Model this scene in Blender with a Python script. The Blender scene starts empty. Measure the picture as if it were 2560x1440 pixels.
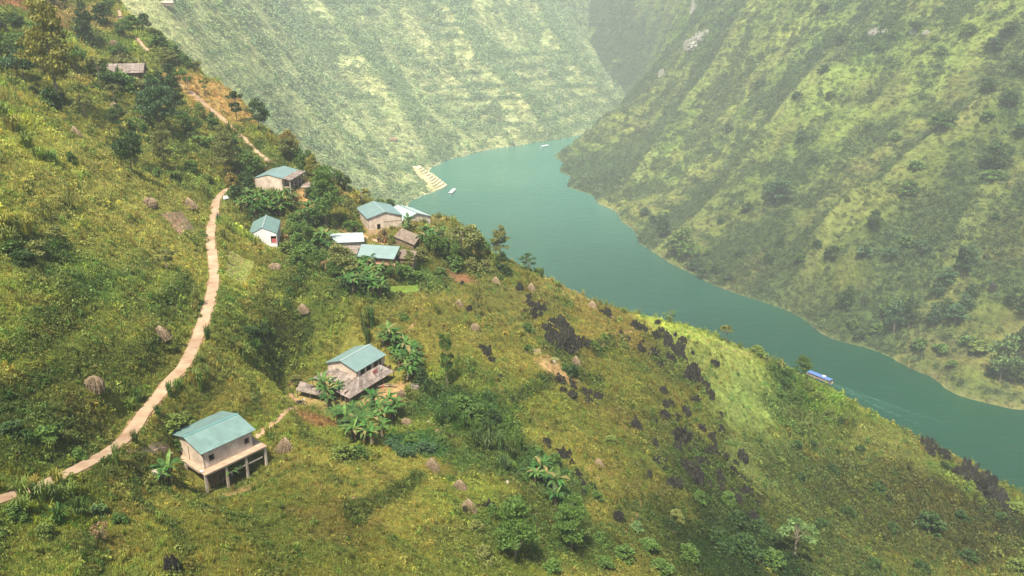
import bpy, math, random
import numpy as np
from mathutils import Vector, Matrix

random.seed(7)
RNG = np.random.default_rng(7)
C = bpy.context.scene.collection
SC = bpy.context.scene

# ------------------------------------------------------------------ camera
FOC = 2009.0            # focal length in photo pixels (2560 wide)
PITCH = math.radians(20)
CZ = 205.0              # camera height above the river
cam_d = bpy.data.cameras.new('camera')
cam = bpy.data.objects.new('camera', cam_d)
C.objects.link(cam)
cam.location = (0, 0, CZ)
cam.rotation_euler = (math.pi / 2 - PITCH, 0, 0)
cam_d.sensor_width = 36
cam_d.lens = 36 * FOC / 2560
cam_d.clip_start = 1
cam_d.clip_end = 12000
SC.camera = cam

# ------------------------------------------------------------------ light
SUN_AZ = math.atan2(-0.33, -0.94)      # direction to the sun, measured from +Y towards +X
SUN_EL = math.radians(62)
world = bpy.data.worlds.new('World')
SC.world = world
world.use_nodes = True
wn = world.node_tree.nodes
wn.clear()
sky = wn.new('ShaderNodeTexSky')
sky.sky_type = 'NISHITA'
sky.sun_disc = False
sky.sun_elevation = SUN_EL
sky.sun_rotation = SUN_AZ
sky.air_density = 1.0
sky.dust_density = 2.5
bg = wn.new('ShaderNodeBackground')
bg.inputs['Strength'].default_value = 0.105
wo = wn.new('ShaderNodeOutputWorld')
world.node_tree.links.new(sky.outputs[0], bg.inputs[0])
world.node_tree.links.new(bg.outputs[0], wo.inputs[0])
sun_d = bpy.data.lights.new('sun', 'SUN')
sun_d.energy = 5.0
sun_d.angle = math.radians(5)
sun_d.color = (1.0, 0.92, 0.77)
sun = bpy.data.objects.new('sun', sun_d)
C.objects.link(sun)
sd = Vector((math.sin(SUN_AZ) * math.cos(SUN_EL), math.cos(SUN_AZ) * math.cos(SUN_EL), math.sin(SUN_EL)))
sun.rotation_euler = sd.to_track_quat('Z', 'Y').to_euler()
sun.location = sd * 500
SC.view_settings.view_transform = 'Standard'
SC.view_settings.look = 'None'
SC.view_settings.gamma = 1
SC.view_settings.use_curve_mapping = False
SC.view_settings.exposure = 0.97
SC.cycles.max_bounces = 5
SC.cycles.diffuse_bounces = 2
SC.cycles.glossy_bounces = 2
SC.cycles.transmission_bounces = 2
SC.cycles.volume_bounces = 2
SC.cycles.transparent_max_bounces = 8
HAZE_DENSITY = 0.00022
HAZE_COLOR = (0.91, 1.0, 1.0)

# ------------------------------------------------------------------ maths
CP, SP = math.cos(PITCH), math.sin(PITCH)
CAM = np.array([0, 0, CZ])

def ray(px, py):
    u = (px - 1280) / FOC
    v = (py - 720) / FOC
    d = np.array([u, CP - v * SP, -SP - v * CP])
    return d / np.linalg.norm(d)

def at(px, py, d):
    return CAM + ray(px, py) * d

def atz(px, py, z):
    r = ray(px, py)
    return CAM + r * ((z - CZ) / r[2])

def proj(p):
    q = np.asarray(p, float) - CAM
    zf = q[..., 1] * CP - q[..., 2] * SP
    up = q[..., 1] * SP + q[..., 2] * CP
    return 1280 + FOC * q[..., 0] / zf, 720 - FOC * up / zf

def _hash(ix, iy, seed):
    h = (ix.astype(np.int64) * 374761393 + iy.astype(np.int64) * 668265263 + seed * 974634777) & 0xFFFFFFFF
    h = ((h ^ (h >> 13)) * 1274126177) & 0xFFFFFFFF
    h = (h ^ (h >> 16)) & 0xFFFFFF
    return h / float(0xFFFFFF)

def vnoise(x, y, seed=0):
    ix, iy = np.floor(x), np.floor(y)
    fx, fy = x - ix, y - iy
    fx = fx * fx * (3 - 2 * fx)
    fy = fy * fy * (3 - 2 * fy)
    a, b = _hash(ix, iy, seed), _hash(ix + 1, iy, seed)
    c, d = _hash(ix, iy + 1, seed), _hash(ix + 1, iy + 1, seed)
    return (a + (b - a) * fx) * (1 - fy) + (c + (d - c) * fx) * fy

def fbm(x, y, scale, octv=4, seed=0):
    x = np.asarray(x, float) / scale
    y = np.asarray(y, float) / scale
    s = 0; a = 1; t = 0
    for k in range(octv):
        xr = x * 0.8 - y * 0.6 + k * 17.3
        yr = x * 0.6 + y * 0.8 - k * 9.1
        s = s + a * (vnoise(xr, yr, seed + k) * 2 - 1)
        t += a
        a *= 0.5
        x = xr * 2.03
        y = yr * 2.03
    return s / t

def ss(a, b, x):
    t = np.clip((x - a) / (b - a), 0, 1)
    return t * t * (3 - 2 * t)

def blur(a, sig):
    r = int(3 * sig)
    if r < 1:
        return a
    k = np.exp(-0.5 * (np.arange(-r, r + 1) / sig) ** 2)
    k /= k.sum()
    for ax in (0, 1):
        p = np.pad(a, [(r, r) if i == ax else (0, 0) for i in (0, 1)], mode='edge')
        o = np.zeros_like(a)
        for i, w in enumerate(k):
            sl = [slice(None)] * 2
            sl[ax] = slice(i, i + a.shape[ax])
            o += w * p[tuple(sl)]
        a = o
    return a

class Height:
    """A height field z(x, y) on a regular grid."""
    def __init__(s, x0, x1, y0, y1, step):
        s.x0, s.y0, s.step = x0, y0, step
        s.nx, s.ny = int((x1 - x0) / step) + 1, int((y1 - y0) / step) + 1
        s.X, s.Y = np.meshgrid(x0 + np.arange(s.nx) * step, y0 + np.arange(s.ny) * step)
        s.Z = np.zeros_like(s.X)

    def fit(s, pts, coarse=4, sm=0.5):
        pts = np.array(pts, float)
        P, z = pts[:, :2], pts[:, 2]
        n = len(P)
        D = np.linalg.norm(P[:, None] - P[None], axis=2)
        A = np.zeros((n + 3, n + 3))
        A[:n, :n] = -D + 0 * np.eye(n)
        A[:n, :n] -= np.eye(n) * sm
        A[:n, n] = 1
        A[:n, n + 1:n + 3] = P
        A[n:, :n] = A[:n, n:].T
        w = np.linalg.solve(A, np.concatenate([z, [0, 0, 0]]))
        xs = s.X[::coarse, ::coarse]
        ys = s.Y[::coarse, ::coarse]
        zz = w[n] + w[n + 1] * xs + w[n + 2] * ys
        for i in range(n):
            zz = zz - w[i] * np.hypot(xs - P[i, 0], ys - P[i, 1])
        # bilinear upsample
        iy = np.arange(s.ny) / coarse
        ix = np.arange(s.nx) / coarse
        y0 = np.minimum(iy.astype(int), zz.shape[0] - 2)
        x0 = np.minimum(ix.astype(int), zz.shape[1] - 2)
        fy = (iy - y0)[:, None]
        fx = (ix - x0)[None]
        a = zz[np.ix_(y0, x0)]; b = zz[np.ix_(y0, x0 + 1)]
        c = zz[np.ix_(y0 + 1, x0)]; d = zz[np.ix_(y0 + 1, x0 + 1)]
        s.Z = (a * (1 - fx) + b * fx) * (1 - fy) + (c * (1 - fx) + d * fx) * fy

    def z(s, x, y):
        gx = np.clip((np.asarray(x, float) - s.x0) / s.step, 0, s.nx - 1.001)
        gy = np.clip((np.asarray(y, float) - s.y0) / s.step, 0, s.ny - 1.001)
        ix, iy = gx.astype(int), gy.astype(int)
        fx, fy = gx - ix, gy - iy
        Z = s.Z
        return (Z[iy, ix] * (1 - fx) + Z[iy, ix + 1] * fx) * (1 - fy) + (Z[iy + 1, ix] * (1 - fx) + Z[iy + 1, ix + 1] * fx) * fy

    def inside(s, x, y):
        return (x > s.x0) & (y > s.y0) & (x < s.x0 + (s.nx - 1) * s.step) & (y < s.y0 + (s.ny - 1) * s.step)

    def hit(s, px, py, t0=30, t1=3000, dt=None):
        r = ray(px, py)
        t = np.arange(t0, t1, dt or s.step * 0.4)
        p = CAM[None] + r[None] * t[:, None]
        ok = s.inside(p[:, 0], p[:, 1]) & (p[:, 2] < s.z(p[:, 0], p[:, 1]))
        if not ok.any():
            return None
        i = int(np.argmax(ok))
        if i == 0:
            return p[0]
        lo, hi = t[i - 1], t[i]
        for _ in range(12):
            m = (lo + hi) / 2
            q = CAM + r * m
            if q[2] < s.z(q[0], q[1]):
                hi = m
            else:
                lo = m
        return CAM + r * hi

# ------------------------------------------------------------------ materials
def new_mat(name):
    m = bpy.data.materials.new(name)
    m.use_nodes = True
    nt = m.node_tree
    nt.nodes.clear()
    out = nt.nodes.new('ShaderNodeOutputMaterial')
    b = nt.nodes.new('ShaderNodeBsdfPrincipled')
    nt.links.new(b.outputs[0], out.inputs[0])
    b.inputs['Specular IOR Level'].default_value = 0.25
    return m, nt, b

def N(nt, typ, **kw):
    n = nt.nodes.new(typ)
    for k, v in kw.items():
        if k in ('operation', 'blend_type', 'data_type', 'attribute_name', 'attribute_type', 'noise_dimensions', 'feature', 'wave_type', 'bands_direction', 'offset', 'squash'):
            setattr(n, k, v)
        else:
            n.inputs[k].default_value = v
    return n

def noise_fac(nt, scale, detail=4, rough=0.6, coord='Object', vec=None, lo=0.35, hi=0.65):
    if vec is None:
        tc = nt.nodes.new('ShaderNodeTexCoord')
        vec = tc.outputs[coord]
    n = N(nt, 'ShaderNodeTexNoise', Scale=scale, Detail=detail, Roughness=rough)
    nt.links.new(vec, n.inputs['Vector'])
    mr = N(nt, 'ShaderNodeMapRange')
    mr.inputs['From Min'].default_value = lo
    mr.inputs['From Max'].default_value = hi
    nt.links.new(n.outputs['Fac'], mr.inputs['Value'])
    return mr.outputs[0]

def mixc(nt, fac, a, b, typ='MIX'):
    m = nt.nodes.new('ShaderNodeMix')
    m.data_type = 'RGBA'
    m.blend_type = typ
    m.clamp_result = False
    for s, v in ((0, fac), (6, a), (7, b)):
        if isinstance(v, (int, float)):
            m.inputs[s].default_value = v
        elif isinstance(v, (tuple, list)):
            m.inputs[s].default_value = tuple(v) + (1,) if len(v) == 3 else v
        else:
            nt.links.new(v, m.inputs[s])
    return m.outputs[2]

def add_bump(nt, b, height, strength=0.4, dist=0.1):
    bp = N(nt, 'ShaderNodeBump', Strength=strength, Distance=dist)
    nt.links.new(height, bp.inputs['Height'])
    nt.links.new(bp.outputs[0], b.inputs['Normal'])

def simple_mat(name, col, rough=0.8, var=0.25, scale=3.0, dark=None, spec=0.25, bump=0.0, metal=0.0, coord='Object', rnd=0.15):
    """A colour mottled by noise, with a small change per object."""
    m, nt, b = new_mat(name)
    d = dark or tuple(c * (1 - var * 1.6) for c in col)
    f = noise_fac(nt, scale, 5, 0.65, coord)
    c = mixc(nt, f, d, col)
    oi = nt.nodes.new('ShaderNodeObjectInfo')
    mr = N(nt, 'ShaderNodeMapRange')
    mr.inputs['To Min'].default_value = 1 - rnd
    mr.inputs['To Max'].default_value = 1 + rnd
    nt.links.new(oi.outputs['Random'], mr.inputs['Value'])
    sc = N(nt, 'ShaderNodeVectorMath', operation='SCALE')
    nt.links.new(c, sc.inputs[0])
    nt.links.new(mr.outputs[0], sc.inputs['Scale'])
    nt.links.new(sc.outputs[0], b.inputs['Base Color'])
    b.inputs['Roughness'].default_value = rough
    b.inputs['Specular IOR Level'].default_value = spec
    b.inputs['Metallic'].default_value = metal
    if bump:
        add_bump(nt, b, f, bump, 0.05)
    return m

def leaf_mat(name, source='INSTANCER', attr='tint', trans=0.25, rough=0.6, spec=0.3):
    """Foliage whose colour comes with each plant; light shines a little through."""
    m = bpy.data.materials.new(name)
    m.use_nodes = True
    nt = m.node_tree
    nt.nodes.clear()
    out = nt.nodes.new('ShaderNodeOutputMaterial')
    b = nt.nodes.new('ShaderNodeBsdfPrincipled')
    b.inputs['Roughness'].default_value = rough
    b.inputs['Specular IOR Level'].default_value = spec
    t = nt.nodes.new('ShaderNodeBsdfTranslucent')
    mx = nt.nodes.new('ShaderNodeMixShader')
    mx.inputs[0].default_value = trans
    if source == 'OBJECT':
        a = nt.nodes.new('ShaderNodeObjectInfo')
        col = a.outputs['Color']
    else:
        a = N(nt, 'ShaderNodeAttribute', attribute_name=attr, attribute_type=source)
        col = a.outputs['Color']
    g = N(nt, 'ShaderNodeNewGeometry')
    mr = N(nt, 'ShaderNodeMapRange')
    mr.inputs['To Min'].default_value = 0.7
    mr.inputs['To Max'].default_value = 1.3
    nt.links.new(g.outputs['Random Per Island'], mr.inputs['Value'])
    sc = N(nt, 'ShaderNodeVectorMath', operation='SCALE')
    nt.links.new(col, sc.inputs[0])
    nt.links.new(mr.outputs[0], sc.inputs['Scale'])
    nt.links.new(sc.outputs[0], b.inputs['Base Color'])
    tint = mixc(nt, 1.0, sc.outputs[0], (1.0, 1.05, 0.6), 'MULTIPLY')
    nt.links.new(tint, t.inputs['Color'])
    nt.links.new(b.outputs[0], mx.inputs[1])
    nt.links.new(t.outputs[0], mx.inputs[2])
    nt.links.new(mx.outputs[0], out.inputs[0])
    return m

def ground_mat(name, fine=1.0):
    m, nt, b = new_mat(name)
    a = N(nt, 'ShaderNodeAttribute', attribute_name='tint', attribute_type='GEOMETRY')
    tc = nt.nodes.new('ShaderNodeTexCoord')
    f1 = noise_fac(nt, 0.9 / fine, 6, 0.7, vec=tc.outputs['Object'], lo=0.3, hi=0.7)
    f2 = noise_fac(nt, 0.12 / fine, 5, 0.65, vec=tc.outputs['Object'], lo=0.35, hi=0.65)
    c = mixc(nt, f1, (0.55, 0.55, 0.5), (1.35, 1.35, 1.3))
    c2 = mixc(nt, f2, (0.8, 0.88, 0.8), (1.2, 1.12, 1.15))
    r = mixc(nt, 1.0, a.outputs['Color'], c, 'MULTIPLY')
    r = mixc(nt, 1.0, r, c2, 'MULTIPLY')
    nt.links.new(r, b.inputs['Base Color'])
    b.inputs['Roughness'].default_value = 0.95
    b.inputs['Specular IOR Level'].default_value = 0.1
    add_bump(nt, b, f1, 0.8, 0.5 * fine)
    return m

M = {}
M['ground_near'] = ground_mat('hillside_soil', 1.0)
M['ground_far'] = ground_mat('mountain_ground', 5.0)
M['tuft'] = leaf_mat('undergrowth_leaves', 'INSTANCER')
M['crown'] = leaf_mat('tree_leaves', 'OBJECT')
M['banana'] = leaf_mat('banana_leaves', 'OBJECT', trans=0.25, rough=0.6, spec=0.2)
M['bark'] = simple_mat('bark', (0.22, 0.18, 0.13), 0.9, 0.3, 4)
M['stem'] = simple_mat('banana_stem', (0.13, 0.12, 0.06), 0.8, 0.4, 3, dark=(0.10, 0.055, 0.035))
M['straw'] = simple_mat('dry_corn_stalks', (0.31, 0.235, 0.145), 0.9, 0.35, 6, dark=(0.10, 0.065, 0.04), bump=0.3)
M['straw_top'] = simple_mat('pale_straw', (0.42, 0.32, 0.21), 0.9, 0.25, 6)
M['rock'] = None

M['teal'] = simple_mat('painted_roof_sheet', (0.125, 0.205, 0.185), 0.6, 0.16, 0.9, spec=0.45, rnd=0.06)
M['teal_pale'] = simple_mat('weathered_pale_roof_sheet', (0.33, 0.40, 0.37), 0.5, 0.10, 0.5, spec=0.45, rnd=0.04)
M['teal_mid'] = simple_mat('pale_green_roof_sheet', (0.20, 0.28, 0.255), 0.5, 0.10, 0.5, spec=0.45, rnd=0.05)
M['teal_grey'] = simple_mat('weathered_roof_sheet', (0.14, 0.215, 0.20), 0.55, 0.10, 0.5, spec=0.45, rnd=0.05)
M['ridge_cap'] = simple_mat('ridge_cap_metal', (0.30, 0.38, 0.36), 0.4, 0.1, 1, spec=0.45)
M['cap_dark'] = simple_mat('ridge_seam_metal', (0.10, 0.22, 0.21), 0.5, 0.1, 1, spec=0.4)
M['tile'] = simple_mat('fibre_cement_sheet', (0.25, 0.205, 0.17), 0.9, 0.3, 1.6, dark=(0.12, 0.095, 0.085), bump=0.3, rnd=0.3)
M['thatch'] = simple_mat('old_thatch', (0.24, 0.185, 0.14), 0.95, 0.3, 3, dark=(0.11, 0.085, 0.065), bump=0.5)
M['redtile'] = simple_mat('clay_tile', (0.36, 0.19, 0.125), 0.9, 0.3, 3, bump=0.4, rnd=0.25)
M['concrete'] = simple_mat('bare_concrete', (0.46, 0.39, 0.31), 0.9, 0.2, 1.2, bump=0.2)
M['slab'] = simple_mat('concrete_floor_slab', (0.34, 0.255, 0.175), 0.9, 0.3, 1.0, dark=(0.24, 0.16, 0.11))
M['white'] = simple_mat('white_limewash', (0.82, 0.79, 0.77), 0.85, 0.12, 0.8)
M['wood'] = simple_mat('weathered_wood', (0.22, 0.15, 0.10), 0.9, 0.3, 5)
M['dark'] = simple_mat('interior_shade', (0.02, 0.018, 0.018), 0.9, 0.2, 2)
M['road'] = simple_mat('concrete_road', (0.37, 0.275, 0.180), 0.92, 0.18, 0.35, dark=(0.24, 0.15, 0.09), rnd=0.03, bump=0.1)
M['dirt'] = simple_mat('bare_earth', (0.36, 0.22, 0.13), 0.95, 0.3, 0.8, dark=(0.21, 0.11, 0.06), rnd=0.03, bump=0.3)
M['sand'] = simple_mat('yard_earth', (0.48, 0.32, 0.20), 0.95, 0.3, 0.5, dark=(0.30, 0.17, 0.10), rnd=0.05)
M['black'] = simple_mat('black_rubber_and_metal', (0.03, 0.03, 0.035), 0.5, 0.2, 4)
M['blue'] = simple_mat('blue_boat_roof', (0.07, 0.14, 0.33), 0.5, 0.12, 0.7, spec=0.4)
M['hull'] = simple_mat('boat_hull_paint', (0.55, 0.38, 0.32), 0.6, 0.2, 1.5)
M['pale'] = simple_mat('pale_boat_paint', (0.60, 0.62, 0.62), 0.5, 0.1, 1.0)
M['orange'] = simple_mat('orange_cloth', (0.55, 0.17, 0.06), 0.9, 0.2, 4)
M['red'] = simple_mat('red_cloth', (0.45, 0.10, 0.10), 0.9, 0.2, 4)
M['skin'] = simple_mat('skin', (0.32, 0.19, 0.13), 0.7, 0.1, 4)
M['tarp'] = simple_mat('white_tarpaulin', (0.82, 0.80, 0.80), 0.6, 0.08, 1.0)
M['shore'] = simple_mat('pale_shore_earth', (0.36, 0.27, 0.16), 0.95, 0.3, 0.12, dark=(0.20, 0.15, 0.08))
M['terrace'] = simple_mat('terrace_earth', (0.60, 0.50, 0.30), 0.95, 0.12, 0.15, dark=(0.50, 0.46, 0.24), rnd=0.08)

def block_wall_mat():
    m, nt, b = new_mat('concrete_block_wall')
    tc = nt.nodes.new('ShaderNodeTexCoord')
    g = N(nt, 'ShaderNodeNewGeometry')
    # horizontal coordinate along the wall: x + y of the house's own axes, vertical: z
    sx = N(nt, 'ShaderNodeSeparateXYZ')
    nt.links.new(tc.outputs['Object'], sx.inputs[0])
    ad = N(nt, 'ShaderNodeMath', operation='ADD')
    nt.links.new(sx.outputs[0], ad.inputs[0])
    nt.links.new(sx.outputs[1], ad.inputs[1])
    cx = N(nt, 'ShaderNodeCombineXYZ')
    nt.links.new(ad.outputs[0], cx.inputs[0])
    nt.links.new(sx.outputs[2], cx.inputs[1])
    br = N(nt, 'ShaderNodeTexBrick')
    br.inputs['Scale'].default_value = 1.0
    br.inputs['Brick Width'].default_value = 0.40
    br.inputs['Row Height'].default_value = 0.19
    br.inputs['Mortar Size'].default_value = 0.012
    br.inputs['Color1'].default_value = (0.62, 0.52, 0.42, 1)
    br.inputs['Color2'].default_value = (0.54, 0.45, 0.365, 1)
    br.inputs['Mortar'].default_value = (0.46, 0.38, 0.31, 1)
    nt.links.new(cx.outputs[0], br.inputs['Vector'])
    f = noise_fac(nt, 0.8, 5, 0.6, lo=0.3, hi=0.7)
    c = mixc(nt, f, (0.60, 0.57, 0.54), (1.15, 1.13, 1.1))
    r = mixc(nt, 1.0, br.outputs[0], c, 'MULTIPLY')
    nt.links.new(r, b.inputs['Base Color'])
    b.inputs['Roughness'].default_value = 0.92
    add_bump(nt, b, br.outputs['Fac'], -0.5, 0.03)
    return m
M['block'] = block_wall_mat()

def rock_mat():
    m, nt, b = new_mat('dark_karst_rock')
    f = noise_fac(nt, 1.6, 6, 0.7, lo=0.3, hi=0.7)
    g = noise_fac(nt, 6.0, 5, 0.7, lo=0.4, hi=0.7)
    c = mixc(nt, f, (0.004, 0.003, 0.002), (0.014, 0.012, 0.010))
    c = mixc(nt, g, c, (0.050, 0.046, 0.040))  # grey of sunlit faces mottled into the colour
    n = N(nt, 'ShaderNodeNewGeometry')
    s = N(nt, 'ShaderNodeSeparateXYZ')
    nt.links.new(n.outputs['Normal'], s.inputs[0])
    h = noise_fac(nt, 2.5, 4, 0.6, lo=0.45, hi=0.6)
    mm = N(nt, 'ShaderNodeMath', operation='MULTIPLY')
    nt.links.new(h, mm.inputs[0])
    mr = N(nt, 'ShaderNodeMapRange')
    mr.inputs['From Min'].default_value = 0.3
    mr.inputs['From Max'].default_value = 0.75
    nt.links.new(s.outputs[2], mr.inputs['Value'])
    nt.links.new(mr.outputs[0], mm.inputs[1])
    c = mixc(nt, mm.outputs[0], c, (0.045, 0.055, 0.012))      # moss on top
    nt.links.new(c, b.inputs['Base Color'])
    b.inputs['Roughness'].default_value = 0.9
    add_bump(nt, b, g, 0.8, 0.15)
    return m
M['rock'] = rock_mat()
M['cliff'] = simple_mat('pale_limestone', (0.36, 0.33, 0.28), 0.95, 0.3, 0.25, dark=(0.10, 0.11, 0.08))

def water_mat():
    m, nt, b = new_mat('river_water')
    tc = nt.nodes.new('ShaderNodeTexCoord')
    mp = N(nt, 'ShaderNodeMapping')
    mp.inputs['Rotation'].default_value = (0, 0, math.radians(-25))
    mp.inputs['Scale'].default_value = (1, 1.9, 1)
    nt.links.new(tc.outputs['Object'], mp.inputs[0])
    big = noise_fac(nt, 0.006, 4, 0.55, vec=tc.outputs['Object'], lo=0.35, hi=0.65)
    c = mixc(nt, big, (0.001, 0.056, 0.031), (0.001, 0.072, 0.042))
    # far haze and sky sheen painted in: dark near reach, pale far reach
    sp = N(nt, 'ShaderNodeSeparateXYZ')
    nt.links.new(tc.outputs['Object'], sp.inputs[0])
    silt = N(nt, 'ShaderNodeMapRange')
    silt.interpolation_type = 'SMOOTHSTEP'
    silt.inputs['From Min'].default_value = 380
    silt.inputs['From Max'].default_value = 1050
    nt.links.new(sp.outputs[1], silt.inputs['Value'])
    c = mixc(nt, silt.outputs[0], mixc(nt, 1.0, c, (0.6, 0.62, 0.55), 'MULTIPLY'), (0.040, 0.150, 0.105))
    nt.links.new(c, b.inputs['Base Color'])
    b.inputs['IOR'].default_value = 1.33
    b.inputs['Specular IOR Level'].default_value = 0.5
    n1 = N(nt, 'ShaderNodeTexNoise', Scale=0.32, Detail=5, Roughness=0.62)
    n2 = N(nt, 'ShaderNodeTexNoise', Scale=0.07, Detail=3, Roughness=0.5)
    nt.links.new(mp.outputs[0], n1.inputs['Vector'])
    nt.links.new(mp.outputs[0], n2.inputs['Vector'])
    wind = noise_fac(nt, 0.0045, 3, 0.5, vec=tc.outputs['Object'], lo=0.4, hi=0.6)
    ad = N(nt, 'ShaderNodeMath', operation='MULTIPLY_ADD')
    nt.links.new(n2.outputs['Fac'], ad.inputs[0])
    ad.inputs[1].default_value = 1.5
    nt.links.new(n1.outputs['Fac'], ad.inputs[2])
    bp = N(nt, 'ShaderNodeBump', Distance=2.2)
    mr = N(nt, 'ShaderNodeMapRange')
    mr.inputs['To Min'].default_value = 0.3
    mr.inputs['To Max'].default_value = 0.8
    nt.links.new(wind, mr.inputs['Value'])
    nt.links.new(mr.outputs[0], bp.inputs['Strength'])
    nt.links.new(ad.outputs[0], bp.inputs['Height'])
    nt.links.new(bp.outputs[0], b.inputs['Normal'])
    mr2 = N(nt, 'ShaderNodeMapRange')
    mr2.inputs['To Min'].default_value = 0.12
    mr2.inputs['To Max'].default_value = 0.25
    nt.links.new(wind, mr2.inputs['Value'])
    nt.links.new(mr2.outputs[0], b.inputs['Roughness'])
    return m
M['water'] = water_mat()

# ------------------------------------------------------------------ object helpers
class MB:
    """collects vertices and faces, builds ONE mesh"""
    def __init__(s):
        s.v = []; s.f = []
    def add(s, vs, fs):
        o = len(s.v)
        s.v += [tuple(map(float, v)) for v in vs]
        s.f += [tuple(i + o for i in f) for f in fs]
    def box(s, c, h, rz=0.0, M3=None):
        cx, cy, cz = c
        hx, hy, hz = h
        ca, sa = math.cos(rz), math.sin(rz)
        vs = []
        for dz in (-hz, hz):
            for dx, dy in ((-hx, -hy), (hx, -hy), (hx, hy), (-hx, hy)):
                vs.append((cx + dx * ca - dy * sa, cy + dx * sa + dy * ca, cz + dz))
        s.add(vs, [(0, 3, 2, 1), (4, 5, 6, 7), (0, 1, 5, 4), (1, 2, 6, 5), (2, 3, 7, 6), (3, 0, 4, 7)])
    def tube(s, pts, rad, n=6, cap=True):
        pts = [Vector(p) for p in pts]
        if isinstance(rad, (int, float)):
            rad = [rad] * len(pts)
        rings = []
        for i, p in enumerate(pts):
            d = (pts[min(i + 1, len(pts) - 1)] - pts[max(i - 1, 0)])
            if d.length < 1e-6:
                d = Vector((0, 0, 1))
            q = d.to_track_quat('Z', 'X')
            rings.append([p + q @ Vector((math.cos(t) * rad[i], math.sin(t) * rad[i], 0)) for t in [2 * math.pi * k / n for k in range(n)]])
        vs = [v for r in rings for v in r]
        fs = []
        for i in range(len(pts) - 1):
            for k in range(n):
                a, b = i * n + k, i * n + (k + 1) % n
                fs.append((a, b, b + n, a + n))
        if cap:
            fs.append(tuple(reversed(range(n))))
            fs.append(tuple(range((len(pts) - 1) * n, len(pts) * n)))
        s.add(vs, fs)
    def quad(s, a, b, c, d):
        s.add([a, b, c, d], [(0, 1, 2, 3)])
    def slab(s, quad, t):
        """a quad with thickness t below it"""
        q = [Vector(p) for p in quad]
        n = (q[1] - q[0]).cross(q[3] - q[0])
        n.normalize()
        if n.z < 0:
            n = -n
        lo = [p - n * t for p in q]
        s.add(q + lo, [(0, 1, 2, 3), (7, 6, 5, 4), (0, 4, 5, 1), (1, 5, 6, 2), (2, 6, 7, 3), (3, 7, 4, 0)])
    def mesh(s, name):
        me = bpy.data.meshes.new(name)
        me.from_pydata(s.v, [], s.f)
        me.validate()
        me.update()
        return me

def put(name, me, mat=None, parent=None, loc=(0, 0, 0), rot=(0, 0, 0), scale=None, color=None):
    if isinstance(me, MB):
        me = me.mesh(name)
    o = bpy.data.objects.new(name, me)
    if mat is not None and not me.materials:
        me.materials.append(mat)
    C.objects.link(o)
    if parent is not None:
        o.parent = parent
    o.location = loc
    o.rotation_euler = rot
    if scale is not None:
        o.scale = scale if not isinstance(scale, (int, float)) else (scale,) * 3
    if color:
        o.color = tuple(color) + (1,)
    return o

def tag(o, label=None, cat=None, group=None, kind=None):
    if label: o['label'] = label
    if cat: o['category'] = cat
    if group: o['group'] = group
    if kind: o['kind'] = kind
    return o

def thing(name, label, cat, loc=(0, 0, 0), rz=0.0, group=None, scale=1.0):
    o = bpy.data.objects.new(name, None)
    C.objects.link(o)
    o.location = loc
    o.rotation_euler = (0, 0, rz)
    o.scale = (scale,) * 3
    o.empty_display_size = 0.5
    return tag(o, label, cat, group)

def copy_tree(root, loc, rz, scale, label, group, color=None, name=None):
    r = root.copy()
    C.objects.link(r)
    r.location = loc
    r.rotation_euler = (0, 0, rz)
    r.scale = (scale,) * 3 if isinstance(scale, (int, float)) else scale
    r['label'] = label
    if group:
        r['group'] = group
    if color and r.type == 'MESH':
        r.color = tuple(color) + (1,)
    for ch in PROTO_CH.get(root.name, ()):
        c = ch.copy()
        C.objects.link(c)
        c.parent = r
        if color and ch.get('leafy'):
            c.color = tuple(color) + (1,)
    return r
PROTO_CH = {}

def mesh_np(name, verts, faces4, mat, tint=None, smooth=True):
    """fast mesh from numpy arrays of vertices and quads"""
    me = bpy.data.meshes.new(name)
    nv, nf = len(verts), len(faces4)
    me.vertices.add(nv)
    me.vertices.foreach_set('co', np.asarray(verts, np.float32).ravel())
    me.loops.add(nf * 4)
    me.loops.foreach_set('vertex_index', np.asarray(faces4, np.int32).ravel())
    me.polygons.add(nf)
    me.polygons.foreach_set('loop_start', np.arange(0, nf * 4, 4, dtype=np.int32))
    me.polygons.foreach_set('loop_total', np.full(nf, 4, np.int32))
    if smooth:
        me.polygons.foreach_set('use_smooth', np.ones(nf, bool))
    me.update(calc_edges=True)
    if tint is not None:
        at_ = me.attributes.new('tint', 'FLOAT_COLOR', 'POINT')
        c = np.ones((nv, 4), np.float32)
        c[:, :3] = tint
        at_.data.foreach_set('color', c.ravel())
    me.materials.append(mat)
    return me

def grid_mesh(name, H, mat, tint, keep=None):
    idx = np.arange(H.nx * H.ny).reshape(H.ny, H.nx)
    q = np.stack([idx[:-1, :-1], idx[:-1, 1:], idx[1:, 1:], idx[1:, :-1]], -1).reshape(-1, 4)
    v = np.stack([H.X, H.Y, H.Z], -1).reshape(-1, 3)
    if keep is not None:
        k = keep.reshape(-1)
        q = q[k[q].any(1)]
        used = np.zeros(len(v), bool)
        used[q.ravel()] = True
        remap = np.cumsum(used) - 1
        v = v[used]
        q = remap[q]
        tint = tint.reshape(-1, 3)[used]
    return mesh_np(name, v, q, mat, tint.reshape(-1, 3))

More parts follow.
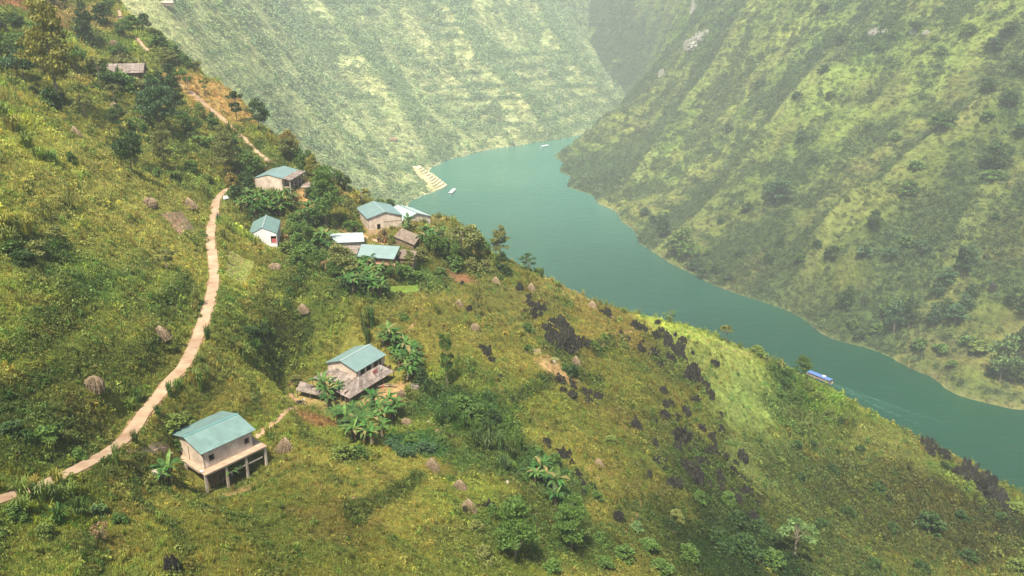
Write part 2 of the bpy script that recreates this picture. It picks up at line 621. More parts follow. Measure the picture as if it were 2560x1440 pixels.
#@@TERRAIN
# ------------------------------------------------------------------ near hill (the village spur)
A = Height(-330, 330, 18, 500, 1.25)
ctrl = []
for t in [
    # left edge and left hillside
    (0, 1440, 75), (300, 1440, 76), (600, 1440, 80), (900, 1440, 86), (1200, 1440, 95), (1450, 1440, 107), (1700, 1440, 124),
    (1950, 1440, 146), (2200, 1440, 174), (2560, 1440, 208),
    (0, 1240, 86), (130, 1215, 91), (300, 1100, 100), (0, 1000, 98), (235, 958, 105), (400, 1010, 113), (490, 870, 126),
    (405, 825, 120), (0, 800, 110), (200, 760, 122), (0, 600, 128), (250, 620, 143), (545, 600, 170), (530, 700, 150), (540, 490, 206),
    (375, 505, 175), (200, 480, 160), (0, 420, 148), (190, 333, 180), (0, 250, 185), (145, 262, 205), (0, 120, 250),
    (60, 20, 320), (160, 60, 310), (250, 140, 285), (300, 260, 240), (420, 300, 248), (330, 420, 205), (460, 400, 222),
    (560, 310, 268), (620, 350, 254), (440, 205, 310), (345, 100, 360), (295, 30, 405), (230, 5, 400), (340, 190, 300),
    (680, 410, 236), (630, 420, 228), (580, 560, 185), (600, 680, 160), (690, 660, 165), (755, 768, 152), (640, 800, 138), (700, 1000, 122),
    (600, 930, 122), (830, 830, 146), (760, 690, 160), (1060, 770, 160), (860, 780, 152), (960, 760, 162), (1145, 750, 170), (1240, 700, 190),
    (1100, 690, 182), (1100, 650, 190), (1200, 640, 200), (1060, 860, 148), (1115, 960, 138), (1180, 815, 160), (1300, 780, 176), (1440, 897, 168), (1350, 860, 165),
    (1200, 1000, 136), (1080, 1155, 115), (710, 1115, 106), (1148, 1210, 110), (1170, 1260, 106), (900, 1250, 98), (700, 1300, 90), (620, 1215, 100), (900, 1120, 114),
    (1000, 1110, 118), (1300, 1180, 121), (1495, 1152, 138), (1400, 1050, 145), (1600, 1060, 160), (1500, 1300, 122), (1700, 1250, 143),
    (1700, 1080, 165), (1600, 950, 176), (1520, 880, 178), (1480, 780, 194), (1600, 830, 196), (1700, 900, 192), (1780, 1000, 186), (1830, 1150, 172),
    (1860, 1300, 158), (1900, 1380, 152), (1830, 900, 208), (1880, 1000, 205), (1930, 1120, 193), (2000, 1050, 220), (2000, 1250, 187), (2150, 1200, 207),
    (2200, 1120, 218), (2350, 1280, 214), (2450, 1400, 206), (2000, 1400, 156)]:
    ctrl.append(at(*t))
sil = [(240, -60, 470), (330, 30, 420), (400, 97, 375), (450, 130, 352), (504, 163, 330), (560, 212, 308), (622, 262, 290), (700, 330, 268), (782, 402, 250), (850, 450, 240),
       (920, 495, 232), (1000, 530, 228), (1080, 560, 224), (1190, 605, 216), (1290, 655, 210), (1400, 705, 207), (1480, 748, 205), (1600, 778, 208),
       (1700, 806, 214), (1750, 822, 217), (1830, 858, 221), (1910, 892, 223), (2000, 925, 226), (2090, 968, 230), (2150, 1012, 232), (2240, 1062, 236), (2330, 1112, 240),
       (2420, 1162, 244), (2560, 1245, 250), (2760, 1370, 262)]
for px, py, d in sil:
    p = at(px, py, d)
    ctrl.append(p)
    r = p[:2] / np.linalg.norm(p[:2])
    for off, dz in ((14, -12), (38, -42), (80, -92), (140, -165), (200, -225)):
        q = p[:2] + r * off
        ctrl.append((q[0], q[1], max(p[2] + dz, -28)))
for x, y, z in [(-38.3, 82.0, 147.3), (-35.5, 80, 146.6), (-30.5, 88.5, 147.3), (-43.8, 90, 150.8), (-38, 96, 150.9),         # round the stilt house
                (-28, 120, 141.2), (-20, 131, 141.2), (-31, 128, 142.0), (-36, 117, 140.9), (-37.5, 121, 141.0), (-18, 118, 139.2),
                (-53, 176, 151.0), (-51, 171, 150.2), (-58, 188, 152.0), (-59, 203, 157.2), (-60, 213, 157.6), (-30, 200, 149.9), (-25, 210, 149.0), (-16, 213, 147.4),
                (-38, 178, 149.8), (-29, 166, 149.3), (-24, 180, 149.6), (-141, 282, 177.5), (-120, 290, 177),
                (-120, 60, 182), (-200, 100, 200), (-260, 220, 226), (-320, 400, 262), (-100, 25, 172), (0, 22, 146), (120, 25, 108), (300, 30, 55), (320, 160, 30), (330, 260, -10),
                (-220, 330, 212), (-320, 120, 235), (-180, 200, 196), (320, 420, -28), (100, 480, -28), (-60, 480, -28)]:
    ctrl.append((x, y, z))
A.fit(ctrl, coarse=3, sm=0.6)
A.Z = blur(A.Z, 2.6)
damp = ss(-5, 25, A.Z)
bank = A.Z + 1.2 * fbm(A.X, A.Y, 26, 3, 5)
step = 3.1
tz = np.floor(bank / step) * step + step * ss(0.62, 1.0, bank / step - np.floor(bank / step))
west = ss(30, -30, A.X) * 0.42 + 0.14
A.Z = A.Z + (tz - bank) * west * (0.5 + 0.5 * ss(-0.2, 0.4, fbm(A.X, A.Y, 45, 2, 77)))
A.Z += damp * (0.9 * fbm(A.X, A.Y, 22, 4, 1) + 0.42 * fbm(A.X, A.Y, 5.5, 3, 2))
# rocky, knobbly ground on the right-hand spur
rk = np.exp(-(((A.X - 38) / 26) ** 2 + ((A.Y - 140) / 34) ** 2))
A.Z += rk * 2.6 * np.abs(fbm(A.X, A.Y, 11, 3, 9))

# level ground for the buildings: centre x, y, radius, level
PADS = [(-28, 125, 9.5, 141.0), (-24, 119, 6, 140.6), (-34.8, 122.8, 4.2, 140.8), (-31, 119.5, 4.5, 140.6), (-54, 181, 7.0, 151.0), (-60, 208, 7.5, 157.3), (-31, 199, 8, 149.9), (-22, 211, 7, 147.4),
        (-38, 178, 5.0, 150.0), (-29, 167, 6, 149.5), (-24, 180, 6.0, 149.9), (-35, 186, 5, 149.9)]
for x, y, r, z in PADS:
    w = 1 - ss(r * 0.75, r * 1.6, np.hypot(A.X - x, A.Y - y))
    A.Z = A.Z * (1 - w) + z * w

def polyline_dist(X, Y, P):
    best = np.full(X.shape, 1e9)
    par = np.zeros(X.shape)
    side = np.zeros(X.shape)
    s0 = 0.0
    for a, b in zip(P[:-1], P[1:]):
        a = np.array(a[:2]); b = np.array(b[:2])
        d = b - a
        L = np.hypot(*d)
        t = np.clip(((X - a[0]) * d[0] + (Y - a[1]) * d[1]) / (L * L + 1e-9), 0, 1)
        dd = np.hypot(X - a[0] - t * d[0], Y - a[1] - t * d[1])
        cr = (d[0] * (Y - a[1]) - d[1] * (X - a[0]))
        m = dd < best
        best = np.where(m, dd, best)
        par = np.where(m, s0 + t * L, par)
        side = np.where(m, np.sign(cr), side)
        s0 += L
    return best, par, side

def resample(P, step):
    P = [np.array(p, float) for p in P]
    out = [P[0]]
    acc = 0
    # Catmull-Rom through the points, then even spacing
    Q = []
    n = len(P)
    for i in range(n - 1):
        p0, p1, p2, p3 = P[max(i - 1, 0)], P[i], P[i + 1], P[min(i + 2, n - 1)]
        for t in np.linspace(0, 1, 14, endpoint=False):
            Q.append(0.5 * ((2 * p1) + (-p0 + p2) * t + (2 * p0 - 5 * p1 + 4 * p2 - p3) * t * t + (-p0 + 3 * p1 - 3 * p2 + p3) * t ** 3))
    Q.append(P[-1])
    last = Q[0]
    res = [last]
    for q in Q[1:]:
        while np.linalg.norm(q - last) >= step:
            last = last + (q - last) / np.linalg.norm(q - last) * step
            res.append(last)
    return np.array(res)

def trace(H, pix):
    o = []
    for px, py in pix:
        h = H.hit(px, py)
        if h is not None:
            o.append(h)
    return o

ROAD_PIX = [(-60, 1262), (60, 1235), (150, 1195), (215, 1160), (280, 1125), (330, 1080), (360, 1035), (395, 990), (430, 945), (465, 900), (492, 850), (510, 800), (525, 750),
            (535, 700), (533, 650), (526, 600), (528, 570), (538, 530), (540, 505), (556, 484), (575, 471), (590, 462)]
ROAD2_PIX = [(684, 413), (672, 402), (640, 380), (610, 348), (580, 320), (545, 290), (510, 260), (480, 232), (450, 212), (425, 198)]
road1 = resample(trace(A, ROAD_PIX), 1.0)
road2 = resample(trace(A, ROAD2_PIX), 1.0)
road3 = resample(trace(A, [(372, 132), (358, 118), (345, 100), (338, 90)]), 1.0)
road4 = resample(trace(A, [(292, 55), (300, 40), (297, 28), (290, 20)]), 1.0)

def lay_road(R, half):
    z = R[:, 2].copy()
    k = np.ones(9) / 9
    zp = np.pad(z, 4, mode='edge')
    z = np.convolve(zp, k, 'valid')
    R[:, 2] = z
    d, par, side = polyline_dist(A.X, A.Y, R)
    zi = np.interp(par, np.r_[0, np.cumsum(np.linalg.norm(np.diff(R[:, :2], axis=0), axis=1))], z)
    w = 1 - ss(half + 0.3, half + 3.0, d)
    A.Z = A.Z * (1 - w) + (zi - 0.05) * w
    return R
for R, h in ((road1, 1.05), (road2, 1.0), (road3, 1.2), (road4, 1.4)):
    lay_road(R, h)
HEDGE_PIX = [[(625, 872), (665, 830), (705, 790), (735, 735), (752, 690), (765, 650)], [(225, 740), (271, 710), (310, 685), (347, 658), (372, 640)], [(100, 800), (128, 780), (190, 748), (243, 720)], [(14, 890), (90, 845), (184, 793), (240, 770)],
             [(290, 575), (330, 547), (350, 535)], [(880, 1290), (901, 1275), (964, 1242), (1027, 1209), (1059, 1182)], [(640, 905), (686, 866), (740, 832), (790, 799)], [(20, 1000), (110, 950), (200, 905), (280, 880)], [(60, 560), (150, 520), (230, 505), (300, 480)],
             [(380, 780), (430, 740), (480, 700)], [(1490, 885), (1520, 858), (1570, 838)], [(1180, 815), (1230, 805), (1290, 800), (1330, 790)], [(1280, 1000), (1350, 960), (1420, 945), (1500, 950)], [(120, 480), (200, 440), (260, 430)], [(200, 380), (270, 390), (330, 385)], [(330, 900), (370, 880), (430, 850)]]
hedges = []
for hp in HEDGE_PIX:
    P_ = trace(A, hp)
    if len(P_) > 1:
        P_ = resample(P_, 3.0)
        hedges.append(P_)
        d_, par_, side_ = polyline_dist(A.X, A.Y, P_)
        A.Z += 0.45 * side_ * ss(0, 0.8, d_) * np.exp(-d_ / 3.0)
PATHS = {
    'path_to_stilt_house': ([(640, 1095), (672, 1068), (700, 1045), (735, 1020), (752, 1012)], 0.42),
    'path_from_road': ([(300, 1128), (330, 1130), (365, 1128), (400, 1119), (425, 1118)], 0.3),
    'path_behind_shed': ([(752, 1010), (728, 990), (722, 968), (738, 950)], 0.28),
    'path_field': ([(1060, 690), (1060, 745), (1052, 780), (1030, 815), (1005, 835)], 0.25),
    'path_rocks': ([(1130, 850), (1165, 880), (1200, 910), (1235, 945), (1262, 985), (1300, 1020)], 0.22),
    'path_right': ([(1480, 885), (1510, 860), (1545, 835), (1590, 828)], 0.3),
    'path_low': ([(1320, 1070), (1350, 1085), (1380, 1100), (1400, 1130), (1440, 1155), (1470, 1170), (1495, 1195), (1520, 1215)], 0.22),
    'path_village': ([(885, 562), (905, 590), (925, 598), (955, 608), (975, 612)], 0.75),
    'path_upper': ([(828, 530), (850, 540), (870, 552), (885, 560)], 0.35),
    'path_ridge': ([(1640, 800), (1700, 822), (1760, 850), (1800, 868), (1850, 880), (1900, 893), (1915, 900)], 0.22),
    'path_bottom': ([(1600, 1250), (1592, 1285), (1575, 1310), (1555, 1340)], 0.3),
}
path_lines = {k: (resample(trace(A, p), 0.8), w) for k, (p, w) in PATHS.items()}

# colour zones of the near hill: photo position -> place on the hill, radius (m), colour, strength, (bush 0..1), low growth 0..1
ZONES = []
for px, py, r, col, w, bush, low in [
    (1690, 835, 12, (0.30, 0.35, 0.09), 1, 0, .9), (1770, 865, 12, (0.30, 0.37, 0.085), 1, 0, .9), (1850, 905, 12, (0.26, 0.31, 0.095), 1, 0, .9),
    (1800, 930, 13, (0.27, 0.31, 0.095), 1, 0, .9), (1850, 990, 13, (0.22, 0.29, 0.095), 1, 0, .9), (1880, 1080, 11, (0.20, 0.26, 0.085), .9, 0, .9), (1760, 900, 8, (0.23, 0.26, 0.08), 1, 0, .9),
    (1890, 1180, 9, (0.16, 0.20, 0.07), .8, .1, .7),
    (1420, 730, 10, (0.30, 0.25, 0.09), .7, 0, .6), (1600, 788, 9, (0.42, 0.31, 0.15), .9, 0, .9), (1530, 800, 12, (0.25, 0.19, 0.06), .6, 0, .5),
    (1080, 790, 16, (0.24, 0.23, 0.06), .6, 0, .5), (1240, 760, 14, (0.23, 0.22, 0.07), .5, 0, .5), (1000, 870, 10, (0.22, 0.20, 0.05), .6, 0, .5),
    (20, 570, 5, (0.28, 0.30, 0.03), 1, .2, 0), (60, 330, 9, (0.28, 0.34, 0.05), 1, .3, 0), (110, 385, 7, (0.32, 0.40, 0.04), 1, .2, 0), (20, 300, 7, (0.26, 0.30, 0.05), .9, .3, 0),
    (100, 1200, 5, (0.24, 0.26, 0.03), .9, .1, 0), (130, 1280, 4, (0.14, 0.20, 0.02), .7, .3, 0),
    (60, 20, 18, (0.30, 0.15, 0.09), .9, 0, .6), (220, 40, 16, (0.28, 0.20, 0.09), .7, .1, .5),
    (1150, 690, 4, (0.20, 0.10, 0.065), 1, 0, 1), (800, 1050, 4, (0.27, 0.14, 0.08), .8, 0, .8), (985, 985, 4.2, (0.44, 0.27, 0.17), 1, 0, 1), (715, 582, 4.5, (0.45, 0.29, 0.16), 1, 0, 1),
    (1390, 925, 4, (0.40, 0.27, 0.16), .9, 0, 1), (600, 1235, 2.5, (0.33, 0.22, 0.14), .8, 0, 1), (900, 580, 5, (0.40, 0.27, 0.16), .7, 0, .9), (775, 490, 5, (0.40, 0.25, 0.14), .8, 0, .9),
    (850, 490, 5, (0.38, 0.28, 0.13), .7, 0, .8), (565, 250, 14, (0.38, 0.24, 0.11), .8, 0, .7), (510, 215, 12, (0.36, 0.24, 0.11), .7, 0, .7), (490, 500, 14, (0.22, 0.22, 0.06), .4, 0, .4),
    (250, 700, 9, (0.09, 0.155, 0.035), .6, .1, 0), (120, 690, 6, (0.07, 0.12, 0.03), .7, .4, 0), (330, 660, 9, (0.12, 0.18, 0.05), .5, .05, 0), (120, 620, 5, (0.05, 0.09, 0.02), .9, .9, 0),
    (300, 900, 12, (0.12, 0.13, 0.03), .5, .1, 0), (100, 1100, 10, (0.06, 0.08, 0.02), .6, .5, 0), (60, 1080, 6, (0.05, 0.09, 0.02), .7, .8, 0),
    (1060, 1110, 5, (0.035, 0.11, 0.035), 1, .5, .2), (1000, 1100, 4, (0.035, 0.10, 0.03), 1, .6, .2), (880, 1130, 3.5, (0.10, 0.14, 0.03), .9, .6, 0),
    (1180, 1050, 9, (0.06, 0.12, 0.025), .9, .9, 0), (1240, 1130, 8, (0.06, 0.11, 0.025), .9, .9, 0), (1150, 1010, 7, (0.05, 0.10, 0.025), .9, .9, 0), (1080, 1000, 6, (0.06, 0.12, 0.03), .8, .8, 0),
    (1290, 1330, 7, (0.06, 0.10, 0.025), .8, .9, 0), (1430, 1330, 7, (0.05, 0.09, 0.02), .8, .9, 0), (1400, 1200, 6, (0.04, 0.10, 0.03), .8, .9, 0), (1650, 1350, 10, (0.06, 0.09, 0.02), .7, .9, 0), (1200, 1380, 7, (0.10, 0.13, 0.03), .6, .7, 0),
    (1850, 1330, 12, (0.022, 0.042, 0.010), 1, 1, 0), (1800, 1400, 11, (0.025, 0.05, 0.010), 1, 1, 0), (1950, 1420, 9, (0.025, 0.05, 0.012), 1, 1, 0), (1790, 1270, 8, (0.028, 0.05, 0.012), .9, 1, 0), (1750, 1230, 8, (0.05, 0.08, 0.02), .7, .8, 0), (1700, 1110, 9, (0.08, 0.11, 0.03), .7, .7, 0), (1690, 930, 6, (0.08, 0.11, 0.03), .7, .7, 0), (1650, 860, 5, (0.09, 0.12, 0.03), .6, .6, 0), (1780, 1180, 8, (0.05, 0.08, 0.02), .8, .9, 0), (1400, 880, 5, (0.07, 0.11, 0.03), .7, .6, 0),  # gully bottoms near black: deep shadow painted into the scrub colour
    (1980, 970, 7, (0.07, 0.13, 0.03), 1, 1, 0), (2060, 1010, 8, (0.13, 0.22, 0.03), .9, .8, 0), (1980, 1060, 9, (0.08, 0.14, 0.035), .9, 1, 0), (2100, 1100, 14, (0.10, 0.13, 0.035), .7, .6, 0),
    (2230, 1130, 12, (0.19, 0.21, 0.06), 1.0, .2, .2), (2050, 1250, 16, (0.065, 0.095, 0.025), .9, .7, 0), (2250, 1300, 18, (0.075, 0.095, 0.024), .9, .6, 0), (2100, 1400, 14, (0.06, 0.09, 0.025), .8, .8, 0), (2400, 1300, 16, (0.070, 0.075, 0.020), .9, .4, 0),  # bushy flank turned from the sun, its shade painted into the colour
    (2520, 1300, 9, (0.04, 0.05, 0.015), .9, .8, 0), (2360, 1140, 8, (0.13, 0.11, 0.04), .7, .2, 0),
    (790, 600, 6, (0.08, 0.15, 0.035), .9, .9, 0), (770, 640, 6, (0.07, 0.14, 0.03), .9, .9, 0), (700, 560, 4, (0.1, 0.14, 0.03), .6, .5, 0), (640, 530, 5, (0.06, 0.10, 0.03), .8, .7, 0), (590, 480, 6, (0.05, 0.08, 0.02), .9, .9, 0),
    (1130, 640, 9, (0.08, 0.13, 0.03), .9, .9, 0), (1200, 680, 6, (0.13, 0.16, 0.04), .8, .6, 0), (1040, 690, 7, (0.08, 0.14, 0.035), .9, .8, 0), (900, 720, 8, (0.05, 0.10, 0.025), .9, .9, 0), (840, 670, 6, (0.06, 0.11, 0.03), .9, .8, 0),
    (1215, 620, 5, (0.30, 0.32, 0.05), .8, .1, .2), (870, 620, 3, (0.3, 0.24, 0.18), .5, 0, 1), (930, 500, 8, (0.12, 0.16, 0.04), .7, .5, 0), (800, 440, 9, (0.10, 0.13, 0.03), .8, .8, 0), (720, 380, 10, (0.13, 0.14, 0.03), .8, .8, 0),
    (740, 720, 4, (0.07, 0.10, 0.02), .8, .7, 0), (700, 800, 4, (0.09, 0.11, 0.02), .8, .7, 0), (640, 870, 4, (0.09, 0.12, 0.02), .8, .7, 0), (690, 780, 4, (0.08, 0.10, 0.02), .8, .8, 0),
    (440, 360, 10, (0.10, 0.15, 0.04), .6, .4, 0), (360, 225, 9, (0.06, 0.10, 0.03), .8, .7, 0), (300, 200, 8, (0.06, 0.10, 0.03), .8, .7, 0), (50, 130, 13, (0.08, 0.13, 0.04), .8, .6, 0), (230, 100, 8, (0.11, 0.15, 0.04), .7, .5, 0), (20, 70, 12, (0.11, 0.15, 0.045), .6, .5, 0),
    (400, 60, 14, (0.15, 0.19, 0.05), .7, .4, 0), (450, 150, 12, (0.15, 0.19, 0.05), .6, .3, 0), (350, 350, 9, (0.2, 0.23, 0.06), .7, .1, .2), (250, 290, 12, (0.29, 0.29, 0.08), .8, 0, .4), (180, 440, 18, (0.24, 0.24, 0.07), .7, 0, .4), (350, 480, 18, (0.26, 0.25, 0.075), .7, 0, .4), (200, 560, 12, (0.22, 0.21, 0.06), .5, 0, .3),
    (560, 650, 3.5, (0.24, 0.27, 0.06), .7, 0, .2), (570, 560, 5, (0.17, 0.24, 0.04), .8, .2, 0), (500, 460, 7, (0.18, 0.24, 0.05), .7, .2, 0), (445, 465, 5, (0.09, 0.14, 0.03), .7, .6, 0),
    (640, 620, 2.5, (0.3, 0.26, 0.09), .8, 0, .4), (760, 1000, 3, (0.33, 0.2, 0.12), .6, 0, .8),
]:
    h = A.hit(px, py)
    if h is not None:
        ZONES.append((h[0], h[1], r, col, w, bush, low))
for x_, y_, r_, z_ in PADS:
    ZONES.append((x_, y_, r_ * 0.7, (0.30, 0.22, 0.12), 0.55, 0, 0.85))
ALLROADS = [(road1, 1.25), (road2, 1.0), (road3, 1.2), (road4, 1.5)] + [(l, w) for l, w in path_lines.values() if len(l) > 2]

FIELD = A.hit(1850, 990)
def bank_line(x, y, z, spacing=3.1):
    b = (z + 1.2 * fbm(x, y, 26, 3, 5)) / spacing
    f = b - np.floor(b)
    return ss(0.5, 0.66, f) * (1 - ss(0.86, 1.0, f))

def near_zone(x, y):
    """colour, bushiness and lowness of the growth at a place on the near hill"""
    x = np.asarray(x, float); y = np.asarray(y, float)
    n1 = fbm(x, y, 14, 4, 21)
    n2 = fbm(x, y, 5, 4, 33)
    n3 = fbm(x, y, 38, 3, 45)
    n4 = fbm(x + 2 * n1, y, 3.0, 3, 52)
    olive = np.array([0.175, 0.182, 0.040]); gold = np.array([0.285, 0.265, 0.068])
    brown = np.array([0.185, 0.125, 0.048]); green = np.array([0.095, 0.155, 0.036]); lime = np.array([0.235, 0.275, 0.055])
    c = np.broadcast_to(olive, x.shape + (3,)).copy()
    def mx(c, col, f):
        f = np.clip(f, 0, 1)[..., None]
        return c * (1 - f) + col * f
    c = mx(c, lime, ss(-0.1, 0.45, n3))
    c = mx(c, gold, ss(0.0, 0.4, n1) * 0.8)
    c = mx(c, green, ss(0.08, 0.42, -n1) * 0.6)
    c = mx(c, brown, ss(0.12, 0.42, n2) * 0.40)
    c = mx(c, green * 0.8, ss(0.15, 0.42, n4) * 0.45)
    bush = ss(0.22, 0.5, -n1) * 0.22 + ss(0.3, 0.5, n4) * 0.12
    low = ss(0.15, 0.5, n1) * 0.35
    zz = A.z(x, y)
    ln = bank_line(x, y, zz) * ss(-0.15, 0.25, fbm(x, y, 30, 2, 88)) * ss(-5, -40, x) * 0.8
    c = mx(c, green * 0.62, ln)
    bush = np.clip(bush + ln * 0.5, 0, 1)
    for P_ in hedges:
        m_ = (x > P_[:, 0].min() - 5) & (x < P_[:, 0].max() + 5) & (y > P_[:, 1].min() - 5) & (y < P_[:, 1].max() + 5)
        if m_.any():
            d_ = polyline_dist(x[m_], y[m_], P_)[0]
            g_ = 0.85 * (1 - ss(0.5, 1.7, d_ * (1 + 0.6 * n4[m_])))
            c[m_] = c[m_] * (1 - g_[..., None]) + np.array([0.055, 0.090, 0.020]) * g_[..., None]
            bush[m_] = np.clip(bush[m_] + 0.9 * g_, 0, 1)
    spur_ = np.exp(-(((x - 42) / 24) ** 2 + ((y - 132) / 34) ** 2))
    pt = spur_ * ss(0.05, 0.30, fbm(x, y, 6.5, 3, 141))
    c = mx(c, np.array([0.070, 0.085, 0.022]), pt * 0.85)
    bush = np.clip(bush + pt * 0.6, 0, 1)
    wob = 1 + 0.45 * n2 + 0.35 * n1
    for zx, zy, r, col, w, bs, lw in ZONES:
        d = np.hypot(x - zx, y - zy) / (r * wob)
        g = w * (1 - ss(0.55, 1.25, d))
        var = (1 + 0.35 * n4 + 0.2 * n2)[..., None]
        c = c * (1 - g[..., None]) + np.array(col) * var * g[..., None]
        bush = bush * (1 - g) + bs * g
        low = low * (1 - g) + lw * g
    fld = np.exp(-(((x - FIELD[0]) / 15) ** 2 + ((y - FIELD[1]) / 17) ** 2)) * ss(-0.3, 0.2, n1)
    ln = bank_line(x, y, zz, 1.35) * np.clip(fld * 1.4, 0, 1)
    c = mx(c, np.array([0.085, 0.135, 0.04]), ln * 0.75)
    c = c * (1 + 0.22 * ss(-20, -60, x))[..., None] * np.array([1.02, 1.0, 0.80])
    return np.clip(c, 0.004, 1), np.clip(bush, 0, 1), np.clip(low, 0, 1)

colA, bushA, lowA = near_zone(A.X, A.Y)
groundA = colA * 0.75
under = np.array([0.12, 0.085, 0.045])
groundA = groundA * 0.85 + under * 0.15
groundA = groundA * (1 - lowA[..., None]) + colA * lowA[..., None]
hill = put('hillside', grid_mesh('hillside', A, M['ground_near'], groundA, keep=(A.Z > -26)))
tag(hill, 'near hillside with fields stepping down to the village spur', kind='structure')

#@@FAR
# ------------------------------------------------------------------ mountain on the right bank
B = Height(20, 1150, 230, 1900, 4.0)
shoreB = [(1405, 405), (1400, 430), (1425, 470), (1500, 512), (1560, 560), (1600, 612), (1680, 662), (1780, 712), (1870, 745), (1950, 770), (2040, 822), (2150, 866),
          (2270, 912), (2370, 952), (2480, 987), (2560, 1008), (2700, 1050)]
cb = []
for px, py in shoreB:
    p = atz(px, py, 0)
    cb.append(p)
    nrm = np.array([0.80, 0.60])
    cb.append((p[0] - nrm[0] * 30, p[1] - nrm[1] * 30, -22))
    cb.append((p[0] + nrm[0] * 14, p[1] + nrm[1] * 14, 8.5))
    cb.append((p[0] - nrm[0] * 110, p[1] - nrm[1] * 110, -60))
p0 = atz(1405, 405, 0)
for k in ((-40, 40, -16), (-90, 60, -40), (-60, 160, -30), (-20, 330, -30), (40, 520, -30)):
    cb.append((p0[0] + k[0], p0[1] + k[1], k[2]))
for t in [(1440, 352, 1125), (1500, 302, 1165), (1560, 252, 1205), (1604, 210, 1240), (1645, 150, 1275), (1682, 80, 1310), (1700, 5, 1345),
          (1500, 420, 1000), (1500, 350, 1080), (1600, 500, 880), (1600, 350, 1010), (1600, 260, 1110), (1700, 560, 740), (1750, 450, 840), (1700, 300, 1010), (1700, 150, 1150), (1800, 50, 1140), (1800, 250, 990), (1850, 600, 680),
          (1900, 450, 770), (1900, 150, 980), (2000, 0, 1010), (2000, 300, 820), (2000, 620, 620), (2100, 750, 560), (2100, 480, 690), (2150, 150, 870), (2200, 0, 930), (2250, 650, 580), (2300, 400, 690), (2300, 150, 800), (2300, 820, 525),
          (2400, 0, 860), (2400, 550, 610), (2450, 850, 505), (2450, 250, 735), (2560, 0, 800), (2560, 250, 715), (2560, 500, 620), (2560, 750, 540), (2560, 930, 505)]:
    cb.append(at(*t))
for t in [(1700, 5, 1345), (2000, 0, 1010), (2300, 0, 895), (2560, 0, 800), (2800, 0, 760)]:
    p = at(*t)
    r = p[:2] / np.linalg.norm(p[:2])
    for off, dz in ((120, 95), (300, 210), (600, 300)):
        cb.append((p[0] + r[0] * off, p[1] + r[1] * off, p[2] + dz))
q0 = at(1700, 5, 1345)
for off, z in ((60, 150), (140, 60), (230, -20)):
    cb.append((q0[0] - off * 0.9 + 60, q0[1] + off * 0.9, z))
for px, py, d in [(1440, 352, 1125), (1500, 302, 1165), (1560, 252, 1205), (1604, 210, 1240), (1645, 150, 1275), (1682, 80, 1310)]:
    p = at(px, py, d)
    r = np.array([-0.1, 1.0])
    for off, dz in ((40, -30), (100, -90), (200, -190)):
        cb.append((p[0] + r[0] * off, p[1] + r[1] * off, max(-30, p[2] + dz)))
B.fit(cb, coarse=2, sm=1.0)
B.Z = blur(B.Z, 1.6)

SPURS = {}
def spur(H, pix, h, wl, wr, zlo=5, zhi=45):
    P = trace(H, pix)
    if len(P) < 2:
        return
    P = resample(P, 12)
    SPURS.setdefault(id(H), []).append((P, wl, wr))
    d, par, side = polyline_dist(H.X, H.Y, P)
    w = np.where(side > 0, wl, wr)
    b = np.clip(1 - d / w, 0, 1) ** 1.3 * h
    H.Z += b * ss(zlo, zhi, H.Z)

spur(B, [(1640, 620), (1790, 512), (1867, 420), (2010, 259), (2100, 161), (2167, 97), (2230, 10)], 30, 34, 95)
spur(B, [(1948, 765), (2050, 650), (2154, 554), (2260, 470), (2380, 380), (2480, 300)], 28, 26, 85, 2, 30)
spur(B, [(1500, 500), (1600, 420), (1700, 300), (1780, 190), (1850, 60)], 24, 34, 70)
spur(B, [(2250, 880), (2330, 760), (2400, 620), (2480, 480)], 11, 40, 60)
B.Z = np.where(B.Z > 225, 225 + 45 * (1 - np.exp(-(B.Z - 225) / 45)), B.Z)
dB = ss(-2, 50, B.Z)
B.Z += dB * (12 * fbm(B.X, B.Y, 95, 4, 61) + 6 * fbm(B.X, B.Y, 32, 4, 62) - 5 * np.abs(fbm(B.X * 0.8 - B.Y * 0.6, (B.X * 0.6 + B.Y * 0.8) * 0.3, 60, 3, 66))) + 1.2 * fbm(B.X, B.Y, 16, 3, 63) * ss(0, 8, B.Z)

